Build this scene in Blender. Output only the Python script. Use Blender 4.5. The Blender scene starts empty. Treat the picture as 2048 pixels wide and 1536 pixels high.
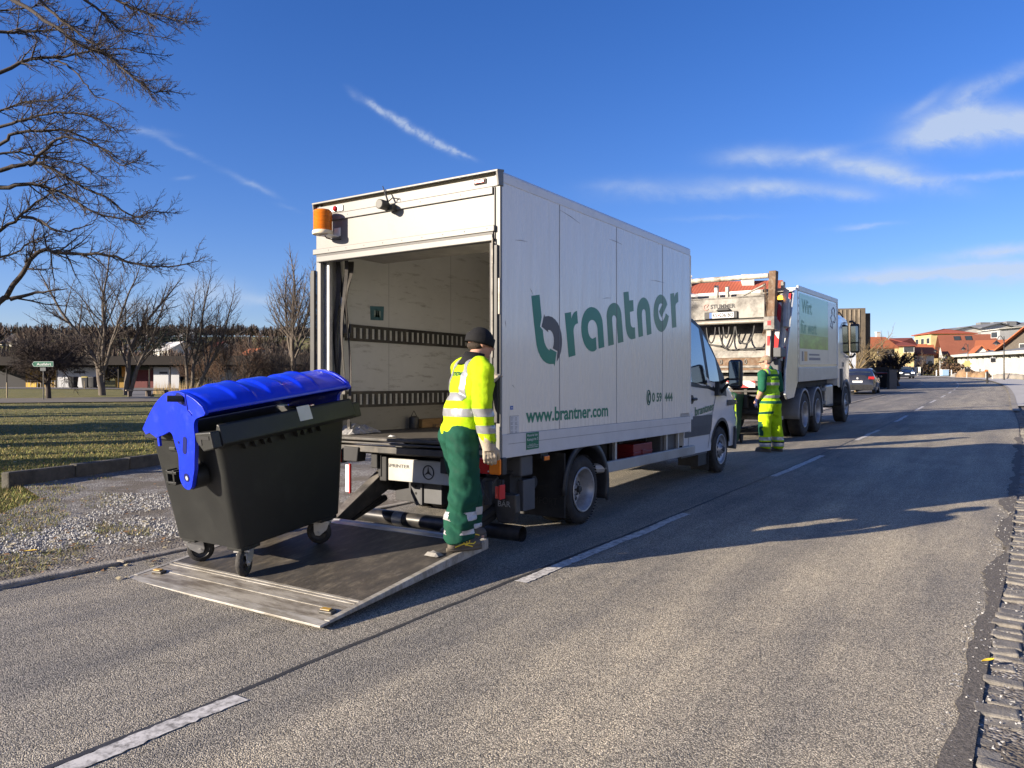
import bpy, bmesh, math, random
from mathutils import Vector, Matrix, Euler, noise
R = math.radians
sc = bpy.context.scene
C = sc.collection

# ------------------------------------------------------------------ camera
TH = R(33.3)                 # the road runs along +Y, the camera looks 33.3 deg to the left of it
CT, ST = math.cos(TH), math.sin(TH)
CAMZ, F = 1.40, 1539.0       # eye height above the road under the van's rear axle; focal length in px of a 2048 px wide frame
cam = bpy.data.cameras.new('camera'); cam_o = bpy.data.objects.new('camera', cam); C.objects.link(cam_o)
cam_o.location = (0, 0, CAMZ); cam_o.rotation_euler = (R(90), 0, TH)
cam.sensor_width = 36; cam.lens = 36 * F / 2048; cam.clip_end = 4000; cam.clip_start = .05
sc.camera = cam_o

# ------------------------------------------------------------------ sun, sky, exposure
SUN_EL, SUN_TO = R(16.5), R(32.0)          # light travels towards +Y turned 32 deg to +X
sun = bpy.data.lights.new('sun', 'SUN'); sun.energy = 5.0; sun.angle = R(.5); sun.color = (1, .87, .70)
sun_o = bpy.data.objects.new('sun', sun); C.objects.link(sun_o)
_d = Vector((math.sin(SUN_TO) * math.cos(SUN_EL), math.cos(SUN_TO) * math.cos(SUN_EL), -math.sin(SUN_EL)))
sun_o.rotation_euler = _d.to_track_quat('-Z', 'Y').to_euler()
sun_o.location = (-30, -50, 40)
world = bpy.data.worlds.new('World'); sc.world = world; world.use_nodes = True
SKY_STRENGTH = .058
sc.view_settings.view_transform = 'Standard'; sc.view_settings.look = 'None'
sc.view_settings.gamma = 1; sc.view_settings.exposure = 1.25
sc.render.engine = 'CYCLES'
try:
    sc.cycles.use_denoising = True; sc.cycles.denoiser = 'OPENIMAGEDENOISE'
    sc.cycles.max_bounces = 6; sc.cycles.caustics_reflective = False; sc.cycles.caustics_refractive = False
    sc.cycles.use_adaptive_sampling = True; sc.cycles.sample_clamp_indirect = 6
except Exception: pass

def build_sky():
    nt = world.node_tree; N = nt.nodes; L = nt.links
    for n in list(N): N.remove(n)
    out = N.new('ShaderNodeOutputWorld'); bg = N.new('ShaderNodeBackground'); bg.inputs[1].default_value = SKY_STRENGTH
    sky = N.new('ShaderNodeTexSky'); sky.sky_type = 'NISHITA'; sky.sun_disc = False
    sky.sun_elevation = SUN_EL; sky.sun_rotation = math.pi + SUN_TO
    sky.air_density = 1.0; sky.dust_density = .5; sky.ozone_density = 3.2; sky.altitude = 200
    hs = N.new('ShaderNodeHueSaturation'); hs.inputs['Saturation'].default_value = 1.2; hs.inputs['Hue'].default_value = .504
    hs.inputs['Value'].default_value = 1.22
    tint = N.new('ShaderNodeMix'); tint.data_type = 'RGBA'; tint.blend_type = 'MULTIPLY'; tint.inputs['Factor'].default_value = 1
    L.new(sky.outputs[0], tint.inputs[6]); tint.inputs[7].default_value = (.95, .90, 1.12, 1); L.new(tint.outputs[2], hs.inputs['Color'])
    tc = N.new('ShaderNodeTexCoord')
    def M(op, a, b=None, c=None, clamp=False):
        n = N.new('ShaderNodeMath'); n.operation = op; n.use_clamp = clamp
        for i, v in enumerate((a, b, c)):
            if v is None: continue
            if isinstance(v, (int, float)): n.inputs[i].default_value = v
            else: L.new(v, n.inputs[i])
        return n.outputs[0]
    def dot(v):
        n = N.new('ShaderNodeVectorMath'); n.operation = 'DOT_PRODUCT'; L.new(tc.outputs['Generated'], n.inputs[0])
        n.inputs[1].default_value = v; return n.outputs['Value']
    # clouds have a fixed bearing and height above the horizon (measured against the compass bearing -TH)
    fw = M('MAXIMUM', dot((-ST, CT, 0)), .02)
    A = M('DIVIDE', dot((CT, ST, 0)), fw); B = M('DIVIDE', dot((0, 0, 1)), fw)
    front = M('GREATER_THAN', dot((-ST, CT, 0)), .05)
    comb = N.new('ShaderNodeCombineXYZ'); L.new(A, comb.inputs[0]); L.new(B, comb.inputs[1])
    def noi(scale, sx, sy, det=6, rough=.55, rot=0):
        mp = N.new('ShaderNodeMapping'); mp.inputs['Scale'].default_value = (sx, sy, 1); mp.inputs['Rotation'].default_value = (0, 0, rot)
        L.new(comb.outputs[0], mp.inputs[0]); n = N.new('ShaderNodeTexNoise'); n.inputs['Scale'].default_value = scale
        n.inputs['Detail'].default_value = det; n.inputs['Roughness'].default_value = rough; n.inputs['Distortion'].default_value = .4
        L.new(mp.outputs[0], n.inputs['Vector']); return n.outputs[0]
    n1 = noi(9, 1, 1.9, 8, .66, R(-8)); n2 = noi(34, 1, 1.4, 5, .6); n3 = noi(14, 1, 3.4, 6, .62, R(-28))
    wob = M('MULTIPLY', M('SUBTRACT', n2, .5), .012)
    def blob(px, py, rx, ry, rot, amp):
        a0, b0 = (px - 1024) / F, (768 - py) / F; c, s = math.cos(R(rot)), math.sin(R(rot))
        da, db = M('SUBTRACT', A, a0), M('ADD', M('SUBTRACT', B, b0), wob)
        u = M('MULTIPLY_ADD', da, c * F / rx, M('MULTIPLY', db, s * F / rx))
        v = M('MULTIPLY_ADD', da, -s * F / ry, M('MULTIPLY', db, c * F / ry))
        q = M('ADD', M('MULTIPLY', u, u), M('MULTIPLY', v, v))
        return M('MULTIPLY', M('POWER', 2.718, M('MULTIPLY', q, -1)), amp)
    def union(bs):
        t = bs[0]
        for b in bs[1:]: t = M('ADD', t, b)
        return t
    puffs = union([blob(1950, 248, 110, 34, 4, 1.3), blob(1870, 268, 85, 22, 14, 1.0), blob(1985, 165, 95, 16, 22, .62), blob(2080, 255, 60, 24, -10, 1.1),
                   blob(1940, 205, 40, 28, 40, .6), blob(1850, 205, 50, 9, 35, .3),
                   blob(1520, 312, 75, 17, 3, .62), blob(1640, 308, 60, 10, 12, .55), blob(1720, 330, 110, 20, -6, .8), blob(1820, 358, 95, 17, -10, .85),
                   blob(1970, 352, 120, 7, 4, .6), blob(1560, 375, 160, 15, -3, .62), blob(1400, 385, 140, 14, 2, .5), blob(1260, 372, 70, 12, 0, .42), blob(1690, 390, 60, 9, -4, .4),
                   blob(1930, 540, 230, 15, 3, 1.2), blob(2000, 502, 130, 11, 6, .9), blob(1780, 556, 120, 9, 3, .7), blob(1730, 452, 60, 5, 6, .42), blob(2060, 548, 120, 20, 4, 1.0),
                   blob(1420, 436, 90, 5, 2, .2), blob(410, 580, 70, 22, -4, .8), blob(300, 612, 120, 14, 0, .5), blob(520, 600, 60, 12, 0, .5)])
    m1 = M('MULTIPLY', puffs, M('MULTIPLY_ADD', n2, .9, M('MULTIPLY_ADD', n1, 2.4, -.82)), clamp=True)
    streaks = union([blob(292, 262, 42, 7, -8, .9), blob(330, 280, 38, 6, -25, .8), blob(375, 305, 44, 5, -24, .85), blob(490, 362, 44, 6, -24, .8), blob(525, 378, 30, 4, -28, .6),
                     blob(368, 356, 18, 4, 6, .5), blob(575, 414, 22, 4, -20, .35), blob(705, 186, 16, 6, -40, .55)])
    m2 = M('MULTIPLY', streaks, M('MULTIPLY_ADD', n3, 2.4, -.55), clamp=True)
    trail = union([blob(748, 212, 26, 6, -40, .9), blob(790, 238, 38, 7, -30, 1.0), blob(835, 264, 38, 8, -30, 1.0), blob(880, 290, 36, 7, -29, .95), blob(918, 306, 26, 4, -20, .95)])
    n4 = noi(70, 1, 1, 4, .65, R(-60))
    m3 = M('MULTIPLY', trail, M('MULTIPLY_ADD', n4, 2.8, -.62), clamp=True)
    mask = M('MULTIPLY', M('MULTIPLY', M('ADD', M('ADD', M('MULTIPLY', m1, .85), M('MULTIPLY', m2, .36)), M('MULTIPLY', m3, .62), clamp=True), front), .92)
    mix = N.new('ShaderNodeMix'); mix.data_type = 'RGBA'
    L.new(mask, mix.inputs['Factor']); L.new(hs.outputs[0], mix.inputs[6])
    mix.inputs[7].default_value = (4.3, 5.0, 6.1, 1)
    # bright clouds added out of view to whiten light on the van's shaded side
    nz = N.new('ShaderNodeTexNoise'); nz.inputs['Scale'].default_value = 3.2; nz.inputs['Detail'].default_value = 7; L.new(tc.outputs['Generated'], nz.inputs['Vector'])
    fill_bank = M('MULTIPLY', M('MULTIPLY', M('SUBTRACT', dot((.95, -.22, .22)), .30), 2.6, clamp=True), M('MULTIPLY_ADD', nz.outputs[0], 4.0, -1.35, clamp=True), clamp=True)
    zz_ = dot((0, 0, 1)); fill_bank = M('MULTIPLY', fill_bank, M('MULTIPLY', M('GREATER_THAN', zz_, 0), M('SUBTRACT', 1, M('MULTIPLY', zz_, 2.1), clamp=True)))
    mx2 = N.new('ShaderNodeMix'); mx2.data_type = 'RGBA'; L.new(fill_bank, mx2.inputs['Factor']); L.new(mix.outputs[2], mx2.inputs[6]); mx2.inputs[7].default_value = (10.5, 9.8, 9.0, 1); mix = mx2
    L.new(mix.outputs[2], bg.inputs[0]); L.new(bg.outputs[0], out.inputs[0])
build_sky()

# ------------------------------------------------------------------ helpers
def smooth(a, b, t):
    t = max(0., min(1., (t - a) / (b - a))); return t * t * (3 - 2 * t)
def gz(x, y):
    """height of the ground: a road climbing gently away from the camera, a flatter park on the left, a hill far out"""
    r = math.hypot(x, y)
    k = .021 - .010 * smooth(.40, .80, -x / (r + 1e-6)) * smooth(8, 30, r)
    z = k * (math.sqrt(r * r + 1) - 8.4)
    h = smooth(150, 420, r) * 24 * (.75 + .35 * noise.noise(Vector((x * .006, y * .006, 3)))) * (1 - .6 * smooth(-.55, -.33, x / r) * (1 - smooth(-.09, -.02, x / r))) if r > 150 else 0
    if y > 0 or x < 0: z += h
    return z
def ray(px, py):
    a, b = (px - 1024) / F, (768 - py) / F
    return Vector((CT * a - ST, ST * a + CT, b))
def P(px, py, d):                                     # point seen at a pixel, at depth d metres
    return Vector((0, 0, CAMZ)) + ray(px, py) * d
def G(px, py, dmax=140):                              # point of the ground seen at a pixel
    v = ray(px, py); lo = .5; d = .5
    if v.z < -.02:                                    # well below the horizon: a few fixed-point steps settle it
        d = -CAMZ / v.z
        for _ in range(9): p = v * d; d = (CAMZ - gz(p.x, p.y)) / -v.z
        p = v * d; return Vector((p.x, p.y, gz(p.x, p.y)))
    while d < dmax:
        p = v * d
        if CAMZ + p.z < gz(p.x, p.y): break
        lo = d; d *= 1.01
    for _ in range(20):
        m = (lo + d) / 2; p = v * m
        if CAMZ + p.z < gz(p.x, p.y): d = m
        else: lo = m
    p = v * lo; return Vector((p.x, p.y, gz(p.x, p.y)))
def gp(px, d):                                        # ground point in the bearing of a pixel column at depth d
    v = ray(px, 768) * d; return Vector((v.x, v.y, gz(v.x, v.y)))
def X(px, py, x0):                                    # point on the vertical plane X = x0
    v = ray(px, py); d = x0 / v.x; return Vector((x0, v.y * d, CAMZ + v.z * d))
def Y(px, py, y0):                                    # point on the vertical plane Y = y0
    v = ray(px, py); d = y0 / v.y; return Vector((v.x * d, y0, CAMZ + v.z * d))

class MB:
    """collects shapes into one mesh"""
    def __init__(s): s.v = []; s.f = []; s.m = []; s.sm = []; s.cur = 0; s.s = False
    def add(s, vs, fs):
        o = len(s.v); s.v += [tuple(v) for v in vs]
        for f in fs: s.f.append([i + o for i in f]); s.m.append(s.cur); s.sm.append(s.s)
        return s
    def box(s, c, d, rot=None):
        hx, hy, hz = d[0] / 2, d[1] / 2, d[2] / 2
        vs = [Vector((x, y, z)) for x in (-hx, hx) for y in (-hy, hy) for z in (-hz, hz)]
        if rot is not None:
            m = rot if isinstance(rot, Matrix) else Euler(rot).to_matrix()
            vs = [m @ v for v in vs]
        c = Vector(c); vs = [v + c for v in vs]
        return s.add(vs, [(0, 1, 3, 2), (4, 6, 7, 5), (0, 4, 5, 1), (2, 3, 7, 6), (0, 2, 6, 4), (1, 5, 7, 3)])
    def b2(s, lo, hi):
        return s.box([(a + b) / 2 for a, b in zip(lo, hi)], [abs(b - a) for a, b in zip(lo, hi)])
    def prism(s, poly, vec):
        """poly: list of 3D points (planar), pushed along vec"""
        n = len(poly); vec = Vector(vec); a = [Vector(p) for p in poly]; b = [p + vec for p in a]
        fs = [tuple(range(n - 1, -1, -1)), tuple(range(n, 2 * n))] + [(i, (i + 1) % n, n + (i + 1) % n, n + i) for i in range(n)]
        return s.add(a + b, fs)
    def tube(s, pts, rad, n=8, cap=True):
        pts = [Vector(p) for p in pts]
        if not hasattr(rad, '__len__'): rad = [rad] * len(pts)
        o = len(s.v); rings = []; up = None
        for i, p in enumerate(pts):
            t = (pts[min(i + 1, len(pts) - 1)] - pts[max(i - 1, 0)]); t = t.normalized() if t.length > 1e-9 else Vector((0, 0, 1))
            if up is None: up = Vector((0, 0, 1)) if abs(t.z) < .9 else Vector((1, 0, 0))
            a = up - t * up.dot(t); a = a.normalized() if a.length > 1e-6 else t.orthogonal().normalized()
            up = a; b = t.cross(a)
            rings.append([p + (a * math.cos(k * 2 * math.pi / n) + b * math.sin(k * 2 * math.pi / n)) * rad[i] for k in range(n)])
        vs = [v for r in rings for v in r]
        fs = [(i * n + k, i * n + (k + 1) % n, (i + 1) * n + (k + 1) % n, (i + 1) * n + k) for i in range(len(pts) - 1) for k in range(n)]
        if cap: fs += [tuple(range(n - 1, -1, -1)), tuple(range((len(pts) - 1) * n, len(pts) * n))]
        return s.add(vs, fs)
    def lathe(s, prof, c, axis='Z', n=24, close=False, cap=False):
        """prof: (radius, height) pairs turned about an axis through c"""
        c = Vector(c); vs = []
        for r, h in prof:
            for k in range(n):
                a = k * 2 * math.pi / n; p, q = r * math.cos(a), r * math.sin(a)
                vs.append(c + (Vector((p, q, h)) if axis == 'Z' else Vector((h, p, q)) if axis == 'X' else Vector((q, h, p))))
        m = len(prof); rng = range(m) if close else range(m - 1)
        fs = [(i * n + k, i * n + (k + 1) % n, ((i + 1) % m) * n + (k + 1) % n, ((i + 1) % m) * n + k) for i in rng for k in range(n)]
        if cap and not close:
            if prof[0][0] > 1e-5: fs.append(tuple(range(n - 1, -1, -1)))
            if prof[-1][0] > 1e-5: fs.append(tuple(range((m - 1) * n, m * n)))
        return s.add(vs, fs)
    def ball(s, c, r, n=12, m=8):
        r = (r, r, r) if not hasattr(r, '__len__') else r; c = Vector(c); vs = []
        for i in range(m + 1):
            t = math.pi * i / m
            for k in range(n):
                a = 2 * math.pi * k / n
                vs.append(c + Vector((r[0] * math.sin(t) * math.cos(a), r[1] * math.sin(t) * math.sin(a), r[2] * math.cos(t))))
        return s.add(vs, [(i * n + k, (i + 1) * n + k, (i + 1) * n + (k + 1) % n, i * n + (k + 1) % n) for i in range(m) for k in range(n)])
    def grid(s, rows):
        n = len(rows[0]); vs = [p for r in rows for p in r]
        return s.add(vs, [(i * n + k, i * n + k + 1, (i + 1) * n + k + 1, (i + 1) * n + k) for i in range(len(rows) - 1) for k in range(n - 1)])
    def quad(s, a, b, c, d): return s.add([a, b, c, d], [(0, 1, 2, 3)])

WM = {}                                               # world matrix of every object made so far
def mesh_from(name, mb, mats, fix=True):
    me = bpy.data.meshes.new(name); me.from_pydata(mb.v, [], mb.f)
    for m in (mats if isinstance(mats, (list, tuple)) else [mats]): me.materials.append(m)
    me.polygons.foreach_set('material_index', mb.m); me.polygons.foreach_set('use_smooth', mb.sm)
    if fix and len(mb.f) < 60000:
        bm = bmesh.new(); bm.from_mesh(me)
        bmesh.ops.recalc_face_normals(bm, faces=bm.faces); bm.to_mesh(me); bm.free()
    me.update(); return me
def link(name, me, parent=None, world_coords=True):
    o = bpy.data.objects.new(name, me); C.objects.link(o)
    if parent is not None:
        o.parent = parent
        if world_coords and me is not None: me.transform(WM[parent.name].inverted())
        WM[o.name] = WM[parent.name].copy()
    else: WM[o.name] = Matrix.Identity(4)
    return o
def obj(name, mb, mats, parent=None, bevel=0, seg=2, smooth_deg=None, world_coords=True, fix=True):
    o = link(name, mesh_from(name, mb, mats, fix), parent, world_coords)
    if bevel:
        b = o.modifiers.new('bevel', 'BEVEL'); b.width = bevel; b.segments = seg; b.limit_method = 'ANGLE'; b.angle_limit = R(32); b.harden_normals = False
    if smooth_deg: auto_smooth(o, smooth_deg)
    return o
def auto_smooth(o, deg):
    me = o.data; me.polygons.foreach_set('use_smooth', [True] * len(me.polygons))
    try: me.set_sharp_from_angle(angle=R(deg))
    except Exception: pass
def tag(o, label=None, cat=None, group=None, kind=None):
    if label: o['label'] = label
    if cat: o['category'] = cat
    if group: o['group'] = group
    if kind: o['kind'] = kind
    return o
def thing(name, label, cat, loc=(0, 0, 0), rot=(0, 0, 0), group=None):
    o = bpy.data.objects.new(name, None); C.objects.link(o); o.empty_display_size = .2
    o.location = loc; o.rotation_euler = rot
    WM[o.name] = Matrix.Translation(Vector(loc)) @ Euler(rot).to_matrix().to_4x4()
    return tag(o, label, cat, group)
def solo(name, mb, mats, label, cat, group=None, **k):
    o = obj(name, mb, mats, **k); base_origin(o); return tag(o, label, cat, group)
def base_origin(o):
    me = o.data; n = len(me.vertices)
    if not n: return o
    xs = [v.co for v in me.vertices]
    c = Vector((sum(v.x for v in xs) / n, sum(v.y for v in xs) / n, min(v.z for v in xs)))
    me.transform(Matrix.Translation(-c)); o.location = c; WM[o.name] = Matrix.Translation(c); return o
def copy_tree(o, parent=None):
    c = o.copy(); C.objects.link(c)
    if parent is not None: c.parent = parent
    for ch in list(o.children): copy_tree(ch, c)
    return c
def struct(name, mb, mats, **k): return tag(obj(name, mb, mats, **k), kind='structure')

def islands(mb):
    par = list(range(len(mb.v)))
    def find(i):
        while par[i] != i: par[i] = par[par[i]]; i = par[i]
        return i
    for f in mb.f:
        a = find(f[0])
        for i in f[1:]:
            b = find(i)
            if a != b: par[b] = a
    out = {}
    for k, f in enumerate(mb.f): out.setdefault(find(f[0]), []).append(k)
    res = []
    for ks in out.values():
        m = MB(); ix = {}
        for k in ks:
            for i in mb.f[k]:
                if i not in ix: ix[i] = len(m.v); m.v.append(mb.v[i])
            m.f.append([ix[i] for i in mb.f[k]]); m.m.append(mb.m[k]); m.sm.append(mb.sm[k])
        res.append(m)
    return res
def each(name, mb, mats, parent, **k):
    """every separate piece of a mesh as a part of its own"""
    return [obj(name, m, mats, parent=parent, **k) for m in islands(mb)]
from mathutils.geometry import tessellate_polygon
def tess(pts2):
    pts = []
    for p in pts2:
        if not pts or math.dist(p, pts[-1]) > 1e-6: pts.append(tuple(p))
    if math.dist(pts[0], pts[-1]) < 1e-6: pts.pop()
    return pts, [tuple(t) for t in tessellate_polygon([[Vector((a, b, 0)) for a, b in pts]])]

# text as a thin mesh lying in a plane given by an origin and two axes
def text_mesh(txt, mb, origin, ux, uy, size=None, width=None, off=.002, bold=0., align='LEFT', space=1., sx=None):
    cu = bpy.data.curves.new('lettering', 'FONT'); cu.body = txt; cu.size = 1; cu.offset = bold; cu.space_character = space; cu.resolution_u = 4
    o = bpy.data.objects.new('lettering', cu); C.objects.link(o)
    dg = bpy.context.evaluated_depsgraph_get(); me = bpy.data.meshes.new_from_object(o.evaluated_get(dg))
    bpy.data.objects.remove(o); bpy.data.curves.remove(cu)
    vs = [v.co.copy() for v in me.vertices]; fs = [tuple(p.vertices) for p in me.polygons]; bpy.data.meshes.remove(me)
    x0, x1 = min(v.x for v in vs), max(v.x for v in vs); y1 = max(v.y for v in vs)
    kx = ky = 1.
    if size: ky = size / .72; kx = ky
    if width: kx = width / (x1 - x0); ky = ky if size else kx
    if sx: kx = ky * sx
    ux, uy = Vector(ux).normalized(), Vector(uy).normalized(); nn = ux.cross(uy)
    sh = (x1 - x0) * kx * (.5 if align == 'CENTER' else 0)
    mb.add([Vector(origin) + ux * ((v.x - x0) * kx - sh) + uy * (v.y * ky) + nn * off for v in vs], fs)
    return mb
# ------------------------------------------------------------------ materials
MATS = {}
def mat(name, col, rough=.6, metal=0., var=0., vscale=6., bump=0., bscale=60., spec=.5, stretch=(1, 1, 1), dirt=None, dscale=3., damt=.5, dthr=.5, coat=0., trans=0., emit=None, estr=0., ior=1.45, alpha=1., rvar=0.):
    if name in MATS: return MATS[name]
    m = bpy.data.materials.new(name); m.use_nodes = True; nt = m.node_tree; N = nt.nodes; L = nt.links
    b = N['Principled BSDF']; b.inputs['Base Color'].default_value = (*col, 1); b.inputs['Roughness'].default_value = rough; b.inputs['Metallic'].default_value = metal
    b.inputs['Specular IOR Level'].default_value = spec; b.inputs['Coat Weight'].default_value = coat; b.inputs['Coat Roughness'].default_value = .08
    b.inputs['Transmission Weight'].default_value = trans; b.inputs['IOR'].default_value = ior; b.inputs['Alpha'].default_value = alpha
    if emit: b.inputs['Emission Color'].default_value = (*emit, 1); b.inputs['Emission Strength'].default_value = estr
    tc = N.new('ShaderNodeTexCoord'); mp = N.new('ShaderNodeMapping'); mp.inputs['Scale'].default_value = stretch; L.new(tc.outputs['Object'], mp.inputs[0])
    def noi(s, det=5, r=.6):
        n = N.new('ShaderNodeTexNoise'); n.inputs['Scale'].default_value = s; n.inputs['Detail'].default_value = det; n.inputs['Roughness'].default_value = r
        L.new(mp.outputs[0], n.inputs['Vector']); return n
    cur = None
    if var or dirt:
        n = noi(vscale); r = N.new('ShaderNodeValToRGB')
        r.color_ramp.elements[0].position = .3; r.color_ramp.elements[1].position = .7
        r.color_ramp.elements[0].color = (*[c * (1 - var) for c in col], 1); r.color_ramp.elements[1].color = (*[min(1, c * (1 + var)) for c in col], 1)
        L.new(n.outputs[0], r.inputs[0]); cur = r.outputs[0]
        if dirt:
            n2 = noi(dscale, 8, .68); r2 = N.new('ShaderNodeValToRGB'); r2.color_ramp.elements[0].position = dthr - .08; r2.color_ramp.elements[1].position = dthr + .12
            r2.color_ramp.elements[0].color = (0, 0, 0, 1); r2.color_ramp.elements[1].color = (damt, damt, damt, 1); L.new(n2.outputs[0], r2.inputs[0])
            mx = N.new('ShaderNodeMix'); mx.data_type = 'RGBA'; L.new(r2.outputs[0], mx.inputs['Factor']); L.new(cur, mx.inputs[6]); mx.inputs[7].default_value = (*dirt, 1); cur = mx.outputs[2]
        L.new(cur, b.inputs['Base Color'])
    if rvar:
        n4 = noi(vscale * 1.7, 6, .6); mr = N.new('ShaderNodeMapRange'); mr.inputs[3].default_value = rough - rvar; mr.inputs[4].default_value = rough + rvar; L.new(n4.outputs[0], mr.inputs[0]); L.new(mr.outputs[0], b.inputs['Roughness'])
    if bump:
        n3 = noi(bscale, 4, .6); bp = N.new('ShaderNodeBump'); bp.inputs['Strength'].default_value = bump; bp.inputs['Distance'].default_value = .02
        L.new(n3.outputs[0], bp.inputs['Height']); L.new(bp.outputs[0], b.inputs['Normal'])
    MATS[name] = m; return m

def nodes_mat(name):
    m = bpy.data.materials.new(name); m.use_nodes = True; MATS[name] = m
    nt = m.node_tree; N = nt.nodes; L = nt.links; b = N['Principled BSDF']
    tc = N.new('ShaderNodeTexCoord')
    class K: pass
    k = K(); k.N, k.L, k.b, k.tc, k.m = N, L, b, tc, m
    def mapping(scale=(1, 1, 1), rot=(0, 0, 0)):
        mp = N.new('ShaderNodeMapping'); mp.inputs['Scale'].default_value = scale; mp.inputs['Rotation'].default_value = rot; L.new(tc.outputs['Object'], mp.inputs[0]); return mp.outputs[0]
    def noi(s, det=5, r=.6, vec=None, dist=0):
        n = N.new('ShaderNodeTexNoise'); n.inputs['Scale'].default_value = s; n.inputs['Detail'].default_value = det; n.inputs['Roughness'].default_value = r; n.inputs['Distortion'].default_value = dist
        L.new(vec or tc.outputs['Object'], n.inputs['Vector']); return n.outputs[0]
    def vor(s, feat='F1', vec=None, out='Distance'):
        n = N.new('ShaderNodeTexVoronoi'); n.inputs['Scale'].default_value = s; n.feature = feat; L.new(vec or tc.outputs['Object'], n.inputs['Vector']); return n.outputs[out]
    def ramp(src, stops):
        r = N.new('ShaderNodeValToRGB'); e = r.color_ramp.elements
        while len(e) < len(stops): e.new(.5)
        for i, (p, c) in enumerate(stops):
            e[i].position = p; e[i].color = (*c, 1) if hasattr(c, '__len__') else (c, c, c, 1)
        L.new(src, r.inputs[0]); return r.outputs[0]
    def mix(f, a, c, mode='MIX'):
        x = N.new('ShaderNodeMix'); x.data_type = 'RGBA'; x.blend_type = mode
        for i, v in ((0, f), (6, a), (7, c)):
            if isinstance(v, (int, float)): x.inputs[i].default_value = v
            elif hasattr(v, '__len__'): x.inputs[i].default_value = (*v, 1)
            else: L.new(v, x.inputs[i])
        return x.outputs[2]
    def math_(op, a, c=None, clamp=False):
        n = N.new('ShaderNodeMath'); n.operation = op; n.use_clamp = clamp
        for i, v in enumerate((a, c)):
            if v is None: continue
            if isinstance(v, (int, float)): n.inputs[i].default_value = v
            else: L.new(v, n.inputs[i])
        return n.outputs[0]
    def bump(h, strength=.5, dist=.01):
        bp = N.new('ShaderNodeBump'); bp.inputs['Strength'].default_value = strength; bp.inputs['Distance'].default_value = dist; L.new(h, bp.inputs['Height']); L.new(bp.outputs[0], b.inputs['Normal'])
    def sep():
        s = N.new('ShaderNodeSeparateXYZ'); L.new(tc.outputs['Object'], s.inputs[0]); return s.outputs
    k.mapping, k.noi, k.vor, k.ramp, k.mix, k.math, k.bump, k.sep = mapping, noi, vor, ramp, mix, math_, bump, sep
    def col(c): L.new(c, b.inputs['Base Color'])
    def rough(r):
        if isinstance(r, (int, float)): b.inputs['Roughness'].default_value = r
        else: L.new(r, b.inputs['Roughness'])
    k.col, k.rough = col, rough
    return k

def m_asphalt():
    k = nodes_mat('asphalt_worn')
    g = k.vor(150, 'F1', out='Color'); gd = k.vor(150); fine = k.noi(420, 2, .7); big = k.noi(.9, 5, .6); streak = k.noi(1.1, 4, .6, k.mapping((2.2, .22, 1)))
    gray = k.N.new('ShaderNodeRGBToBW'); k.L.new(g, gray.inputs[0])
    base = k.ramp(gray.outputs[0], [(.10, (.085, .078, .066)), (.38, (.30, .277, .232)), (.68, (.56, .515, .43)), (.97, (.86, .79, .66))])
    base = k.mix(k.ramp(gd, [(.35, 0), (.75, .75)]), base, (.06, .055, .048))
    base = k.mix(k.ramp(fine, [(.35, .35), (.62, 0)]), base, (.15, .142, .128))
    tone = k.ramp(streak, [(.32, (.66, .67, .70)), (.66, (1.18, 1.15, 1.08))]); base = k.mix(1., base, tone, 'MULTIPLY')
    tone2 = k.ramp(big, [(.3, (.82, .83, .85)), (.7, (1.10, 1.09, 1.06))]); base = k.mix(1., base, tone2, 'MULTIPLY')
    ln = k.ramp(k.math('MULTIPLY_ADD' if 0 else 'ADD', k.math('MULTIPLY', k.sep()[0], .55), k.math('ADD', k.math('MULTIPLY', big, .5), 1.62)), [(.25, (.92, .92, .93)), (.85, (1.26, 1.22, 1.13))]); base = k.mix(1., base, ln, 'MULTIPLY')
    # tar patches and hairline cracks
    cr = k.vor(.55, 'DISTANCE_TO_EDGE', k.mapping((1, 1, 1))); w = k.noi(3, 4, .7)
    cm = k.math('MULTIPLY', k.ramp(cr, [(0, 1), (.004, 0)]), k.ramp(w, [(.5, 0), (.6, .5)]))
    base = k.mix(cm, base, (.035, .035, .036)); k.col(base)
    k.rough(.8); k.bump(k.math('ADD', k.math('MULTIPLY', gd, -1.), k.math('MULTIPLY', fine, .4)), .8, .009); return k.m
def m_gravel(name, a, b_, c, sc_=70):
    k = nodes_mat(name); g = k.vor(sc_, 'F1', out='Color'); gd = k.vor(sc_); big = k.noi(1.6, 6, .65); gray = k.N.new('ShaderNodeRGBToBW'); k.L.new(g, gray.inputs[0])
    stones = k.ramp(gray.outputs[0], [(.1, a), (.5, b_), (.95, c)]); soil = k.mix(k.noi(30, 4, .7), (.075, .062, .047), (.15, .128, .10))
    k.col(k.mix(k.ramp(big, [(.40, 0), (.56, .9)]), soil, stones)); k.rough(.95); k.bump(k.math('MULTIPLY', gd, -1.), .8, .012); return k.m
def m_grass(name):
    k = nodes_mat(name); n1 = k.noi(.5, 6, .65); n2 = k.noi(9, 5, .7); n3 = k.noi(80, 3, .7, k.mapping((1, .5, 1)))
    c = k.ramp(n1, [(.3, (.16, .16, .020)), (.5, (.25, .225, .034)), (.72, (.34, .26, .06))])
    c = k.mix(k.ramp(n2, [(.35, .7), (.6, 0)]), c, (.085, .062, .030)); c = k.mix(k.ramp(n3, [(.4, .55), (.65, 0)]), c, (.045, .05, .014))
    k.col(c); k.rough(.95); k.bump(n3, .9, .03); return k.m
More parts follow.
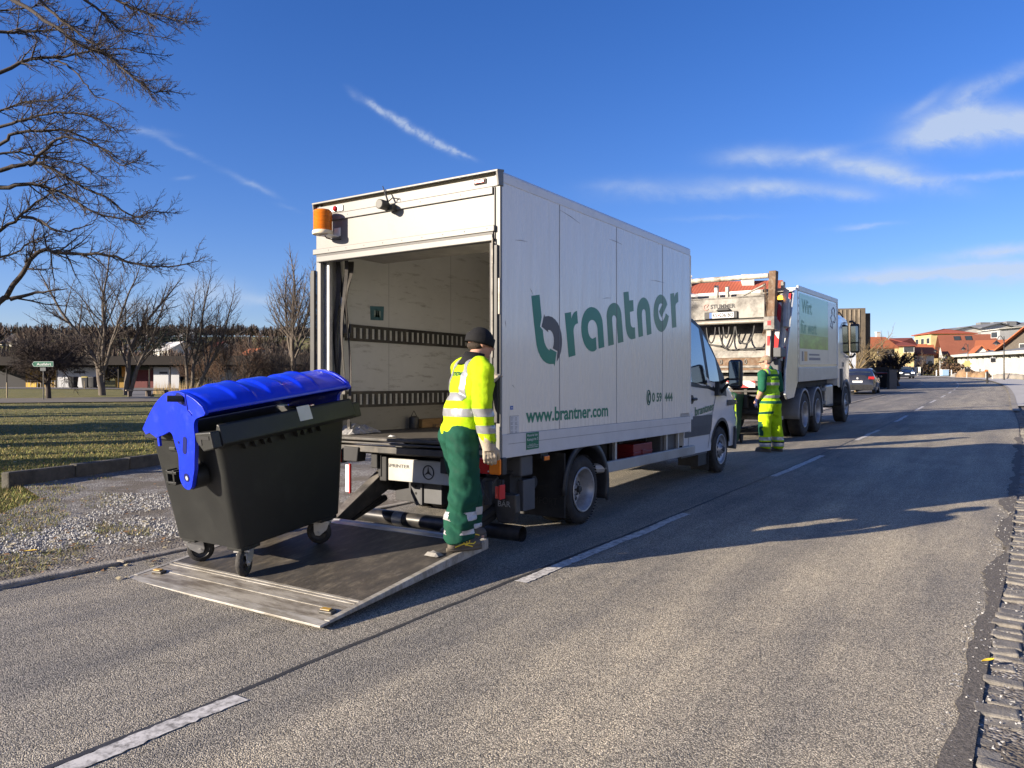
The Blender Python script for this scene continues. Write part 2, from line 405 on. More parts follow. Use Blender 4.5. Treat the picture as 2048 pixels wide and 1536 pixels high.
def m_paint_side():
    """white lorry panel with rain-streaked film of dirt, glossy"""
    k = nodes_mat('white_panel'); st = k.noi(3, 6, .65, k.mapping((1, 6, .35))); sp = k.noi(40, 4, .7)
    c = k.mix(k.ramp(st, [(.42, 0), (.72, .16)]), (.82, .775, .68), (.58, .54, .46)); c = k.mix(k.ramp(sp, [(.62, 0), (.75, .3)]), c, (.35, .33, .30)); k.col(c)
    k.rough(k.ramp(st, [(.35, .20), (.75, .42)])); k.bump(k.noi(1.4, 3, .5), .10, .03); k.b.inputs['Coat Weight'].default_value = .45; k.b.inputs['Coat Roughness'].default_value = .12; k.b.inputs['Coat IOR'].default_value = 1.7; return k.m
def m_liner(name, base, dark):
    k = nodes_mat(name); a = k.noi(1.5, 6, .7); s = k.noi(7, 7, .72, k.mapping((1, .35, 2.2))); s2 = k.noi(16, 6, .7, k.mapping((1, .25, 3)))
    c = k.mix(k.ramp(a, [(.3, 0), (.75, .55)]), base, [x * .72 for x in base]); c = k.mix(k.ramp(s, [(.56, 0), (.66, .5)]), c, dark); c = k.mix(k.ramp(s2, [(.66, 0), (.70, .85)]), c, [x * .5 for x in dark])
    k.col(c); k.rough(.6); return k.m
def m_deck():
    k = nodes_mat('lift_deck'); s = k.noi(9, 7, .7, k.mapping((1.2, .5, 1))); sc2 = k.noi(60, 5, .7, k.mapping((.6, .12, 1), (0, 0, R(35)))); big = k.noi(1.6, 5, .6)
    c = k.ramp(s, [(.3, (.026, .023, .020)), (.52, (.066, .056, .044)), (.72, (.17, .145, .11))]); c = k.mix(k.ramp(sc2, [(.58, 0), (.7, .6)]), c, (.19, .17, .145)); c = k.mix(k.ramp(big, [(.4, .5), (.6, 0)]), c, (.04, .038, .036))
    k.col(c); k.rough(.62); k.bump(sc2, .25, .004); return k.m
def m_alu(name, base, dirt_, amt=.8):
    k = nodes_mat(name); s = k.noi(6, 7, .72, k.mapping((.5, 2.2, 1))); f = k.noi(50, 4, .7, k.mapping((.2, 2, 1)))
    c = k.mix(k.ramp(s, [(.42, 0), (.62, amt)]), base, dirt_); c = k.mix(k.ramp(f, [(.5, 0), (.7, .5)]), c, [x * .55 for x in dirt_]); k.col(c); k.rough(.55); k.b.inputs['Metallic'].default_value = .15; k.bump(f, .2, .003); return k.m
def m_tiles(name, a, b_, rows=3.2, axis=2):
    k = nodes_mat(name); n = k.noi(.35, 5, .6); n2 = k.noi(4, 4, .7); w = k.N.new('ShaderNodeTexWave'); w.bands_direction = 'XYZ'[axis]; w.inputs['Scale'].default_value = rows; w.inputs['Distortion'].default_value = .15; k.L.new(k.tc.outputs['Object'], w.inputs[0])
    c = k.mix(k.ramp(n2, [(.3, 0), (.7, 1)]), a, b_); c = k.mix(k.ramp(w.outputs[1], [(.0, .55), (.35, 0)]), c, [x * .45 for x in a]); c = k.mix(k.ramp(n, [(.4, .35), (.65, 0)]), c, [x * .7 for x in a])
    k.col(c); k.rough(.85); k.bump(w.outputs[1], .4, .03); return k.m
def m_fabric(name, col, rough=.85, weave=900, fold=.0, soil=None):
    k = nodes_mat(name); n = k.noi(14, 5, .6); w = k.noi(weave, 2, .5); c = k.mix(k.ramp(n, [(.3, 0), (.7, 1)]), [x * .86 for x in col], [min(1, x * 1.08) for x in col])
    if soil: c = k.mix(k.ramp(k.noi(9, 7, .7), [(.52, 0), (.7, .6)]), c, soil)
    k.col(c); k.rough(rough); k.b.inputs['Specular IOR Level'].default_value = .25; k.bump(k.math('ADD', k.math('MULTIPLY', k.noi(32, 3, .55), 1.), k.math('MULTIPLY', w, .15)), .5, .006); return k.m
def m_bark(name, a, b_):
    k = nodes_mat(name); n = k.noi(6, 6, .7, k.mapping((4, 4, 1))); k.col(k.ramp(n, [(.3, a), (.7, b_)])); k.rough(.9); k.bump(n, .5, .02); return k.m
def m_stripes(name, a, b_, period, ang=45):
    k = nodes_mat(name); s = k.sep(); v = k.math('ADD', k.math('MULTIPLY', s[0], math.cos(R(ang))), k.math('MULTIPLY', s[2], math.sin(R(ang))))
    fr = k.math('FRACT', k.math('DIVIDE', v, period)); k.col(k.mix(k.ramp(k.math('GREATER_THAN', fr, .5), [(.4, 0), (.6, 1)]), a, b_)); k.rough(.35); return k.m
def m_boards(name, a, b_, period, axis=1):
    k = nodes_mat(name); s = k.sep(); v = k.math('DIVIDE', s[axis], period); fr = k.math('FRACT', v); c = k.mix(k.noi(3, 6, .65, k.mapping((1, 1, .3))), a, b_)
    k.col(k.mix(k.ramp(fr, [(.0, 1), (.12, 0), (.9, 0), (1., .8)]), c, [x * .25 for x in a])); k.rough(.85); return k.m

ASPHALT = m_asphalt()
VERGE = m_gravel('verge_gravel', (.09, .082, .072), (.17, .16, .145), (.40, .39, .37), 60)
SOIL = m_gravel('gritty_soil', (.10, .085, .07), (.17, .15, .125), (.40, .38, .35), 55)
GRASS = m_grass('lawn_winter'); HILL = mat('hill_scrub', (.085, .075, .05), .95, var=.4, vscale=.05)
PAVE = mat('pavement_concrete', (.40, .385, .36), .9, var=.15, vscale=1.5, bump=.3, bscale=80)
STONE = mat('granite_sett', (.20, .185, .16), .85, var=.28, vscale=14, bump=.5, bscale=90, dirt=(.12, .105, .085), dscale=9, damt=.7, dthr=.55)
KERB = mat('kerb_stone', (.30, .275, .235), .9, var=.25, vscale=7, bump=.5, bscale=50, dirt=(.15, .13, .10), dscale=5, damt=.7)
LINE = mat('road_paint', (.58, .56, .52), .75, var=.15, vscale=12, dirt=(.20, .19, .175), dscale=26, damt=1, dthr=.53)
TAR = mat('tar_seam', (.045, .045, .046), .6, var=.3, vscale=20)
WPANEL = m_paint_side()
WPAINT = mat('white_paint', (.76, .745, .715), .35, var=.05, vscale=3, coat=.3, dirt=(.47, .44, .38), dscale=6, damt=.35, dthr=.6)
WREAR = mat('dimmed_white_rear_sheet', (.165, .162, .152), .45, var=.04, vscale=2, dirt=(.115, .105, .09), dscale=4, damt=.5, dthr=.62, bump=.06, bscale=2.5)  # white sheet darkened in colour because direct sun falls on the rear
CABW = mat('white_car_paint', (.72, .72, .715), .22, coat=.7, var=.03, vscale=3, dirt=(.5, .48, .44), dscale=4, damt=.25, dthr=.62)
LINER = m_liner('cargo_liner', (.56, .56, .54), (.17, .155, .125)); LINERLOW = m_liner('cargo_kickboard', (.30, .285, .24), (.12, .10, .08))
FLOORW = m_liner('cargo_floor', (.085, .075, .06), (.035, .03, .026))
DECK = m_deck(); ALU = m_alu('worn_aluminium', (.33, .305, .26), (.13, .11, .085), .95); ALUEDGE = m_alu('platform_edge', (.38, .365, .33), (.20, .18, .145), .9)
STEEL = mat('galvanised_steel', (.45, .45, .44), .45, .6, var=.15, vscale=8); STEELD = mat('dark_steel', (.055, .053, .05), .5, .3, var=.35, vscale=6, dirt=(.14, .12, .095), dscale=8, damt=.5, dthr=.55)
BLACKP = mat('black_plastic', (.022, .022, .023), .5, var=.3, vscale=9, dirt=(.06, .057, .05), dscale=7, damt=.4, dthr=.58); RUBBER = mat('tyre_rubber', (.022, .021, .021), .82, var=.3, vscale=8, dirt=(.075, .068, .058), dscale=6, damt=.5, dthr=.5, bump=.3, bscale=60)
GREYP = mat('grey_plastic_trim', (.075, .078, .085), .55, var=.12, vscale=6); CHASSIS = mat('chassis_black', (.018, .018, .019), .7, var=.4, vscale=5)
RIM = mat('wheel_steel', (.40, .40, .405), .42, .5, var=.12, vscale=9, dirt=(.13, .115, .095), dscale=7, damt=.55, dthr=.56)
GLASS = mat('tinted_glass', (.02, .025, .028), .04, spec=.8, coat=1.); GLASSL = mat('car_glass', (.035, .045, .05), .05, spec=.7)
AMBER = mat('amber_lens', (.80, .20, .008), .22, trans=.25, var=.2, vscale=30, stretch=(.2, .2, 3)); RED = mat('red_lens', (.40, .012, .012), .25, coat=.5); REDREF = mat('red_reflector', (.55, .03, .03), .3); ORANGE = mat('orange_lens', (.85, .22, .015), .25, coat=.5)
GREEN = mat('logo_green', (.02, .19, .115), .35, var=.10, vscale=4); GREEN2 = mat('logo_green_faded', (.075, .215, .115), .35, var=.2, vscale=2.5); GREEN3 = mat('logo_green_pale', (.125, .24, .13), .35, var=.2, vscale=2.5); TAUPE = mat('logo_brown_grey', (.075, .063, .062), .4)
STICKG = mat('sticker_green', (.012, .155, .08), .4); STICKW = mat('sticker_white', (.62, .62, .61), .5, var=.05); STICKB = mat('sticker_blue', (.03, .11, .42), .4); INK = mat('ink_black', (.03, .03, .032), .6); INKG = mat('ink_grey', (.22, .22, .23), .6)
BLUE = mat('blue_bin_plastic', (.004, .028, .62), .33, var=.12, vscale=5, coat=.25, dirt=(.10, .13, .62), dscale=9, damt=.25, dthr=.62, bump=.05, bscale=25, rvar=.08)
BINBODY = mat('anthracite_bin_plastic', (.016, .017, .0165), .48, var=.14, vscale=3, dirt=(.034, .036, .032), dscale=5, damt=.35, dthr=.58, bump=.10, bscale=200, rvar=.08)
ZINC = mat('zinc_fork', (.58, .57, .54), .4, .55, var=.1, vscale=20)
YELLOWHV = m_fabric('hi_vis_yellow', (.40, .60, .006), soil=(.29, .41, .015)); GREENF = m_fabric('work_green', (.006, .062, .038), soil=(.014, .05, .034)); REFL = mat('reflective_tape', (.34, .345, .355), .32, .35, var=.06, vscale=40); BLACKF = m_fabric('black_knit', (.012, .012, .013), weave=300)
SKIN = mat('skin', (.46, .25, .18), .5, var=.10, vscale=25); GLOVE = m_fabric('leather_glove', (.40, .345, .27), soil=(.30, .25, .19)); GLOVEB = m_fabric('navy_glove', (.025, .03, .09)); SHOE = mat('worn_shoe', (.085, .070, .055), .7, var=.3, vscale=18, bump=.3, bscale=60); SOLE = mat('shoe_sole', (.10, .085, .065), .85, var=.2, vscale=20); HAIR = mat('short_hair', (.05, .035, .025), .8, bump=.8, bscale=200); CAPF = m_fabric('faded_khaki_cap', (.26, .21, .14)); VESTT = m_fabric('hi_vis_vest', (.30, .58, .03)); SHOEY = mat('shoe_yellow', (.75, .55, .04), .6); SHIRT = m_fabric('green_sweater', (.012, .10, .055))
# ------------------------------------------------------------------ ground, road, kerbs, markings
rnd = random.Random(7)
CL = [(-3.12, -30), (-3.1, 0), (-2.98, 8), (-2.87, 16), (-2.87, 24), (-3.05, 34), (-3.25, 50), (-3.7, 66), (-4.4, 78), (-5.6, 92), (-8.2, 105), (-12.6, 118), (-20, 132), (-32, 146), (-50, 158)]
def cr(p0, p1, p2, p3, t): return .5 * ((2 * p1) + (p2 - p0) * t + (2 * p0 - 5 * p1 + 4 * p2 - p3) * t * t + (3 * p1 - p0 - 3 * p2 + p3) * t ** 3)
def road_samples(step=.8):
    out = []; n = len(CL)
    for i in range(n - 1):
        a, b, c, d = CL[max(0, i - 1)], CL[i], CL[i + 1], CL[min(n - 1, i + 2)]
        m = max(2, int(math.dist(b, c) / step))
        for j in range(m): out.append((cr(a[0], b[0], c[0], d[0], j / m), cr(a[1], b[1], c[1], d[1], j / m)))
    out.append(CL[-1]); return out
RS = road_samples()
def offs(pts, o):
    res = []
    for i, p in enumerate(pts):
        a, b = pts[max(0, i - 1)], pts[min(len(pts) - 1, i + 1)]; tx, ty = b[0] - a[0], b[1] - a[1]; l = math.hypot(tx, ty)
        res.append((p[0] + ty / l * o, p[1] - tx / l * o))
    return res
def cxy(yy):                                          # centre line at a given Y
    for i in range(len(RS) - 1):
        if RS[i][1] <= yy <= RS[i + 1][1]:
            t = (yy - RS[i][1]) / (RS[i + 1][1] - RS[i][1]); return RS[i][0] + (RS[i + 1][0] - RS[i][0]) * t
    return RS[0][0]
def ribbon(mb, pts, o0, o1, dz, n=2, jit0=0, jit1=0, seed=0):
    rows = []; r = random.Random(seed)
    for p, row in zip(pts, zip(*[offs(pts, o0 + (o1 - o0) * k / (n - 1)) for k in range(n)])):
        row = list(row); rr = []
        for i, (x, y) in enumerate(row):
            j = (jit0 if i == 0 else jit1 if i == n - 1 else 0) * (noise.noise(Vector((x * .3 + seed, y * 1.1, seed))) * 1.2 + (r.random() - .5) * .5); x += j
            rr.append(Vector((x, y, gz(x, y) + dz)))
        rows.append(rr)
    mb.s = True; mb.grid(rows); mb.s = False
# terrain: one polar sheet out to the horizon
mb = MB(); rows = []; rr = .25; mb.s = True
NA = 300
while rr < 2600:
    rows.append([Vector((rr * math.cos(a), rr * math.sin(a), gz(rr * math.cos(a), rr * math.sin(a)) - .035)) for a in [2 * math.pi * i / NA for i in range(NA + 1)]])
    rr *= 1.045 if rr > 3 else 1.12
mb.grid(rows)
struct('ground', mb, GRASS, fix=False)
# the road
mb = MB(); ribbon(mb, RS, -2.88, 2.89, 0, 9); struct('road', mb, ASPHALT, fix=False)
near = [p for p in road_samples(.12) if -14 < p[1] < 20]
# ragged edge of worn tarmac on the right, soil with half buried setts beyond it
mb = MB(); ribbon(mb, near, 2.83, 2.93, .004, 3, .09, 0, 3); struct('road_edge', mb, mat('crumbled_tarmac', (.125, .112, .097), .95, var=.55, vscale=70, bump=.8, bscale=90))
mb = MB(); ribbon(mb, [p for p in RS if p[1] < 36], 2.88, 9.5, -.008, 4); struct('verge_soil', mb, SOIL, fix=False)
mb = MB(); ribbon(mb, [p for p in RS if 33 < p[1]], 3.0, 6.2, .05, 3); struct('pavement', mb, PAVE, fix=False)
mb = MB(); ribbon(mb, [p for p in RS if 25 < p[1] < 110], -8.8, -5.2, .05, 3); ribbon(mb, [p for p in RS if 25 < p[1] < 34], -5.2, -2.86, .003, 3); struct('pavement', mb, PAVE, fix=False)
mb = MB(); ribbon(mb, [p for p in RS if 34 < p[1] < 110], -5.22, -2.9, .003, 3); struct('parking_strip', mb, mat('old_tarmac', (.095, .095, .096), .85, var=.3, vscale=3), fix=False)
mb = MB(); s_ = random.Random(3); yy = -6.
while yy < 30:
    w = s_.uniform(.08, .15); l = s_.uniform(.14, .19); x = cxy(yy) + 3.0 + s_.uniform(-.02, .02)
    if s_.random() < .93:
        mb.box((x, yy, gz(x, yy) - .040 + s_.uniform(-.008, .010)), (l, w, .08), (s_.uniform(-.06, .06), s_.uniform(-.08, .08), s_.uniform(-.1, .1)))
    yy += w + s_.uniform(.012, .028)
for row in range(5):                                  # sunken second rows, mostly under grit
    yy = -6.
    while yy < 14:
        w = .12; x = cxy(yy) + 3.22 + row * .21
        if s_.random() < .28: mb.box((x, yy, gz(x, yy) - .052 + s_.uniform(-.006, .006)), (.2, w, .08), (s_.uniform(-.05, .05), s_.uniform(-.05, .05), s_.uniform(-.08, .08)))
        yy += w + .025
struct('kerb_setts', mb, STONE, bevel=.014, seg=2)
mb = MB(); ribbon(mb, [p for p in road_samples(.5) if 30 < p[1]], 2.86, 3.06, .055, 2); struct('kerb_right', mb, KERB, fix=False)
# flush kerb stones along the left edge of the road
mb = MB(); yy = -4.
while yy < 24:
    l = s_.uniform(.75, 1.05); x = cxy(yy + l / 2) - 2.93 + s_.uniform(-.02, .02)
    mb.box((x, yy + l / 2, gz(x, yy + l / 2) - .055 + s_.uniform(-.008, .008)), (.13 + s_.uniform(-.02, .02), l - .03, .16), (0, s_.uniform(-.03, .03), -.01 + s_.uniform(-.025, .02))); yy += l
struct('kerb_left', mb, KERB, bevel=.02, seg=2)
mb = MB(); ribbon(mb, [p for p in road_samples(.6) if 24 < p[1] < 110], -5.3, -5.16, .06, 2); ribbon(mb, [p for p in road_samples(.6) if 24 < p[1] < 100], -2.98, -2.84, .02, 2); struct('kerb_far', mb, KERB, fix=False)
# centre line dashes and the tar seam beside them
def dash(y0, y1, w=.10):
    pts = [(cxy(y0 + (y1 - y0) * i / 90), y0 + (y1 - y0) * i / 90) for i in range(91)]; ribbon(mb, pts, -w / 2, w / 2, .005, 2, .03, .03, int(y0 * 10) + 60)
mb = MB(); dash(-.4, 2.35); dash(4.75, 7.95); yy = 11.3
while yy < 96: dash(yy, yy + 3.1); yy += 6.4
struct('centre_line', mb, LINE, fix=False)
mb = MB(); ribbon(mb, [p for p in road_samples(.12) if -8 < p[1] < 40], -.085, -.055, .0025, 2, .02, .02, 11); struct('tar_seam', mb, TAR, fix=False)

# gravel apron left of the road, with the raised kerb of the lawn behind it
KA, KB = Vector((*G(8, 972)[:2], 0)), Vector((*G(345, 924)[:2], 0)); KD = (KB - KA).normalized(); KN = Vector((KD.y, -KD.x, 0))     # KN points to the road
def apron_edge(t):                                    # outer edge of the gravel
    p = KA + KD * t; return p
mb = MB(); rows = []
for i in range(90):
    y = -8 + i * .36; xr = cxy(y) - 2.99
    t = (y - KA.y) / KD.y; xk = (KA + KD * t).x
    xl = xk if y > KA.y + .2 else min(xk, -9) + smooth(KA.y + 1, KA.y - 5, y) * 0
    if y < KA.y + .2: xl = xr - max(.35, 1.9 + (y - 2.2) * .75) + noise.noise(Vector((y * .9, 0, 2))) * .35
    rows.append([Vector((xr + (xl - xr) * j / 8, y, gz(xr + (xl - xr) * j / 8, y) - .012)) for j in range(9)])
mb.s = True; mb.grid(rows); struct('gravel_apron', mb, VERGE, fix=False)
mb = MB(); rows = []
for i in range(70):                                   # trodden soil between gravel and road
    y = -8 + i * .4; xr = cxy(y) - 2.99; xl = xr - .62 + noise.noise(Vector((y * .7, 5, 2))) * .35
    rows.append([Vector((xr + (xl - xr) * j / 4, y, gz(xr + (xl - xr) * j / 4, y) - .006)) for j in range(5)])
mb.s = True; mb.grid(rows); struct('trodden_soil', mb, SOIL, fix=False)
mb = MB(); t = 0; s_ = random.Random(9)
while t < 9.5:
    l = s_.uniform(.95, 1.1); c = KA + KD * (t + l / 2); z = gz(c.x, c.y)
    mb.box((c.x, c.y, z + .02), (.14, l - .015, .30), (s_.uniform(-.015, .015), s_.uniform(-.04, .04), math.atan2(-KD.x, KD.y) + s_.uniform(-.012, .012))); t += l
solo('lawn_kerb', mb, mat('shade_dark_kerb', (.075, .07, .058), .95, var=.35, vscale=6, bump=.5, bscale=40), 'raised weathered stone kerb between the lawn and the gravel apron', 'kerb', bevel=.02)  # stone colour darkened to stand for shade on the road-facing side

GP = ([(-60, 985), (110, 982), (140, 1035), (70, 1062), (-60, 1075)], [(-60, 1112), (60, 1105), (195, 1078), (190, 1102), (60, 1150), (-60, 1165)], [(190, 1046), (300, 1050), (305, 1074), (200, 1066)])
def grassy(px, py):
    px += 18 * noise.noise(Vector((px * .05, py * .09, 1))); py += 9 * noise.noise(Vector((px * .06, py * .1, 5)))
    return any(sum(((a[1] > py) != (b[1] > py)) and px < (b[0] - a[0]) * (py - a[1]) / (b[1] - a[1]) + a[0] for a, b in zip(q, q[1:] + q[:1])) % 2 for q in GP)
# loose white stones on the apron
mb = MB(); s_ = random.Random(5); cnt = 0
while cnt < 4200:
    px, py = s_.uniform(-40, 420), s_.uniform(985, 1125); p = G(px, py)
    xr = cxy(p.y) - 3.15
    if p.x > xr - .25 or (grassy(px, py) and s_.random() < .92): continue
    if (p - KA).dot(KN) < .35: continue
    dens = noise.noise(Vector((p.x * .75, p.y * .75, 1))) + .35 * noise.noise(Vector((p.x * 3, p.y * 3, 7)))
    if dens < s_.uniform(-.25, .2) or (p.x < -8.2 and p.y < 4.6 and noise.noise(Vector((p.x, p.y, 0))) > -.2 and s_.random() < .8): continue
    r = s_.uniform(.004, .015); m = Euler((s_.random() * 6, s_.random() * 6, s_.random() * 6)).to_matrix()
    vs = [m @ Vector(v) * r * s_.uniform(.8, 1.3) for v in ((1, 0, 0), (-1, .2, 0), (0, 1, .1), (0, -1, 0), (0, 0, .7), (.1, 0, -.7))]
    mb.add([v + p + Vector((0, 0, r * .3 - .012)) for v in vs], [(0, 2, 4), (2, 1, 4), (1, 3, 4), (3, 0, 4), (2, 0, 5), (1, 2, 5), (3, 1, 5), (0, 3, 5)]); cnt += 1
for i in range(1500):                                 # grit washed to the right-hand edge
    y = s_.uniform(2.6, 12); x = cxy(y) + 2.9 + abs(s_.gauss(0, .35)) - .12; r = s_.uniform(.003, .009); p = Vector((x, y, gz(x, y) + .001)); mb.add([p + Vector((s_.uniform(-1, 1), s_.uniform(-1, 1), s_.uniform(-.2, 1))) * r * 1.3 for _ in range(4)], [(0, 1, 2), (0, 1, 3), (1, 2, 3), (0, 2, 3)])
tag(obj('gravel_stones', mb, mat('white_gravel_stone', (.36, .355, .34), .85, var=.45, vscale=40), fix=False), 'loose pale gravel stones strewn along both edges of the road', 'gravel', kind='stuff')
# grass blades on the near lawn and in tufts on the apron
mb = MB(); s_ = random.Random(12); cnt = 0; tries = 0
while cnt < 26000 and tries < 400000:
    tries += 1; px = s_.uniform(-60, 430); py = s_.uniform(795, 1175) if s_.random() < .75 else s_.uniform(800, 940); p = G(px, py)
    behind = (p - KA).dot(KN) < -.05 and p.y > KA.y
    left = grassy(px, py) or p.y <= KA.y + .6 and p.x < cxy(p.y) - 2.99 - max(.5, 1.6 + (p.y - 2.2) * .75)
    tuft = noise.noise(Vector((p.x * 1.1, p.y * 1.1, 9))) > .33 and p.x < cxy(p.y) - 3.3
    if not (behind or left or tuft): continue
    d = math.hypot(p.x, p.y)
    if behind and s_.random() > min(1, 13 / d): continue
    h = s_.uniform(.015, .042) * (1.25 if left else 1) * (1 + d * .01); a = s_.uniform(0, 6.28); w = .0035 * (1 + d * .07); lean = s_.uniform(.2, 1.0) * h
    p.z -= .03; c, sn = math.cos(a), math.sin(a)
    mb.cur = 0 if s_.random() < .62 else 1
    mb.add([p + Vector((-sn * w, c * w, 0)), p + Vector((sn * w, -c * w, 0)), p + Vector((c * lean, sn * lean, h))], [(0, 1, 2)]); cnt += 1
tag(obj('grass', mb, [mat('grass_blade', (.15, .165, .035), .8, var=.4, vscale=6), mat('grass_straw', (.30, .235, .09), .85, var=.3, vscale=6)], fix=False), 'short patchy winter grass of the lawn and verge', 'grass', kind='stuff')
# fallen leaves
mb = MB(); s_ = random.Random(4)
for i in range(420):
    p = G(s_.uniform(-20, 340), s_.uniform(820, 1160)); a = s_.uniform(0, 6.28); r = s_.uniform(.015, .035); mb.cur = s_.choice((0, 0, 1))
    mb.add([p + Vector((math.cos(a + k * 1.57) * r * (1 if k % 2 else .6), math.sin(a + k * 1.57) * r * (1 if k % 2 else .6), .005 + s_.uniform(0, .015))) for k in range(4)], [(0, 1, 2, 3)])
tag(obj('fallen_leaves', mb, [mat('dead_leaf', (.20, .11, .045), .8, var=.3), mat('pale_leaf', (.42, .36, .22), .8)], fix=False), 'dry fallen leaves scattered on the grass and gravel', 'leaves', kind='stuff')
def flat_leaf(px, py, label, dz=.012, r=.05):
    p = G(px, py); m = MB(); rows = []
    for i in range(7):
        t = i / 6; w = math.sin(math.pi * (t * .92 + .04)) * .42 * r; x = (t - .5) * 2 * r
        rows.append([p + Vector((x * .8 - k * w * .5, x * .55 + k * w, dz + .006 * abs(k) + .012 * t)) for k in (-1, 0, 1)])
    m.s = True; m.grid(rows); return solo('yellow_leaf', m, mat('yellow_leaf', (.72, .50, .04), .6, var=.15, vscale=30), label, 'leaf')
flat_leaf(60, 1106, 'yellow fallen leaf lying on the grassy verge near the lift platform', r=.055)
flat_leaf(1976, 1333, 'yellow fallen leaf lying on the stone setts at the road edge', .025, r=.035)
# a fallen twig on the grit
mb = MB(); q = [G(40, 1158), G(55, 1160), G(78, 1165)]; mb.tube([v + Vector((0, 0, .006)) for v in q], [.004, .004, .002], 5); solo('fallen_twig', mb, mat('pale_twig', (.55, .47, .36), .8), 'thin pale twig lying on the soil beside the flush kerb stones', 'twig')
# ------------------------------------------------------------------ the box van
XR, XL, YB, YF = -3.597, -5.79, 5.294, 9.74            # box: right side, left side, rear face, front face
ZB, ZT, ZF = .776, 3.19, .90                           # underside, roof, cargo floor
XM = (XR + XL) / 2
van = thing('box_van', 'white box van with raised rear shutter, green side lettering and lowered tail lift', 'van', (XM, YB + 3, gz(XM, YB + 3)))
SPLIT = set('rear_post door_seal post_guard shutter_guide corner_rail guard_upright sill_buffer battery_box panel_joint roof_rail sill_rail sill_seam liner_joint rivet header_rail roof_rib scratch'.split())
def vob(name, mb, m, **k):
    p = k.pop('parent', van)
    return each(name, mb, m, p, **k)[0] if name in SPLIT else obj(name, mb, m, parent=p, **k)
# cargo box: two side walls, front wall, roof and floor as slabs with thickness
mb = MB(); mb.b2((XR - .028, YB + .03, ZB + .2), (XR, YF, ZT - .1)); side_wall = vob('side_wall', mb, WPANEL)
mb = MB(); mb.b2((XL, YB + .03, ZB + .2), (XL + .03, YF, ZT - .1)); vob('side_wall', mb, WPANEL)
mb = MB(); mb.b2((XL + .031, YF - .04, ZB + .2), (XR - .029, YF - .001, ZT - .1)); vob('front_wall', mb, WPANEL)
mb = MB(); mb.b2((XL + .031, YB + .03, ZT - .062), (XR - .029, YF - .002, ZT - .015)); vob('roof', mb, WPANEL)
mb = MB(); mb.b2((XL + .031, YB + .05, ZF - .04), (XR - .029, YF - .041, ZF)); vob('cargo_floor', mb, FLOORW)
# aluminium edge rails of the box
mb = MB()
for s, x in ((1, XR), (-1, XL)):
    mb.prism([(x + s * .004, YB + .01, ZT - .105), (x + s * .004, YB + .01, ZT - .03), (x - s * .012, YB + .01, ZT - .008), (x - s * .06, YB + .01, ZT), (x - s * .06, YB + .01, ZT - .105)], (0, YF - YB - .008, 0))
mb.b2((XL + .06, YF - .004, ZT - .1), (XR - .06, YF + .012, ZT - .002)); vob('roof_rail', mb, WPAINT, bevel=.004)
mb = MB()
for s, x in ((1, XR), (-1, XL)): mb.b2((x - s * .03, YB + .03, ZB), (x + s * .005, YF + .004, ZB + .2))
vob('sill_rail', mb, mat('sill_rail_paint', (.60, .60, .595), .32, var=.06, coat=.3), bevel=.004)
mb = MB(); mb.b2((XR + .0052, YB + .12, ZB + .115), (XR + .0064, YF, ZB + .119)); mb.b2((XR + .0052, YB + .1, ZB + .2), (XR + .0064, YF, ZB + .204)); vob('sill_seam', mb, INKG)
mb = MB(); mb.b2((XR - .04, YF + .0001, ZB - .01), (XR + .008, YF + .02, ZT - .1)); mb.b2((XL - .008, YF + .0001, ZB), (XL + .04, YF + .02, ZT - .1)); vob('corner_rail', mb, WPAINT, bevel=.006)
mb = MB()
for px in (1119, 1233, 1325):
    y = X(px, 700, XR).y; mb.b2((XR + .0003, y - .004, ZB + .2), (XR + .0022, y + .004, ZT - .108))
vob('panel_joint', mb, INKG)
# rear frame: posts, header, seals
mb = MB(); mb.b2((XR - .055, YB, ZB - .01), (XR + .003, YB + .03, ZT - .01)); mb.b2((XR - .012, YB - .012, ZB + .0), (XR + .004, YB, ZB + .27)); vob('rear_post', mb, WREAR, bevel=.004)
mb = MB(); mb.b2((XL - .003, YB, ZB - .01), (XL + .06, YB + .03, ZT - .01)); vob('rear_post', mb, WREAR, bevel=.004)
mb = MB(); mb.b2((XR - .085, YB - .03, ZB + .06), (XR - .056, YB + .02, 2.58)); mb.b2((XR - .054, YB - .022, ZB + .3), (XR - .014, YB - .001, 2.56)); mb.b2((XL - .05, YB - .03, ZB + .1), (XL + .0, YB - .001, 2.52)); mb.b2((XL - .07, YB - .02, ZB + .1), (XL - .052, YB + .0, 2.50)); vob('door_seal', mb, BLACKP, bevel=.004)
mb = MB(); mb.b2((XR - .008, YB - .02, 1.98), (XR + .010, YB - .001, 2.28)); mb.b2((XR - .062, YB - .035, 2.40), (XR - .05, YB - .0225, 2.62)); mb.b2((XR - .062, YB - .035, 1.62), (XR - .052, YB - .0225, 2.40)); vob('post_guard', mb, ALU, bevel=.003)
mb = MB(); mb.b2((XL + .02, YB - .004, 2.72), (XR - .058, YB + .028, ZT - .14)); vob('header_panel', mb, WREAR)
mb = MB(); mb.b2((XL - .002, YB - .012, ZT - .14), (XR + .002, YB + .0285, ZT - .052)); vob('header_top', mb, WREAR, bevel=.004)
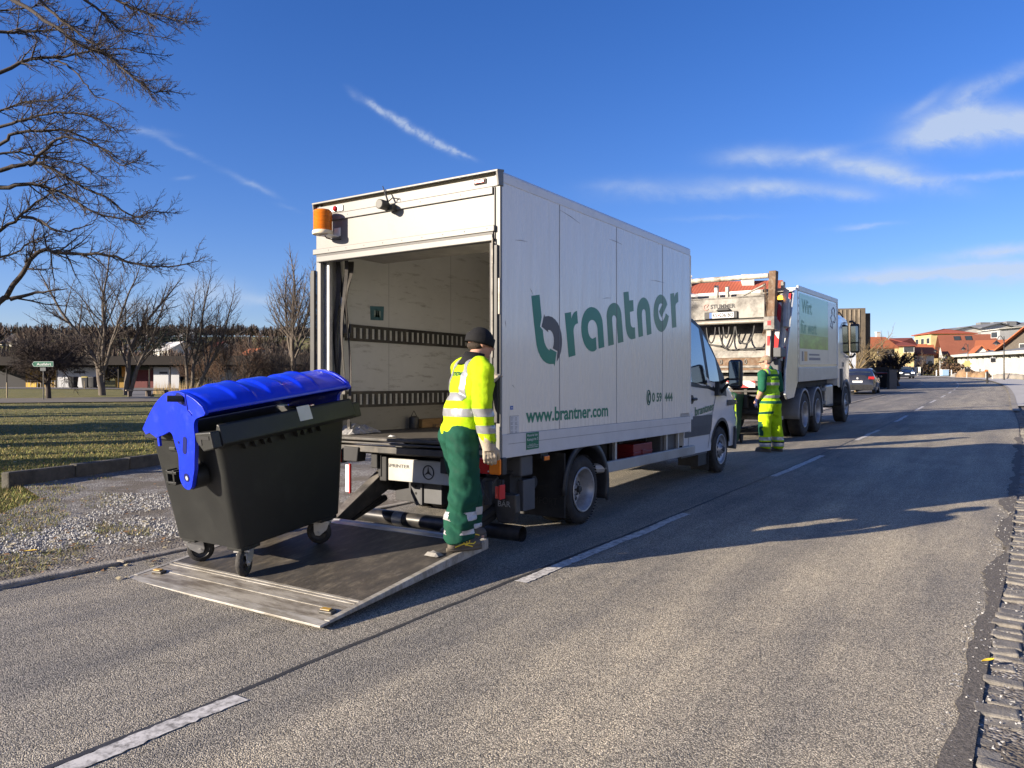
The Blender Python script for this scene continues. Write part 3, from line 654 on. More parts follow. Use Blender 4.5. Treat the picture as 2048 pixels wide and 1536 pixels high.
mb = MB(); mb.prism([(XL - .012, YB + .05, ZT + .004), (XL - .012, YB - .05, ZT - .012), (XL - .012, YB - .05, ZT - .03), (XL - .012, YB + .05, ZT - .016)], (XR - XL + .022, 0, 0)); mb.prism([(XR + .01, YB + .04, ZT - .14), (XR + .01, YB - .03, ZT - .14), (XR + .01, YB - .05, ZT - .03), (XR + .01, YB + .04, ZT - .014)], (-.02, 0, 0)); mb.prism([(XL - .008, YB + .04, ZT - .2), (XL - .008, YB - .03, ZT - .16), (XL - .008, YB - .05, ZT - .03), (XL - .008, YB + .04, ZT - .014)], (.016, 0, 0)); vob('roof_cap', mb, WREAR, bevel=.004)
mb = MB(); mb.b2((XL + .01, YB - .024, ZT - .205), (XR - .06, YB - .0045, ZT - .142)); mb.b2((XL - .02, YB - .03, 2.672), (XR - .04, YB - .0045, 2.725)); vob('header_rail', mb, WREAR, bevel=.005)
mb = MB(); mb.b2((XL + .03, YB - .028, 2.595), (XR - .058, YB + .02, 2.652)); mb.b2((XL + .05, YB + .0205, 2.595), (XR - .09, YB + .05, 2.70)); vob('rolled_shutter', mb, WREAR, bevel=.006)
mb = MB(); mb.b2((XL + .02, YB - .02, 2.6525), (XR - .058, YB + .02, 2.6715)); mb.b2((XR - .052, YB - .009, 2.6), (XR - .044, YB - .0005, ZT - .145)); vob('shutter_gap', mb, BLACKP)
mb = MB(); s_ = random.Random(2)
for i in range(9): mb.ball((XL + .2 + i * .235, YB - .031, 2.70), (.006, .003, .006), 6, 4)
for i in range(4): mb.ball((XL + .45 + i * .45, YB - .025, ZT - .17), (.006, .003, .006), 6, 4)
vob('rivet', mb, INKG)
# marker lamps, beacon, camera on the header
mb = MB(); mb.box((XR - .19, YB - .018, ZT - .085), (.125, .012, .045)); ml = vob('marker_lamp', mb, BLACKP, bevel=.006); mb = MB(); mb.box((XR - .19, YB - .028, ZT - .085), (.10, .012, .03)); obj('lens', mb, RED, parent=ml, bevel=.006)
mb = MB(); mb.box((XL + .30, YB - .018, ZT - .10), (.17, .012, .06)); ml = vob('marker_lamp', mb, STEEL, bevel=.006); mb = MB(); mb.lathe([(.026, 0), (.026, -.012), (.018, -.022), (0, -.026)], (XL + .29, YB - .024, ZT - .10), 'Y', 16); mb.s = False; obj('lens', mb, RED, parent=ml, smooth_deg=40)
bc = Vector((XL + .245, YB - .145, 2.855))
mb = MB(); mb.b2((bc.x + .02, YB - .02, bc.z - .03), (bc.x + .10, YB - .0045, bc.z + .05)); mb.b2((bc.x - .03, YB - .16, bc.z - .042), (bc.x + .09, YB - .02, bc.z - .03)); beacon = vob('beacon', mb, WPAINT, bevel=.004)
mb = MB(); mb.lathe([(.0, -.03), (.094, -.03), (.098, -.024), (.098, .0), (.092, .008), (0, .008)], bc, 'Z', 28); obj('beacon_base', mb, mat('cream_plastic', (.72, .62, .44), .4), parent=beacon, smooth_deg=40)
mb = MB(); prof = [(.088, .008)]
for i in range(14): prof += [(.0895, .012 + i * .013), (.087, .0185 + i * .013)]
prof += [(.084, .197), (.072, .206), (0, .209)]; mb.lathe(prof, bc, 'Z', 32); obj('beacon_lens', mb, AMBER, parent=beacon, smooth_deg=35)
mb = MB(); mb.lathe([(0, .01), (.045, .012), (.04, .05), (.018, .06), (.018, .10), (.034, .11), (.03, .15), (0, .16)], bc, 'Z', 16); obj('beacon_reflector', mb, STEELD, parent=beacon)
mb = MB(); mb.tube([bc + Vector((.02, .0, -.03)), bc + Vector((.03, .02, -.06)), bc + Vector((.07, .08, -.075)), (bc.x + .10, YB - .004, bc.z - .06)], .006, 6); obj('beacon_cable', mb, BLACKP, parent=beacon)
cc = Vector((XM - .10, YB - .10, 3.02))
mb = MB(); mb.lathe([(0, -.075), (.038, -.075), (.044, -.07), (.044, .02), (.036, .035), (0, .035)], cc, 'Y', 16); mb.box(cc + Vector((.03, .05, -.02)), (.09, .06, .05)); camp = vob('reversing_camera', mb, mat('camera_housing', (.06, .058, .05), .5), smooth_deg=35)
mb = MB(); mb.tube([cc + Vector((.02, .02, .03)), cc + Vector((.05, .05, .07)), cc + Vector((.11, .09, .06)), cc + Vector((.12, .095, -.01)), cc + Vector((.08, .09, .03))], .005, 6); mb.tube([cc + Vector((.02, .02, .04)), cc + Vector((-.02, .03, .12)), cc + Vector((-.06, .04, .19))], [.009, .007, .004], 6); obj('camera_cable', mb, BLACKP, parent=camp)
# inside: liners, lashing rails, kick boards, shutter guides, roof ribs
mb = MB(); mb.b2((XL + .0305, YB + .06, ZF + .26), (XL + .042, YF - .041, ZT - .1)); lin = vob('wall_liner', mb, LINER)
mb = MB(); mb.b2((XL + .0305, YB + .06, ZF + .001), (XL + .05, YF - .06, ZF + .258)); vob('kick_board', mb, LINERLOW)
mb = MB(); mb.b2((XR - .045, YB + .06, ZF + .001), (XR - .0295, YF - .041, ZT - .1)); vob('wall_liner', mb, LINER)
mb = MB(); mb.b2((XL + .0501, YF - .055, ZF + .26), (XR - .046, YF - .0405, ZT - .1)); vob('wall_liner', mb, LINER)
mb = MB(); mb.b2((XL + .0511, YF - .065, ZF + .001), (XR - .046, YF - .0412, ZF + .258)); vob('kick_board', mb, LINERLOW)
for z in (1.93, 1.24):
    mb = MB(); y0, y1 = YB + .34, YF - .08
    mb.b2((XL + .0421, y0, z - .085), (XL + .060, y1, z - .055)); mb.b2((XL + .0421, y0, z + .055), (XL + .060, y1, z + .085)); n = 44
    for i in range(n + 1):
        y = y0 + (y1 - y0) * i / n; mb.b2((XL + .0422, y - .021, z - .0545), (XL + .056, y + .021, z + .0545))
    mb.cur = 1
    for i in range(n):
        y = y0 + (y1 - y0) * (i + .5) / n
        for zz in (-.03, .0, .03): mb.b2((XL + .0423, y - .010, z + zz - .009), (XL + .0465, y + .010, z + zz + .009))
    vob('lashing_rail', mb, [STEELD, mat('slot_liner_bright', (.50, .49, .45), .6)])
mb = MB()
for i in range(3): mb.b2((XL + .0424, YB + 1.1 * i + 1.0, ZF + .262), (XL + .0432, YB + 1.1 * i + 1.004, ZT - .1))
vob('liner_joint', mb, INKG)
mb = MB(); mb.b2((XL + .061, YB + .055, ZF), (XL + .12, YB + .10, 2.6)); mb.b2((XL + .0305, YB + .12, ZF + .3), (XL + .075, YB + .17, 2.75)); mb.b2((XL + .06, YB + .22, ZF + .3), (XL + .10, YB + .26, 2.75)); mb.b2((XR - .13, YB + .055, ZF), (XR - .07, YB + .10, 2.6)); vob('shutter_guide', mb, STEEL, bevel=.003)
mb = MB()
for i in range(6): mb.b2((XL + .05, YB + .5 + i * .7, ZT - .10), (XR - .05, YB + .55 + i * .7, ZT - .063))
mb.b2((XL + .06, YB + .06, 2.7), (XR - .06, YB + .9, 2.73)); vob('roof_rib', mb, mat('roof_liner', (.36, .34, .29), .8, var=.15))
# interior sticker
mb = MB(); q = [X(px, py, XL + .0428) for px, py in ((740, 612), (768, 613), (767, 641), (741, 640))]; mb.add(q, [(0, 1, 2, 3)]); mb.cur = 1
for i in range(5):
    y = q[0].y + .06 + (q[1].y - q[0].y - .16) * i / 4; mb.b2((XL + .043, y, q[2].z + .03), (XL + .0434, y + .05, q[0].z - .04 - (i % 2) * .05))
vob('wall_sticker', mb, [mat('sticker_teal', (.045, .12, .145), .6, var=.3, vscale=14), mat('sticker_pale', (.20, .26, .25), .6)])
# lettering on the side -------------------------------------------------
def side_poly(mb, pts, off=.0012, thick=None):
    vs = [X(px, py, XR) for px, py in pts]; p2, fs = tess([(v.y, v.z) for v in vs])
    mb.add([(XR + off, a, b) for a, b in p2], fs)
def cv(pts, n=7):
    """polyline with bezier pieces: a tuple of 4 numbers-pairs ('c', p1, p2, p3) bends from the last point"""
    out = []
    for p in pts:
        if p[0] == 'c':
            a, b, c, d = out[-1], p[1], p[2], p[3]
            for i in range(1, n + 1):
                t = i / n; out.append(tuple((1 - t) ** 3 * a[k] + 3 * (1 - t) ** 2 * t * b[k] + 3 * (1 - t) * t * t * c[k] + t ** 3 * d[k] for k in (0, 1)))
        else: out.append(p)
    return out
def z1(pts): return [(1050 + x / 9.0375, 570 + y / 9.0353) for x, y in cv(pts)]     # read off an enlarged view, 9x
def z2(pts): return [(1200 + x / 9.0353, 570 + y / 9.0353) for x, y in cv(pts)]
logo = vob('company_lettering', MB(), GREEN)
def letter(name, polys, m):
    mb = MB()
    for p in polys: side_poly(mb, p)
    obj(name, mb, m, parent=logo, fix=False)
letter('letter_b', [z1([(112, 196), (262, 175), (300, 580), (272, 752), (322, 815), ('c', (330, 930), (340, 1110), (443, 1185)), (445, 1145), (570, 1215), (535, 1470), (515, 1425), ('c', (350, 1470), (215, 1290), (190, 950)), (160, 690)])], GREEN)
letter('letter_b', [z1([(345, 525), (360, 568), ('c', (520, 510), (660, 720), (668, 985)), ('c', (672, 1150), (640, 1290), (572, 1385)), (585, 1195), (500, 1145), ('c', (545, 1000), (520, 800), (415, 812)), (420, 855), (298, 752)])], TAUPE)
letter('letter_r', [z1([(716, 508), (830, 487), (838, 610), ('c', (850, 540), (880, 480), (938, 466)), (958, 692), ('c', (900, 700), (872, 760), (878, 850)), (912, 1270), (788, 1308)])], GREEN)
letter('letter_a', [z1([(1330, 1150), (1310, 820), ('c', (1305, 700), (1260, 625), (1205, 630)), ('c', (1150, 640), (1130, 720), (1137, 800)), ('c', (1145, 900), (1180, 970), (1222, 970)), (1282, 940), (1294, 1150), ('c', (1270, 1200), (1230, 1210), (1195, 1200)), ('c', (1080, 1170), (1015, 960), (1015, 760)), ('c', (1015, 560), (1090, 400), (1200, 397)), ('c', (1330, 400), (1395, 560), (1405, 700)), (1434, 1122)])], GREEN)
letter('letter_n', [z2([(150, 1103), (118, 560), ('c', (120, 420), (180, 322), (252, 322)), ('c', (330, 322), (380, 420), (388, 560)), (424, 1025), (327, 1053), (298, 640), ('c', (292, 560), (262, 548), (245, 548)), ('c', (225, 550), (215, 590), (220, 660)), (250, 1075)])], GREEN2)
letter('letter_t', [z2([(422, 130), (515, 118), (526, 280), (598, 272), (608, 470), (540, 488), (548, 660), ('c', (555, 740), (570, 765), (600, 768)), (630, 765), (640, 965), (570, 984), ('c', (500, 970), (470, 850), (462, 740))])], GREEN2)
letter('letter_n', [z2([(697, 945), (666, 500), ('c', (665, 340), (730, 224), (785, 224)), ('c', (850, 226), (900, 340), (906, 480)), (930, 882), (848, 910), (822, 500), ('c', (818, 450), (800, 434), (786, 436)), ('c', (765, 440), (752, 490), (756, 560)), (778, 922)])], GREEN2)
letter('letter_e', [z2([(1110, 590), (1066, 478), (1128, 345), ('c', (1110, 325), (1085, 330), (1070, 355)), ('c', (1040, 410), (1045, 560), (1085, 630)), ('c', (1120, 680), (1165, 640), (1188, 512)), (1244, 562), ('c', (1215, 760), (1160, 850), (1105, 850)), ('c', (1020, 840), (960, 650), (966, 470)), ('c', (970, 310), (1030, 168), (1100, 170)), ('c', (1160, 180), (1200, 270), (1216, 350))])], GREEN3)
letter('letter_r', [z2([(1268, 160), (1336, 143), (1343, 228), ('c', (1350, 170), (1370, 135), (1408, 127)), (1416, 305), ('c', (1380, 320), (1360, 350), (1364, 400)), (1380, 760), (1304, 778)])], GREEN3)
def side_text(txt, p0, p1, hpx, m, name, bold=.0, space=1., sx=None):
    a, b = X(*p0, XR), X(*p1, XR); h = abs(X(p0[0], p0[1] - hpx, XR).z - a.z); mb = MB(); text_mesh(txt, mb, (XR, a.y, a.z), b - a, Vector((0, 0, 1)), size=h, width=(b - a).length, off=.0014, bold=bold, space=space)
    return vob(name, mb, m, fix=False)
side_text('www.brantner.com', (1051.5, 845), (1216, 831.5), 29, GREEN, 'web_address', .028)
side_text('0 59  444', (1304, 803), (1345, 801.5), 17.5, mat('logo_green_dark', (.02, .12, .075), .35), 'phone_number', .035)
a = X(1297, 795, XR); mb = MB(); pts = []
for i in range(28): t = 2 * math.pi * i / 28; pts.append((XR + .003, a.y + .052 * math.cos(t), a.z + .085 * math.sin(t)))
mb.tube(pts + [pts[0], pts[1]], .006, 5, False); mb.tube([(XR + .003, a.y + .018, a.z + .05), (XR + .003, a.y - .012, a.z + .02), (XR + .003, a.y - .012, a.z - .03), (XR + .003, a.y + .012, a.z - .055)], [.013, .007, .007, .013], 6); vob('phone_symbol', mb, mat('logo_green_dark2', (.02, .12, .075), .35))
# stickers
def sticker(name, quad, m, off=.0016):
    mb = MB(); side_poly(mb, quad, off); return vob(name, mb, m, fix=False)
st = sticker('green_notice', [(1051, 866), (1076.5, 863), (1076.5, 896), (1051, 900)], STICKG, .007)
def on_side(txt, p0, p1, hpx, m, parent, bold=.01, off=.0078):
    a, b = X(*p0, XR), X(*p1, XR); h = abs(X(p0[0], p0[1] - hpx, XR).z - a.z); mb = MB(); text_mesh(txt, mb, (XR, a.y, a.z), b - a, Vector((0, 0, 1)), size=h, width=(b - a).length, off=off, bold=bold); obj('notice_text', mb, m, parent=parent, fix=False)
on_side('Material der', (1053, 873.5), (1074.5, 870.5), 5, STICKW, st); on_side('Kategorie 3', (1053, 882), (1074.5, 879), 5.5, STICKW, st); on_side('Nicht für den', (1057, 890), (1070, 888.3), 2.2, STICKW, st); on_side('menschlichen Verzehr', (1053, 896), (1074.5, 893.3), 2.6, STICKW, st)
mb = MB(); side_poly(mb, [(1052, 891.7), (1075.5, 888.8), (1075.5, 889.5), (1052, 892.4)], .0078); obj('notice_line', mb, STICKW, parent=st, fix=False)
st = sticker('weight_table', [(1019, 832), (1037.5, 831), (1038, 878), (1019.5, 881.5)], STICKW)
mb = MB(); g_ = random.Random(8)
for r_ in range(5):
    for c_ in range(2):
        x0, y0 = 1021 + c_ * 8.3, 835 + r_ * 9
        for j in range(3): side_poly(mb, [(x0 + g_.random(), y0 + j * 2.4), (x0 + 3 + g_.random() * 3.5, y0 + j * 2.4 - .2), (x0 + 4, y0 + j * 2.4 + .7), (x0, y0 + j * 2.4 + .9)], .0026)
for e in ([(1019, 832), (1037.5, 831), (1037.5, 831.8), (1019, 832.8)], [(1019.5, 880.7), (1038, 877.2), (1038, 878), (1019.5, 881.5)], [(1019, 832), (1019.8, 832), (1020.2, 881.5), (1019.4, 881.5)]): side_poly(mb, e, .0027)
obj('table_print', mb, INKG, parent=st, fix=False)
st = sticker('blue_label', [(1020, 812), (1026, 811.6), (1026, 819), (1020, 819.5)], STICKB); mb = MB(); side_poly(mb, [(1022, 814.2), (1024.3, 814), (1024.3, 816.8), (1022, 817)], .003); obj('label_mark', mb, STICKW, parent=st, fix=False)
st = sticker('maker_plate', [(1361, 827), (1377.3, 825.3), (1377.3, 839.5), (1361, 841.5)], mat('plate_beige', (.34, .30, .25), .5)); on_side('SPERMANN', (1362, 834), (1376.5, 832.7), 5, STICKW, st, .0, .0026); on_side('AUFBAUTEN', (1363, 839.8), (1376, 838.3), 2.6, STICKW, st, .0, .0026)
sticker('small_label', [(1378.5, 826), (1385.5, 825), (1385.5, 838.5), (1378.5, 839.5)], STICKW)
# scuffs: short scratches in the side panels
mb = MB()
for (x0, y0, x1, y1) in ((1218, 478, 1244, 489), (1311, 478, 1318, 490), (1204, 598, 1222, 596), (1060, 577, 1066, 590), (1024, 770, 1029, 776), (1010, 640, 1012, 655), (1120, 420, 1160, 447), (1030, 480, 1055, 484), (1300, 560, 1330, 566)):
    a, b = X(x0, y0, XR), X(x1, y1, XR); mb.tube([(XR + .0004, a.y, a.z), (XR + .0004, (a.y + b.y) / 2, (a.z + b.z) / 2 + .006), (XR + .0004, b.y, b.z)], [.001, .0035, .001], 4)
vob('scratch', mb, mat('scuff_grey', (.33, .32, .31), .6))

# chassis, axle, wheels ---------------------------------------------------
GZR, GZF = gz(-4.2, 6.87), gz(-4.2, 11.4)
mb = MB()
for x in (XM - .42, XM + .42): mb.b2((x - .04, YB + .1, .60), (x + .04, YF + 1.6, .745))
for y in (5.9, 6.9, 7.8, 8.8, 9.5): mb.b2((XM - .4, y - .05, .62), (XM + .4, y + .05, .74))
mb.b2((XM - .95, YB + .3, .72), (XM + .95, YB + .4, .775)); mb.b2((XM - .95, 7.9, .72), (XM + .95, 8.0, .775)); mb.b2((XM - .95, 9.2, .72), (XM + .95, 9.3, .775))
mb.tube([(XM - .85, 6.87, GZR + .34), (XM + .85, 6.87, GZR + .34)], .075, 10); mb.ball((XM, 6.87, GZR + .34), (.2, .2, .18)); mb.tube([(XM, 6.9, .5), (XM, 10.5, .6)], .045, 8)
mb.b2((XM - .05 + .3, 8.0, .42), (XM + .78, 8.75, .74)); vob('chassis', mb, CHASSIS, bevel=.008)
def wheel(parent, x_out, yc, zc, rad, width, rim_r, side=1, dual=False, name='wheel', dish=.09, holes=8, capcol=None):
    """x_out: outer face of the tyre; side=1 faces +X"""
    s = side; r = rad
    mb = MB(); mb.lathe([(rim_r, -s * .012), (rim_r + .03, -s * .002), (r - .055, 0), (r - .018, -s * .022), (r, -s * .055), (r, -s * (width - .055)), (r - .018, -s * (width - .022)), (rim_r + .02, -s * width), (rim_r, -s * (width - .01))], (x_out, yc, zc), 'X', 48)
    if dual: mb.lathe([(rim_r, -s * .012), (r - .05, 0), (r - .018, -s * .022), (r, -s * .055), (r, -s * (width - .055)), (r - .018, -s * (width - .022)), (rim_r, -s * (width - .01))], (x_out - s * (width + .04), yc, zc), 'X', 40)
    w = obj(name, MB(), RUBBER, parent=parent); ty = obj('tyre', mb, RUBBER, parent=w, smooth_deg=38)
    mb = MB()                                          # tread grooves
    for k in range(60):
        a = 2 * math.pi * k / 60; c = Vector((x_out - s * .05, yc + math.cos(a) * (r + .001), zc + math.sin(a) * (r + .001))); mb.box(c, (.07, .012, .006), Euler((a + math.pi / 2, 0, 0)).to_matrix())
    obj('tread', mb, RUBBER, parent=w)
    mb = MB(); d = dish; mb.lathe([(rim_r, -s * .012), (rim_r + .012, -s * .0), (rim_r + .006, s * .006), (rim_r - .008, s * .004), (rim_r - .018, -s * .02), (rim_r - .03, -s * .035), (rim_r - .036, -s * (d * .55)), (rim_r - .055, -s * d), (rim_r - .09, -s * (d + .01)), (.07, -s * (d - .035)), (.06, -s * (d - .06)), (0, -s * (d - .06))], (x_out, yc, zc), 'X', 40)
    mb.cur = 1
    for k in range(holes):
        a = 2 * math.pi * (k + .5) / holes; rr = (rim_r - .09 + .07) * .58; mb.lathe([(0, 0), (.024, 0), (.02, s * .004), (0, s * .004)], (x_out - s * (d - .006 + (rim_r - .09 - rr) * -.15), yc + rr * math.cos(a), zc + rr * math.sin(a)), 'X', 10)
    rm = obj('rim', mb, [RIM, CHASSIS], parent=w, smooth_deg=40)
    mb = MB()
    for k in range(6):
        a = 2 * math.pi * k / 6; mb.lathe([(0, s * .02), (.012, s * .02), (.014, 0)], (x_out - s * (d - .045), yc + .052 * math.cos(a), zc + .052 * math.sin(a)), 'X', 6)
    mb.lathe([(.036, 0), (.034, s * .03), (0, s * .034)], (x_out - s * (d - .055), yc, zc), 'X', 16); obj('hub', mb, capcol or STEELD, parent=rm)
    return w
RW = .345
wheel(van, XR - .05, 6.87, GZR + RW, RW, .19, .215, 1, True, dish=.125, holes=8)
wheel(van, XL + .05, 6.87, GZR + RW, RW, .19, .215, -1, True, dish=.125, holes=8)
XC = -3.70                                            # cab side
wheel(van, XC - .01, 11.35, GZF + RW, RW, .21, .215, 1, dish=.03, holes=10, capcol=GREYP)
wheel(van, 2 * XM - XC + .01, 11.35, GZF + RW, RW, .21, .215, -1, dish=.03, holes=10, capcol=GREYP)
# rear mudguard arches and flaps
for s, x in ((1, XR), (-1, XL)):
    mb = MB(); rows = []
    for i in range(25):
        a = R(-22 + 205 * i / 24); rr = RW + .085; rows.append([Vector((x - s * q, 6.87 + math.cos(a) * rr, GZR + RW + math.sin(a) * (rr * .98) + .02)) for q in (.50, .02, .012)])
        rows[-1].append(rows[-1][2] + Vector((0, math.cos(a) * .055, math.sin(a) * .055))); rows[-1].append(rows[-1][3] + Vector((-s * .02, 0, 0)))
    mb.s = True; mb.grid(rows); mb.s = False; g = vob('mudguard', mb, BLACKP); g.modifiers.new('thickness', 'SOLIDIFY').thickness = .008
    mb = MB(); yb = 6.87 - RW - .10; mb.b2((x - s * .53, yb, GZR + .12), (x - s * .02, yb + .014, .74)); mb.b2((x - s * .53, yb - .002, GZR + .40), (x - s * .02, yb + .016, GZR + .43)); fl = vob('mud_flap', mb, BLACKP, bevel=.004)
    if s == 1:
        mb = MB(); text_mesh('COMFORT', mb, (x - .50, yb - .003, GZR + .24), (1, 0, 0), (0, 0, 1), size=.07, width=.40, off=.001); obj('flap_lettering', mb, STEELD, parent=fl, fix=False)
# side guard rail, uprights, marker lamp, tool box, battery box and lines under the box
mb = MB(); y0, y1 = X(1213, 950, XR).y, X(1388, 900, XR).y; mb.prism([(XR - .02, y0, .46), (XR - .02, y0, .575), (XR - .055, y0, .58), (XR - .055, y0, .455)], (0, y1 - y0 + .1, 0)); mb.tube([(XR - .045, y0 + .03, .515), (XR - .10, y0 - .05, .515), (XR - .2, y0 - .06, .515)], .055, 8); rail = vob('side_guard', mb, mat('side_guard_alu', (.42, .42, .41), .45, .3, var=.12, dirt=(.2, .18, .15)), bevel=.006)
mb = MB()
for px in (1242, 1343, 1366): y = X(px, 900, XR).y; mb.b2((XR - .095, y - .022, .50), (XR - .058, y + .022, .775))
vob('guard_upright', mb, STEEL, bevel=.003)
mb = MB(); p = X(1092, 916, XR - .02); mb.box((XR - .03, p.y, p.z), (.03, .10, .05)); mb.box((XR - .06, p.y, p.z + .03), (.05, .13, .06)); k_ = vob('side_lamp', mb, BLACKP, bevel=.004); mb = MB(); mb.box((XR - .011, p.y, p.z), (.012, .085, .04)); obj('lens', mb, ORANGE, parent=k_, bevel=.004)
mb = MB(); y0, y1 = 8.18, 8.72; mb.b2((XR - .42, y0, .50), (XR - .10, y1, .60)); mb.b2((XR - .42, y0, .604), (XR - .10, y1, .70)); mb.b2((XR - .43, y0 - .008, .596), (XR - .092, y1 + .008, .608)); mb.b2((XR - .10, (y0 + y1) / 2 - .05, .57), (XR - .085, (y0 + y1) / 2 + .05, .63)); vob('red_tool_box', mb, mat('red_plastic_box', (.16, .012, .016), .42, var=.15), bevel=.02)
mb = MB(); mb.b2((XR - .38, YB + .42, .58), (XR - .06, YB + .62, .76)); mb.b2((XR - .30, 9.0, .5), (XR - .10, 9.5, .77)); vob('battery_box', mb, GREYP, bevel=.015)
mb = MB(); q_ = random.Random(6)
for i in range(7):
    y = YB + .25 + i * .1; x = XR - .15 - i * .06; mb.tube([(x, y, .74), (x - .05, y + .1, .60 + .02 * i), (x + .05, y + .25, .66), (x - .03, y + .45, .74)], .008, 5)
mb.tube([(XR - .35, 7.4, .55), (XR - .3, 7.9, .48), (XR - .33, 8.9, .5)], .04, 8); mb.b2((XR - .75, 7.45, .40), (XR - .35, 8.05, .72)); vob('brake_lines', mb, CHASSIS)
# cab -----------------------------------------------------------------
WC = XC - XM; PYTH = .08                              # half width; the front stands slightly higher on the climbing road
def zc_(z): return z + GZF
prof_top = [(9.775, 2.37), (10.0, 2.385), (10.25, 2.375), (10.45, 2.33), (10.62, 2.25), (10.8, 2.12), (11.0, 1.95), (11.2, 1.76), (11.4, 1.56), (11.52, 1.43), (11.7, 1.365), (11.9, 1.29), (12.08, 1.20), (12.22, 1.09), (12.31, .95), (12.36, .80), (12.37, .62), (12.34, .42)]
def top_at(y):
    for (a, za), (b, zb) in zip(prof_top, prof_top[1:]):
        if a <= y <= b: return za + (zb - za) * (y - a) / (b - a)
    return prof_top[-1][1]
WY, WZ, WR = 11.35, RW, .43                           # wheel centre, arch radius
BELT = 1.34
def halfw(y, z):
    w = WC * (1 - .018 * max(0, y - 11) ** 2 - .11 * max(0, y - 11.75) ** 2)
    if z > BELT: w -= (z - BELT) * .125 + max(0, z - 2.2) ** 2 * .55
    if z < .75: w -= (.75 - z) * .06
    return w
ys = sorted(set([9.775, 9.9, 10.0, 10.15, 10.25, 10.35, 10.45, 10.53, 10.62, 10.7, 10.8, 10.9, 11.0, 11.1, 11.2, 11.3, 11.4, 11.46, 11.52, 11.6, 11.7, 11.8, 11.9, 12.0, 12.08, 12.15, 12.22, 12.27, 12.31, 12.34, 12.36] + [WY + WR * math.cos(R(a)) for a in range(0, 181, 12)]))
rows = []
for y in ys:
    zt = top_at(y); zb = .36
    if abs(y - WY) < WR: zb = max(zb, WZ + math.sqrt(WR * WR - (y - WY) ** 2))
    row = []; levels = 16
    for side in (1, -1):
        zs = [zb + (zt - zb) * (i / levels) for i in range(levels + 1)]
        pts = []
        for i, z in enumerate(zs):
            w = halfw(y, z); e = (zt - z)
            if e < .16: w -= .17 * (1 - math.sqrt(max(0, 1 - ((.16 - e) / .16) ** 2)))       # rounded shoulder
            pts.append(Vector((XM + side * w, y, zc_(z))))
        top = [Vector((XM + side * (halfw(y, zt) - .17) * f, y, zc_(zt + .018 * (1 - f * f)))) for f in (.75, .4)]
        row += (pts + top) if side == 1 else (top + pts)[::-1] if False else ([Vector((XM, y, zc_(zt + .02)))] + top[::-1] + pts[::-1])
    rows.append(row)
mb = MB(); mb.s = True; mb.grid(rows)
n0 = len(rows[-1]); mb.add(rows[-1], [tuple(range(n0))]); mb.s = False
cab = vob('cab', mb, CABW, smooth_deg=42)
mb = MB(); mb.b2((XM - WC + .12, 9.8, zc_(.42)), (XM + WC - .12, 12.2, zc_(1.0))); mb.b2((XM - WC + .03, 9.8, zc_(.44)), (XM + WC - .03, 10.85, zc_(.9))); vob('inner_arch', mb, CHASSIS)
mb = MB(); mb.b2((XM - 1.0, YF + .025, zc_(.5)), (XM + 1.0, 9.79, zc_(2.3))); vob('cab_back', mb, CABW)
def cab_patch(name, poly, m, off=.004, parent=None, sides=(1,), flat=True):
    """poly of (y, z) laid on the cab side"""
    for s in sides:
        mb = MB(); bm = bmesh.new(); f = bm.faces.new([bm.verts.new((0, y, z)) for y, z in poly]); bmesh.ops.triangulate(bm, faces=[f])
        bmesh.ops.subdivide_edges(bm, edges=bm.edges, cuts=3, use_grid_fill=True); bm.verts.index_update()
        mb.add([Vector((XM + s * (halfw(v.co.y, v.co.z) + off), v.co.y, zc_(v.co.z))) for v in bm.verts], [[v.index for v in f.verts] for f in bm.faces]); bm.free()
        o = obj(name, mb, m, parent=parent or cab, fix=False)
    return o
cab_patch('window_surround', [(9.8, 1.30), (10.75, 1.25), (11.60, 1.13), (11.50, 1.42), (11.36, 1.56), (11.12, 1.81), (10.84, 2.04), (10.62, 2.17), (10.40, 2.235), (9.8, 2.26)], BLACKP, .003, sides=(1, -1))
cab_patch('side_window', [(9.82, 1.36), (10.70, 1.31), (10.60, 2.11), (10.36, 2.18), (9.82, 2.20)], GLASS, .006, sides=(1, -1))
cab_patch('quarter_window', [(10.80, 1.36), (11.24, 1.33), (11.16, 1.70), (10.90, 1.93), (10.74, 2.04)], GLASS, .006, sides=(1, -1))
cab_patch('side_moulding', [(9.80, .60), (10.80, .60), (10.86, .66), (10.90, .88), (9.80, .88)], GREYP, .012, sides=(1, -1))
cab_patch('door_gap', [(10.93, .92), (10.955, .92), (11.12, 1.22), (11.10, 1.22)], INKG, .0035); cab_patch('door_gap', [(10.78, .40), (10.80, .40), (10.93, .92), (10.91, .92)], INKG, .0035)
cab_patch('door_gap', [(9.98, .40), (9.995, .40), (9.995, .60), (9.98, .60)], INKG, .0035)
cab_patch('arch_lip', [(WY + (WR + .045) * math.cos(R(a)), WZ + (WR + .045) * math.sin(R(a))) for a in range(8, 170, 9)] + [(WY + (WR - .005) * math.cos(R(a)), WZ + (WR - .005) * math.sin(R(a))) for a in range(168, 6, -9)], BLACKP, .005, sides=(1, -1))
cab_patch('indicator_strip', [(11.60, .99), (12.16, 1.0), (12.22, 1.07), (11.62, 1.08)], BLACKP, .012, sides=(1, -1)); cab_patch('repeater_lens', [(12.08, 1.015), (12.2, 1.02), (12.22, 1.055), (12.08, 1.055)], mat('dark_orange', (.30, .09, .02), .3), .016)
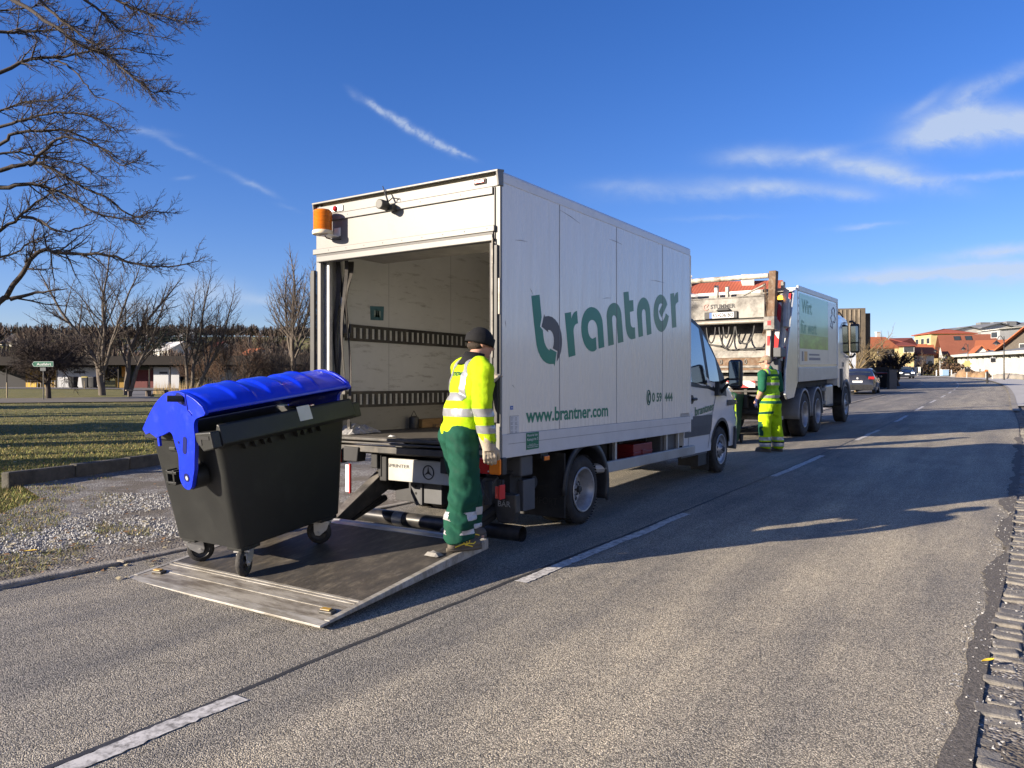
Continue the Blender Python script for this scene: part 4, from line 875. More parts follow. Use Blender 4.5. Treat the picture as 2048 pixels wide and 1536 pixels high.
mb = MB(); p = X(1392, 787, XC); mb.tube([(XC + .008, 9.98, zc_(1.11)), (XC + .035, 10.01, zc_(1.115)), (XC + .037, 10.16, zc_(1.115)), (XC + .008, 10.2, zc_(1.11))], [.014, .02, .02, .014], 8); mb.lathe([(0, .003), (.06, .003), (.062, -.004)], (XC + .003, 10.09, zc_(1.11)), 'X', 20); obj('door_handle', mb, BLACKP, parent=cab, smooth_deg=40)
mb = MB(); text_mesh('brantner', mb, (XC + .004, 10.20, zc_(.885)), (0, 1, .08), (0, 0, 1), size=.12, width=.78, off=.004, bold=.02); text_mesh('UMWELTSERVICE', mb, (XC + .004, 10.24, zc_(.835)), (0, 1, .08), (0, 0, 1), size=.022, width=.66, off=.004); obj('door_lettering', mb, mat('logo_green_door', (.03, .15, .09), .35), parent=cab, fix=False)
# windscreen, bonnet gap, headlights, bumper, grille
mb = MB(); rows = []
for y in (10.66, 10.8, 10.95, 11.1, 11.25, 11.4, 11.5):
    zt = top_at(y); rows.append([Vector((XM + f * (halfw(y, zt) - .10), y + .012, zc_(zt + .026 - .03 * f * f))) for f in (-1, -.6, -.2, .2, .6, 1)])
mb.s = True; mb.grid(rows); obj('windscreen', mb, GLASS, parent=cab, fix=False)
for s in (1, -1):
    mb = MB(); rows = []
    for t in (0, .33, .66, 1):
        rows.append([Vector((XM + s * (halfw(y, z) * (1 - .0 * t) + .006 - q), y, zc_(z))) for y, z, q in ((11.98, .98 - .2 * t + .2, .0), (12.18, 1.08 - .30 * t, .0), (12.30, .98 - .26 * t, .02), (12.335, .90 - .18 * t, .10))])
    mb.s = True; mb.grid(rows); obj('headlight', mb, mat('headlight_glass', (.45, .46, .47), .08, coat=1, spec=.8), parent=cab, fix=False)
mb = MB(); prof = [(.30, -.0), (.34, .03), (.50, .045), (.62, .035), (.66, .0)]; rows = []
for k in range(17):
    t = -1 + 2 * k / 16; x = XM + t * (WC + .008); yb = 12.36 - .34 * abs(t) ** 3.2; rows.append([Vector((x, yb + q, zc_(z))) for z, q in prof])
mb.s = True; mb.grid(rows); mb.s = False; o_ = obj('front_bumper', mb, GREYP, parent=cab); o_.modifiers.new('thickness', 'SOLIDIFY').thickness = .03
mb = MB(); mb.b2((XM - .55, 12.31, zc_(.72)), (XM + .55, 12.375, zc_(.98))); obj('grille', mb, BLACKP, parent=cab, bevel=.02)
mb = MB(); y0 = 10.86; mb.b2((XC - .30, y0, zc_(.07)), (XC - .04, y0 + .015, zc_(.5))); mb.b2((XC - .36, 10.5, zc_(.16)), (XC - .06, 10.9, zc_(.40))); vob('front_flap', mb, BLACKP, bevel=.004)
mb = MB(); mb.b2((XC - .10, 9.78, zc_(.33)), (XC - .035, 10.8, zc_(.37))); vob('door_sill', mb, GREYP)
# mirror on its long arm
for s in (1, -1):
    xm = XM + s * (WC + .27); mp_ = Vector((xm, 11.12, zc_(1.47)))
    mb = MB(); x0 = XM + s * (halfw(11.15, 1.32) - .02); mb.prism([(x0, 11.02, zc_(1.15)), (x0, 11.34, zc_(1.15)), (x0, 11.3, zc_(1.36)), (x0, 11.06, zc_(1.36))], (s * .08, 0, 0)); mb.tube([(x0 + s * .05, 11.18, zc_(1.33)), (xm - s * .10, 11.13, zc_(1.40))], [.028, .022], 8); mb.tube([(x0 + s * .05, 11.18, zc_(1.18)), (xm - s * .10, 11.13, zc_(1.32))], [.03, .024], 8); arm = obj('mirror', mb, BLACKP, parent=cab, bevel=.01)
    mb = MB(); mb.box(mp_ + Vector((0, .03, .0)), (.20, .13, .41)); hd = obj('mirror_housing', mb, BLACKP, parent=arm, bevel=.05, seg=4, smooth_deg=50)
    mb = MB(); mb.box(mp_ + Vector((0, -.038, .055)), (.15, .01, .25)); mb.box(mp_ + Vector((0, -.038, -.135)), (.15, .01, .085)); obj('mirror_glass', mb, mat('mirror_glass', (.30, .36, .40), .03, 1.0), parent=arm, bevel=.004)
# rear bumper, lamps, number of the maker --------------------------------
yb = YB + .16
BX0, BX1 = Y(776, 940, yb).x, XM + .62
mb = MB(); mb.b2((BX0, yb, .487), (BX1, yb + .05, .697)); bump_ = vob('rear_bumper', mb, mat('bumper_cream', (.40, .395, .36), .5, var=.06, vscale=5, dirt=(.24, .23, .2), damt=.4), bevel=.008)
mb = MB(); mb.b2((BX0 - .09, yb - .02, .48), (BX0 - .004, yb + .25, .71)); mb.b2((BX0 - .10, yb - .03, .52), (BX0 - .06, yb + .0, .74)); vob('bumper_bracket', mb, CHASSIS, bevel=.008)
mb = MB(); text_mesh('SPRINTER', mb, (BX0 + .0, yb - .001, .615), (1, 0, 0), (0, 0, 1), size=.032, width=.27, off=.0015, bold=.01); obj('model_lettering', mb, INK, parent=bump_, fix=False)
ec = Vector((Y(857, 942, yb).x, yb - .004, .592)); mb = MB(); pts = [ec + Vector((.062 * math.cos(t), 0, .062 * math.sin(t))) for t in [2 * math.pi * i / 32 for i in range(34)]]; mb.tube(pts, .0055, 6, False)
for a in (90, 210, 330):
    d_ = Vector((math.cos(R(a)), 0, math.sin(R(a)))); e_ = Vector((-d_.z, 0, d_.x)); mb.prism([ec + d_ * .058, ec + e_ * .011, ec - d_ * .006, ec - e_ * .011], (0, -.003, 0))
obj('star_emblem', mb, INK, parent=bump_)
mb = MB(); mb.b2((XL + .06, YB + .02, ZB - .02), (XR - .06, YB + .10, ZB + .04)); mb.b2((XL + .03, YB - .01, ZF - .065), (XR - .06, YB + .06, ZF - .045)); mb.b2((XL + .03, YB - .02, ZF - .03), (XR - .06, YB + .05, ZF - .002)); mb.b2((XL + .2, YB + .12, .735), (XR - .2, YB + .2, ZB - .021)); vob('rear_sill', mb, STEELD, bevel=.006)
mb = MB(); mb.b2((XR - .30, YB - .022, .80), (XR - .07, YB + .01, .84)); mb.b2((XR - .28, YB - .024, .86), (XR - .08, YB + .01, .885)); mb.b2((XL + .04, YB - .024, .80), (XL + .14, YB + .01, .89)); vob('sill_buffer', mb, ALU, bevel=.004)
for s, x0 in ((1, XR - .335), (-1, XL - .0)):
    mb = MB(); mb.b2((x0, YB + .0, .64), (x0 + .36, YB + .07, .785)); tl = vob('tail_lamp', mb, BLACKP, bevel=.01)
    mb = MB(); xa, xb = (x0 + .005, x0 + .24) if s == 1 else (x0 + .12, x0 + .355); mb.b2((xa, YB - .03, .645), (xb, YB - .001, .78)); obj('red_lens', mb, RED, parent=tl, bevel=.012)
    mb = MB(); xa, xb = (x0 + .242, x0 + .355) if s == 1 else (x0 + .005, x0 + .118); mb.b2((xa, YB - .032, .643), (xb, YB - .001, .782)); obj('orange_lens', mb, ORANGE, parent=tl, bevel=.015)
    mb = MB()
    for zz in (.67, .755): mb.ball((x0 + .24, YB - .034, zz), (.008, .005, .008), 8, 6)
    each('lens_screw', mb, STEEL, tl)
mb = MB(); mb.b2((XR - .05, YB + .02, .50), (XR + .01, YB + .05, .60)); mb.b2((XR - .02, YB + .0, .46), (XR + .0, YB + .06, .60)); k_ = vob('reflector_holder', mb, CHASSIS); mb = MB(); mb.b2((XR + .0, YB - .02, .44), (XR + .012, YB + .06, .56)); mb.b2((XR - .03, YB - .03, .45), (XR + .0, YB - .021, .55)); obj('red_reflector', mb, REDREF, parent=k_, bevel=.003)
mb = MB(); mb.b2((-5.38, YB - .01, .37), (-5.33, YB + .005, .63)); k_ = vob('warning_plate', mb, STICKW); mb = MB(); mb.b2((-5.329, YB - .016, .36), (-5.316, YB + .006, .64)); obj('red_edge', mb, REDREF, parent=k_)
mb = MB(); mb.prism([(-5.42, YB + .0, .66), (-5.42, YB + .0, .80), (-5.22, YB + .0, .80), (-5.24, YB + .0, .66)], (0, .12, 0)); vob('plate_holder', mb, CHASSIS, bevel=.01)
# ------------------------------------------------------------------ tail lift (moves with the van) and loose things in the cargo space
PX0, PX1, PY0, PY1, PZ0, PZ1 = -5.563, -3.474, 3.205, 4.953, -.045, .182
def pz(y): return PZ0 + (PZ1 - PZ0) * (y - PY0) / (PY1 - PY0)
PITCH = math.atan2(PZ1 - PZ0, PY1 - PY0)
lift = vob('tail_lift', MB(), ALU)
def slab(mb, x0, x1, y0, y1, up0=0., up1=0., th0=.012, th1=.06):
    mb.prism([(x0, y0, pz(y0) + up0), (x0, y1, pz(y1) + up1), (x0, y1, pz(y1) - th1), (x0, y0, pz(y0) - th0)], (x1 - x0, 0, 0))
YR = PY0 + .40
mb = MB(); slab(mb, PX0 + .05, PX1 - .05, YR + .002, PY1 - .12, 0, 0, .03, .06); obj('platform_deck', mb, DECK, parent=lift)
mb = MB(); slab(mb, PX0 + .05, PX1 - .05, PY0 + .075, YR, 0, 0, .012, .03); ramp = obj('platform_ramp', mb, ALU, parent=lift)
mb = MB()
for y in (PY0 + .215, PY0 + .335, PY0 + .37): slab(mb, PX0 + .05, PX1 - .05, y, y + .014, .004, .004, 0, 0)
each('ramp_rib', mb, ALUEDGE, lift)
mb = MB(); slab(mb, PX0, PX1, PY0, PY0 + .073, .002, .003, .012, .016); obj('ramp_edge', mb, ALUEDGE, parent=lift, bevel=.003)
mb = MB()
for x0, x1 in ((PX0, PX0 + .048), (PX1 - .048, PX1)): slab(mb, x0, x1, PY0 + .075, PY1, .004, .006, .015, .075)
each('platform_side', mb, ALUEDGE, lift, bevel=.004)
mb = MB(); slab(mb, PX0 + .05, PX1 - .05, PY1 - .118, PY1 - .05, .004, .006, .05, .06); mb.tube([(PX0 + .05, PY1 - .02, PZ1 - .02), (PX1 - .02, PY1 - .02, PZ1 - .02)], .028, 12); obj('hinge_bar', mb, STEEL, parent=lift, bevel=.003)
for px, py in ((318, 1146), (655, 1226)):             # warning lamps let into the ramp
    v = ray(px, py); d = (PZ0 - CAMZ - .13 * PY0) / (v.z - .13 * v.y); c = v * d; c = Vector((c.x, c.y, pz(c.y)))
    mb = MB(); mb.box(c + Vector((0, 0, .010)), (.10, .055, .022), (PITCH, 0, .15)); w = obj('warning_lamp', mb, STEELD, parent=lift, bevel=.006); mb = MB(); mb.box(c + Vector((-.01, -.002, .024)), (.075, .036, .010), (PITCH, 0, .15)); obj('lamp_lens', mb, mat('yellow_lens', (.42, .25, .04), .4, dirt=(.15, .12, .08), dscale=30, damt=.8, var=.2), parent=w, bevel=.004)
for x in (-5.22, -3.83):
    mb = MB(); a, b = Vector((x, PY1 - .01, PZ1 - .04)), Vector((x, 5.66, .50)); dd = (b - a).normalized(); n = Vector((0, -dd.z, dd.y))
    mb.prism([a - n * .05, a + n * .055, b + n * .10, b - n * .10], (.10 if x < -4 else -.12, 0, 0)); arm = obj('lift_arm', mb, STEELD, parent=lift, bevel=.012)
    mb = MB(); mb.prism([a + n * .0565 + dd * .02, a + n * .0585 + dd * .02, b + n * .1025 - dd * .05, b + n * .1005 - dd * .05], (.10 if x < -4 else -.12, 0, 0)); obj('worn_edge', mb, mat('worn_steel', (.19, .175, .155), .5, .3, var=.3, vscale=8, dirt=(.06, .055, .05), dscale=6, damt=.9, dthr=.5), parent=arm)
    mb = MB(); q = a + dd * .1 - Vector((-.03 if x < -4 else .03, 0, .08)); mb.tube([q, b - Vector((0, .0, .22))], .035, 10); mb.tube([q + dd * .25, b - Vector((0, .1, .19))], .05, 10); obj('lift_cylinder', mb, CHASSIS, parent=arm)
mb = MB(); mb.tube([(-5.55, 5.6, .105), (-3.57, 5.6, .105)], .068, 24, cap=False); mb.tube([(-3.571, 5.6, .105), (-4.0, 5.6, .105)], .058, 24, cap=False); mb.s = False; tb = obj('underrun_tube', mb, mat('black_enamel', (.018, .018, .02), .35, dirt=(.10, .09, .075), dscale=5, damt=.4), parent=lift, smooth_deg=40)
mb = MB(); mb.tube([(-5.02, 5.6, .105), (-4.90, 5.6, .105)], .0705, 24); obj('worn_band', mb, STEEL, parent=tb, smooth_deg=40)
mb = MB(); mb.tube([(-5.5, 6.0, .50), (-3.7, 6.0, .50)], .06, 12); mb.b2((-5.32, 5.66, .36), (-5.08, 5.86, .60)); mb.b2((-4.0, 5.66, .36), (-3.74, 5.86, .60)); obj('torsion_tube', mb, CHASSIS, parent=lift)
mb = MB(); mb.prism([(-3.78, 5.50, .455), (-3.58, 5.50, .455), (-3.575, 5.50, .30), (-3.62, 5.50, .20), (-3.76, 5.50, .20), (-3.80, 5.5, .32)], (0, .08, 0)); mp = obj('bracket_plate', mb, STEELD, parent=lift, bevel=.012)
mb = MB(); text_mesh('BÄR', mb, (-3.755, 5.497, .345), (1, 0, 0), (0, 0, 1), size=.05, width=.13, off=.002, bold=.01); obj('maker_lettering', mb, mat('lettering_grey', (.36, .36, .35), .6), parent=mp, fix=False)
mb = MB(); mb.prism([(BX0 + .04, 5.73, .54), (BX0 + .17, 5.73, .54), (BX0 + .17, 5.73, .24), (BX0 + .11, 5.73, .22), (BX0 + .04, 5.73, .34)], (0, .012, 0)); mb.b2((BX0 + .172, 5.72, .23), (BX0 + .195, 5.80, .52)); mb.b2((BX0 + .2, 5.74, .25), (BX0 + .42, 5.95, .53)); br = vob('hitch_bracket', mb, GREYP, bevel=.006)
mb = MB()
for z in (.48, .41, .34, .28): mb.lathe([(0, -.003), (.013, -.003), (.013, .0)], (BX0 + .11, 5.729, z), 'Y', 10)
obj('bracket_bolt', mb, CHASSIS, parent=br)
mb = MB(); mb.prism([(BX0 + .46, 5.735, .53), (BX0 + .68, 5.735, .53), (BX0 + .68, 5.735, .27), (BX0 + .53, 5.735, .27), (BX0 + .53, 5.735, .44), (BX0 + .46, 5.735, .49)], (0, .012, 0)); mb.b2((BX0 + .70, 5.8, .26), (BX0 + 1.3, 6.0, .54)); vob('underbody_plate', mb, GREYP, bevel=.006)
mb = MB(); mb.box((XR - .14, YB + .03, .48), (.05, .04, .2)); mb.tube([(XR - .2, YB - .0, .60), (XR - .12, YB - .06, .52), (XR - .1, YB - .03, .42)], .006, 5); vob('lamp_bracket', mb, CHASSIS)
# loose things on the cargo floor and on the platform
def crumple(name, c, r, m, label, cat, seed, flat=.5, n=14):
    s = random.Random(seed); mb = MB(); rows = []
    for i in range(n):
        row = []
        for j in range(n):
            u, v = i / (n - 1) * 2 - 1, j / (n - 1) * 2 - 1; k = 1 - max(abs(u), abs(v)) ** 2
            row.append(Vector(c) + Vector((u * r[0] + s.uniform(-.2, .2) * r[0] * .4, v * r[1] + s.uniform(-.2, .2) * r[1] * .4, .004 + r[2] * (k * flat + s.random() * .5 * (k + .15)))))
        rows.append(row)
    mb.grid(rows); o = solo(name, mb, m, label, cat); o.modifiers.new('thickness', 'SOLIDIFY').thickness = .002; return o
FOIL = mat('crumpled_foil', (.34, .33, .31), .35, var=.3, vscale=20)
crumple('plastic_wrap', (XL + .20, YB + .33, ZF), (.16, .22, .10), FOIL, 'crumpled dirty plastic wrap on the cargo floor by the shutter guide', 'plastic', 1)
crumple('paper_scrap', (*Y(783, 873, YB + .16)[:1], YB + .16, ZF), (.03, .02, .015), STICKW, 'small white paper scrap near the edge of the cargo floor', 'scrap', 2, n=6)
crumple('paper_scrap', (XM + .25, YB + 1.1, ZF), (.03, .022, .012), STICKW, 'small pale paper scrap further in on the dark cargo floor', 'scrap', 3, n=6)
mb = MB(); mb.b2((XL + .055, 6.72, ZF + .001), (XL + .16, 7.25, ZF + .10)); mb.b2((XL + .165, 6.9, ZF + .001), (XL + .22, 7.5, ZF + .035)); solo('wood_block', mb, mat('raw_wood', (.28, .17, .075), .8, var=.25, vscale=4, stretch=(8, 1, 8)), 'brown wooden block lying against the kick board inside the van', 'wood', bevel=.005)
mb = MB(); mb.lathe([(0, 0), (.05, 0), (.055, .01), (.055, .12), (.05, .13), (.03, .14), (0, .14)], (XL + .14, 6.60, ZF + .001), 'Z', 16); t_ = thing('can', 'small dark can standing beside the wooden block inside the van', 'can', (XL + .14, 6.6, ZF)); obj('can_body', mb, STEELD, parent=t_, smooth_deg=40); mb = MB(); mb.tube([(XL + .14, 6.55, ZF + .135), (XL + .14, 6.6, ZF + .20), (XL + .14, 6.65, ZF + .135)], .004, 6); obj('handle', mb, STEELD, parent=t_)
STRAP = mat('webbing_strap', (.05, .045, .04), .85, var=.3, vscale=20)
def strap(px, y, z0, z1, w, label, seed, buckle=False):
    s = random.Random(seed); x = XL + .16; p0 = Y(px, 600, y); rows = []; ph = s.random() * 6
    for i in range(26):
        t = i / 25; z = z0 + (z1 - z0) * t; xx = p0.x + .02 * math.sin(t * 5 + ph); yy = y + .015 * math.sin(t * 7 + ph); tw = .5 * math.sin(t * 4 + ph)
        rows.append([Vector((xx - w / 2 * math.cos(tw), yy - w / 2 * math.sin(tw), z)), Vector((xx + w / 2 * math.cos(tw), yy + w / 2 * math.sin(tw), z))])
    mb = MB(); mb.grid(rows); t_ = thing('lashing_strap', label, 'strap', (p0.x, y, z1)); o = obj('webbing', mb, STRAP, parent=t_); o.modifiers.new('thickness', 'SOLIDIFY').thickness = .004
    mb = MB(); zb = z1 + (.0 if not buckle else (z0 - z1) * .72); mb.box((p0.x + .02 * math.sin((5 if not buckle else 1.4) + ph), y, zb), (w * 1.3, .022, .09)); obj('buckle' if buckle else 'strap_hook', mb, STEEL if buckle else STEELD, parent=t_, bevel=.005)
    return t_
strap(673, YB + .16, 2.62, 1.42, .045, 'dark strap hanging closest to the rear post inside the van, its end at mid height', 1)
strap(681, YB + .20, 2.62, 1.20, .03, 'thin dark strap with a metal buckle, second from the rear post', 2, True)
strap(688, YB + .15, 2.62, 1.34, .035, 'thin dark strap ending in a loose hook, third from the rear post', 3)
strap(694, YB + .22, 2.62, 1.95, .09, 'short wide dark strap hanging in front of the pale van liner', 4)
strap(697, YB + .19, 2.60, .98, .028, 'long narrow strap reaching nearly to the cargo floor', 5)
v = ray(868, 1112); d = (PZ0 - CAMZ - .13 * PY0) / (v.z - .13 * v.y); c = v * d; crumple('stone_chunk', (c.x, c.y, pz(c.y)), (.06, .04, .03), mat('grey_stone', (.22, .21, .19), .8), 'small grey clod on the lift deck near the worker', 'clod', 8, .8, 6)
# ------------------------------------------------------------------ wheeled container on the platform
BO = Vector((-5.05, 4.02, pz(4.02)))
BM = Matrix.Translation(BO) @ Matrix.Rotation(PITCH, 4, 'X') @ Matrix.Rotation(R(-1), 4, 'Z')
bin_ = thing('wheeled_container', 'large four-wheeled black container with blue domed lid standing on the lowered lift platform', 'bin', BO)
bin_.matrix_world = BM; bin_.location, bin_.rotation_euler = BM.to_translation(), BM.to_euler(); WM[bin_.name] = BM.copy()
def bob(name, mb, m, parent=None, **k):               # shapes given in the bin's own frame: x to its front, y along it, z up
    mb.v = [tuple(BM @ Vector(v)) for v in mb.v]; return obj(name, mb, m, parent=parent or bin_, **k)
BI = BM.inverted(); _o = BI @ Vector((0, 0, CAMZ))
def end_pt(px, py, y0):                               # outline of the end cheek, read off an enlarged view
    v = BI.to_3x3() @ ray(px, py); d = (y0 - _o.y) / v.y; p = _o + v * d; return (p.x, p.z)
def rrect(x0, x1, y0, y1, z, r, n=5):
    out = []
    for cx, cy, a0 in ((x1 - r, y1 - r, 0), (x0 + r, y1 - r, 90), (x0 + r, y0 + r, 180), (x1 - r, y0 + r, 270)):
        for i in range(n + 1): a = R(a0 + 90 * i / n); out.append(Vector((cx + r * math.cos(a), cy + r * math.sin(a), z)))
    return out
YN, YFR = -.63, .55
mb = MB(); sec = [(.215, -.325, .41, -.45, .47, .05), (.23, -.335, .435, -.48, .50, .06), (.5, -.31, .475, -.53, .515, .06), (.8, -.30, .52, -.58, .53, .06), (1.09, -.29, .56, YN, YFR, .06), (1.09, -.265, .535, YN + .025, YFR - .025, .05), (.8, -.275, .495, -.555, .505, .05), (.28, -.29, .41, -.46, .47, .05)]
rows = [rrect(a, b, c, d, z, r) for z, a, b, c, d, r in sec]; n = len(rows[0]); o = []
for r in rows: o += r
mb.s = True; mb.add(o, [(i * n + k, i * n + (k + 1) % n, (i + 1) * n + (k + 1) % n, (i + 1) * n + k) for i in range(len(rows) - 1) for k in range(n)] + [tuple(range(n)), tuple(range((len(rows) - 1) * n, len(rows) * n))])
bob('container_body', mb, BINBODY, smooth_deg=40)
mb = MB(); mb.prism([(.535, -.645, 1.065), (.55, -.645, 1.01), (.605, -.645, 1.0), (.635, -.645, 1.03), (.60, -.645, 1.155), (.575, -.645, 1.165), (.55, -.645, 1.09)], (0, 1.215, 0)); front_lip = bob('front_lip', mb, BINBODY, bevel=.008)
mb = MB()
for i, y in enumerate((-.44, -.36, -.28, -.22, -.10, .02, .08, .16, .24)):
    mb.prism([(.552, y - .022, 1.004), (.552, y + .022, 1.004), (.545, y, .955)], (.045, 0, 0))
for m_ in islands(mb): bob('lip_gusset', m_, BINBODY, parent=front_lip)
mb = MB(); mb.b2((-.32, -.645, 1.03), (-.27, .565, 1.10)); mb.b2((-.295, -.65, 1.03), (.55, -.61, 1.095)); mb.b2((-.295, .53, 1.03), (.55, .57, 1.095)); bob('rim', mb, BINBODY, bevel=.008)
for s in (-1, 1):
    mb = MB(); y0 = -.645 if s == -1 else .57; y1 = y0 + s * .075; ya, yb_ = min(y0, y1), max(y0, y1); mb.prism([(.43, ya, 1.11), (.605, ya, 1.125), (.625, ya, 1.01), (.51, ya, .985), (.44, ya, 1.05)], (0, yb_ - ya, 0)); hd = bob('lifting_pocket', mb, BINBODY, bevel=.01)
    mb = MB(); yy = y1 + s * .001; mb.b2((.47, yy - .003, 1.03), (.505, yy + .003, 1.095)); mb.b2((.506, yy - .003, 1.07), (.59, yy + .003, 1.095)); bob('pocket_recess', mb, CHASSIS, parent=hd)
# label on the lip
mb = MB(); mb.quad((.626, .02, 1.072), (.626, .14, 1.072), (.596, .14, 1.178), (.596, .02, 1.178)); o_ = bob('lip_sticker', mb, mat('pale_sticker', (.60, .59, .55), .6, var=.1), parent=front_lip, fix=False); o_.modifiers.new('thickness', 'SOLIDIFY').thickness = .003
# domed lid with cheeks
def zz(pts): return [end_pt(280 + x / 5.69, 730 + y / 5.69, -.70) for x, y in cv(pts)]
arch = zz([(762, 545), (730, 475), ('c', (680, 420), (600, 350), (510, 318)), ('c', (450, 288), (360, 285), (300, 325)), ('c', (210, 390), (150, 500), (100, 610)), (50, 722)])
cheek = zz([(50, 722), (88, 786), (130, 766), (205, 822), (290, 790), (355, 755), ('c', (395, 770), (400, 830), (415, 880)), ('c', (435, 960), (460, 990), (462, 1080)), (470, 1260), ('c', (480, 1330), (520, 1415), (575, 1415)), ('c', (600, 1412), (612, 1390), (617, 1340)), (640, 1190), ('c', (640, 1000), (655, 860), (640, 760)), ('c', (630, 690), (625, 620), (680, 598)), (752, 572), (762, 545)])
outline = arch[::-1][0:0] + arch + cheek[1:-1]
lid = bob('lid', MB(), BLUE)
def lid_pt(t): 
    L_ = [0]
    for a, b in zip(arch, arch[1:]): L_.append(L_[-1] + math.dist(a, b))
    s = t * L_[-1]
    for i in range(len(arch) - 1):
        if L_[i + 1] >= s - 1e-9:
            u = (s - L_[i]) / max(1e-9, L_[i + 1] - L_[i]); return (arch[i][0] + (arch[i + 1][0] - arch[i][0]) * u, arch[i][1] + (arch[i + 1][1] - arch[i][1]) * u)
    return arch[-1]
ccx, ccz = 0.05, .95
mb = MB(); rows = []; NY, NT = 120, 30
for i in range(NY + 1):
    y = -.685 + 1.265 * i / NY; row = []
    rib = 0
    for c0 in (-.36, -.07, .22):                       # broad raised bands with a ridge at their edge
        rib = max(rib, .016 * smooth(c0 - .085, c0 - .06, y) * (1 - smooth(c0 + .06, c0 + .085, y))); rib = max(rib, .024 * max(0, 1 - abs(y - c0 - .075) / .016))
    e = .03 * (max(0, abs(y + .0525) - .5675) / .065) ** 2
    for j in range(NT + 1):
        t = j / NT; x, z = lid_pt(t); dx, dz = x - ccx, z - ccz; l = math.hypot(dx, dz); k = (rib * smooth(.04, .16, t) * (1 - smooth(.8, .95, t)) - e * smooth(0, .15, t)) / l
        row.append(Vector((x + dx * k, y, z + dz * k)))
    rows.append(row)
mb.s = True; mb.grid(rows); mb.s = False
sh = bob('lid_shell', mb, BLUE, parent=lid); sh.modifiers.new('thickness', 'SOLIDIFY').thickness = .008
for s in (-1, 1):
    p2, fs = tess(outline); y0, y1 = (-.684, -.715) if s == -1 else (.579, .61); n = len(p2); mb = MB()
    mb.add([(a, y0, b) for a, b in p2] + [(a, y1, b) for a, b in p2], fs + [tuple(n + i for i in f) for f in fs] + [(i, (i + 1) % n, n + (i + 1) % n, n + i) for i in range(n)])
    ck = bob('lid_cheek', mb, BLUE, parent=lid, bevel=.008)
    if s == -1:
        yo = -.7156
        def slot(p0, p1, w, m, name, dep=.002):
            a, b = Vector((*end_pt(280 + p0[0] / 5.69, 730 + p0[1] / 5.69, yo),)), Vector((*end_pt(280 + p1[0] / 5.69, 730 + p1[1] / 5.69, yo),)); d_ = b - a; an = math.atan2(d_.y, d_.x); pts = []
            for k in range(9): t = an + math.pi / 2 + math.pi * k / 8; pts.append((a.x + w * math.cos(t), yo - dep, a.y + w * math.sin(t)))
            for k in range(9): t = an - math.pi / 2 + math.pi * k / 8; pts.append((b.x + w * math.cos(t), yo - dep, b.y + w * math.sin(t)))
            m_ = MB(); m_.prism(pts, (0, dep + .0004, 0)); return bob(name, m_, m, parent=lid)
        slot((512, 850), (508, 980), .022, mat('slot_navy', (.002, .006, .10), .4), 'cheek_slot'); slot((530, 1280), (534, 1282), .030, mat('slot_navy2', (.002, .006, .10), .4), 'pivot_hole'); slot((538, 1284), (541, 1290), .014, mat('pivot_bolt', (.60, .62, .68), .3, .5), 'pivot_bolt', .006)
        slot((438, 880), (440, 881), .010, MATS['slot_navy'], 'cheek_slot')
        a = end_pt(280 + 385 / 5.69, 730 + 370 / 5.69, -.75); b = end_pt(280 + 485 / 5.69, 730 + 385 / 5.69, -.716); m_ = MB(); m_.tube([(a[0] + .0, -.80, a[1]), (b[0], -.715, b[1])], .022, 14); m_.lathe([(0, 0)], (0, 0, 0)) if 0 else None; bob('grip_peg', m_, BLACKP, parent=lid, smooth_deg=40)
        slot((435, 372), (470, 395), .035, MATS['slot_navy'], 'grip_recess', .001)
        m_ = MB(); a, b, c = end_pt(280 + 512 / 5.69, 730 + 330 / 5.69, yo), end_pt(280 + 545 / 5.69, 730 + 515 / 5.69, yo), end_pt(280 + 590 / 5.69, 730 + 570 / 5.69, yo); m_.tube([(a[0], yo, a[1]), (b[0], yo, b[1]), (c[0], yo, c[1])], .006, 6); bob('cheek_crease', m_, mat('blue_deep', (.003, .015, .32), .4), parent=lid)
        g0 = end_pt(280 + 216 / 5.69, 730 + 812 / 5.69, -.70); m_ = MB(); m_.b2((g0[0] - .012, -.71, g0[1] - .07), (g0[0] + .012, -.69, g0[1])); bob('lid_lug', m_, BLUE, parent=lid, bevel=.004)
    # pivot disc and lifting trunnion behind the arm
    pv = end_pt(280 + 640 / 5.69, 730 + 1280 / 5.69, -.70); pv = end_pt(280 + 534 / 5.69, 730 + 1282 / 5.69, -.70); m_ = MB(); m_.lathe([(0, 0), (.085, 0), (.085, .09), (0, .09)], (pv[0] + .02, -.684 if s == -1 else .49, pv[1]), 'Y', 28); bob('pivot_disc', m_, BINBODY, smooth_deg=40)
m_ = MB()
for py, zz_ in ((1215, .02), (1330, .02)):
    q = end_pt(280 + 410 / 5.69, 730 + py / 5.69, -.62); m_.b2((q[0] - .06, -.66, q[1] - .01), (q[0] + .06, -.56, q[1] + .01))
q = end_pt(280 + 410 / 5.69, 730 + 1270 / 5.69, -.62); m_.b2((q[0] - .06, -.66, q[1] - .055), (q[0] - .04, -.57, q[1] + .055)); m_.b2((q[0] + .02, -.66, q[1] - .055), (q[0] + .04, -.57, q[1] + .055)); bob('side_bracket', m_, BINBODY, bevel=.004)
m_ = MB(); q = end_pt(280 + 410 / 5.69, 730 + 955 / 5.69, -.60); m_.tube([(q[0] - .06, -.60, q[1]), (q[0] + .05, -.60, q[1])], .02, 10); m_.b2((q[0] - .03, -.6, q[1] - .02), (q[0] + .05, -.56, q[1] + .02)); bob('side_peg', m_, BINBODY)
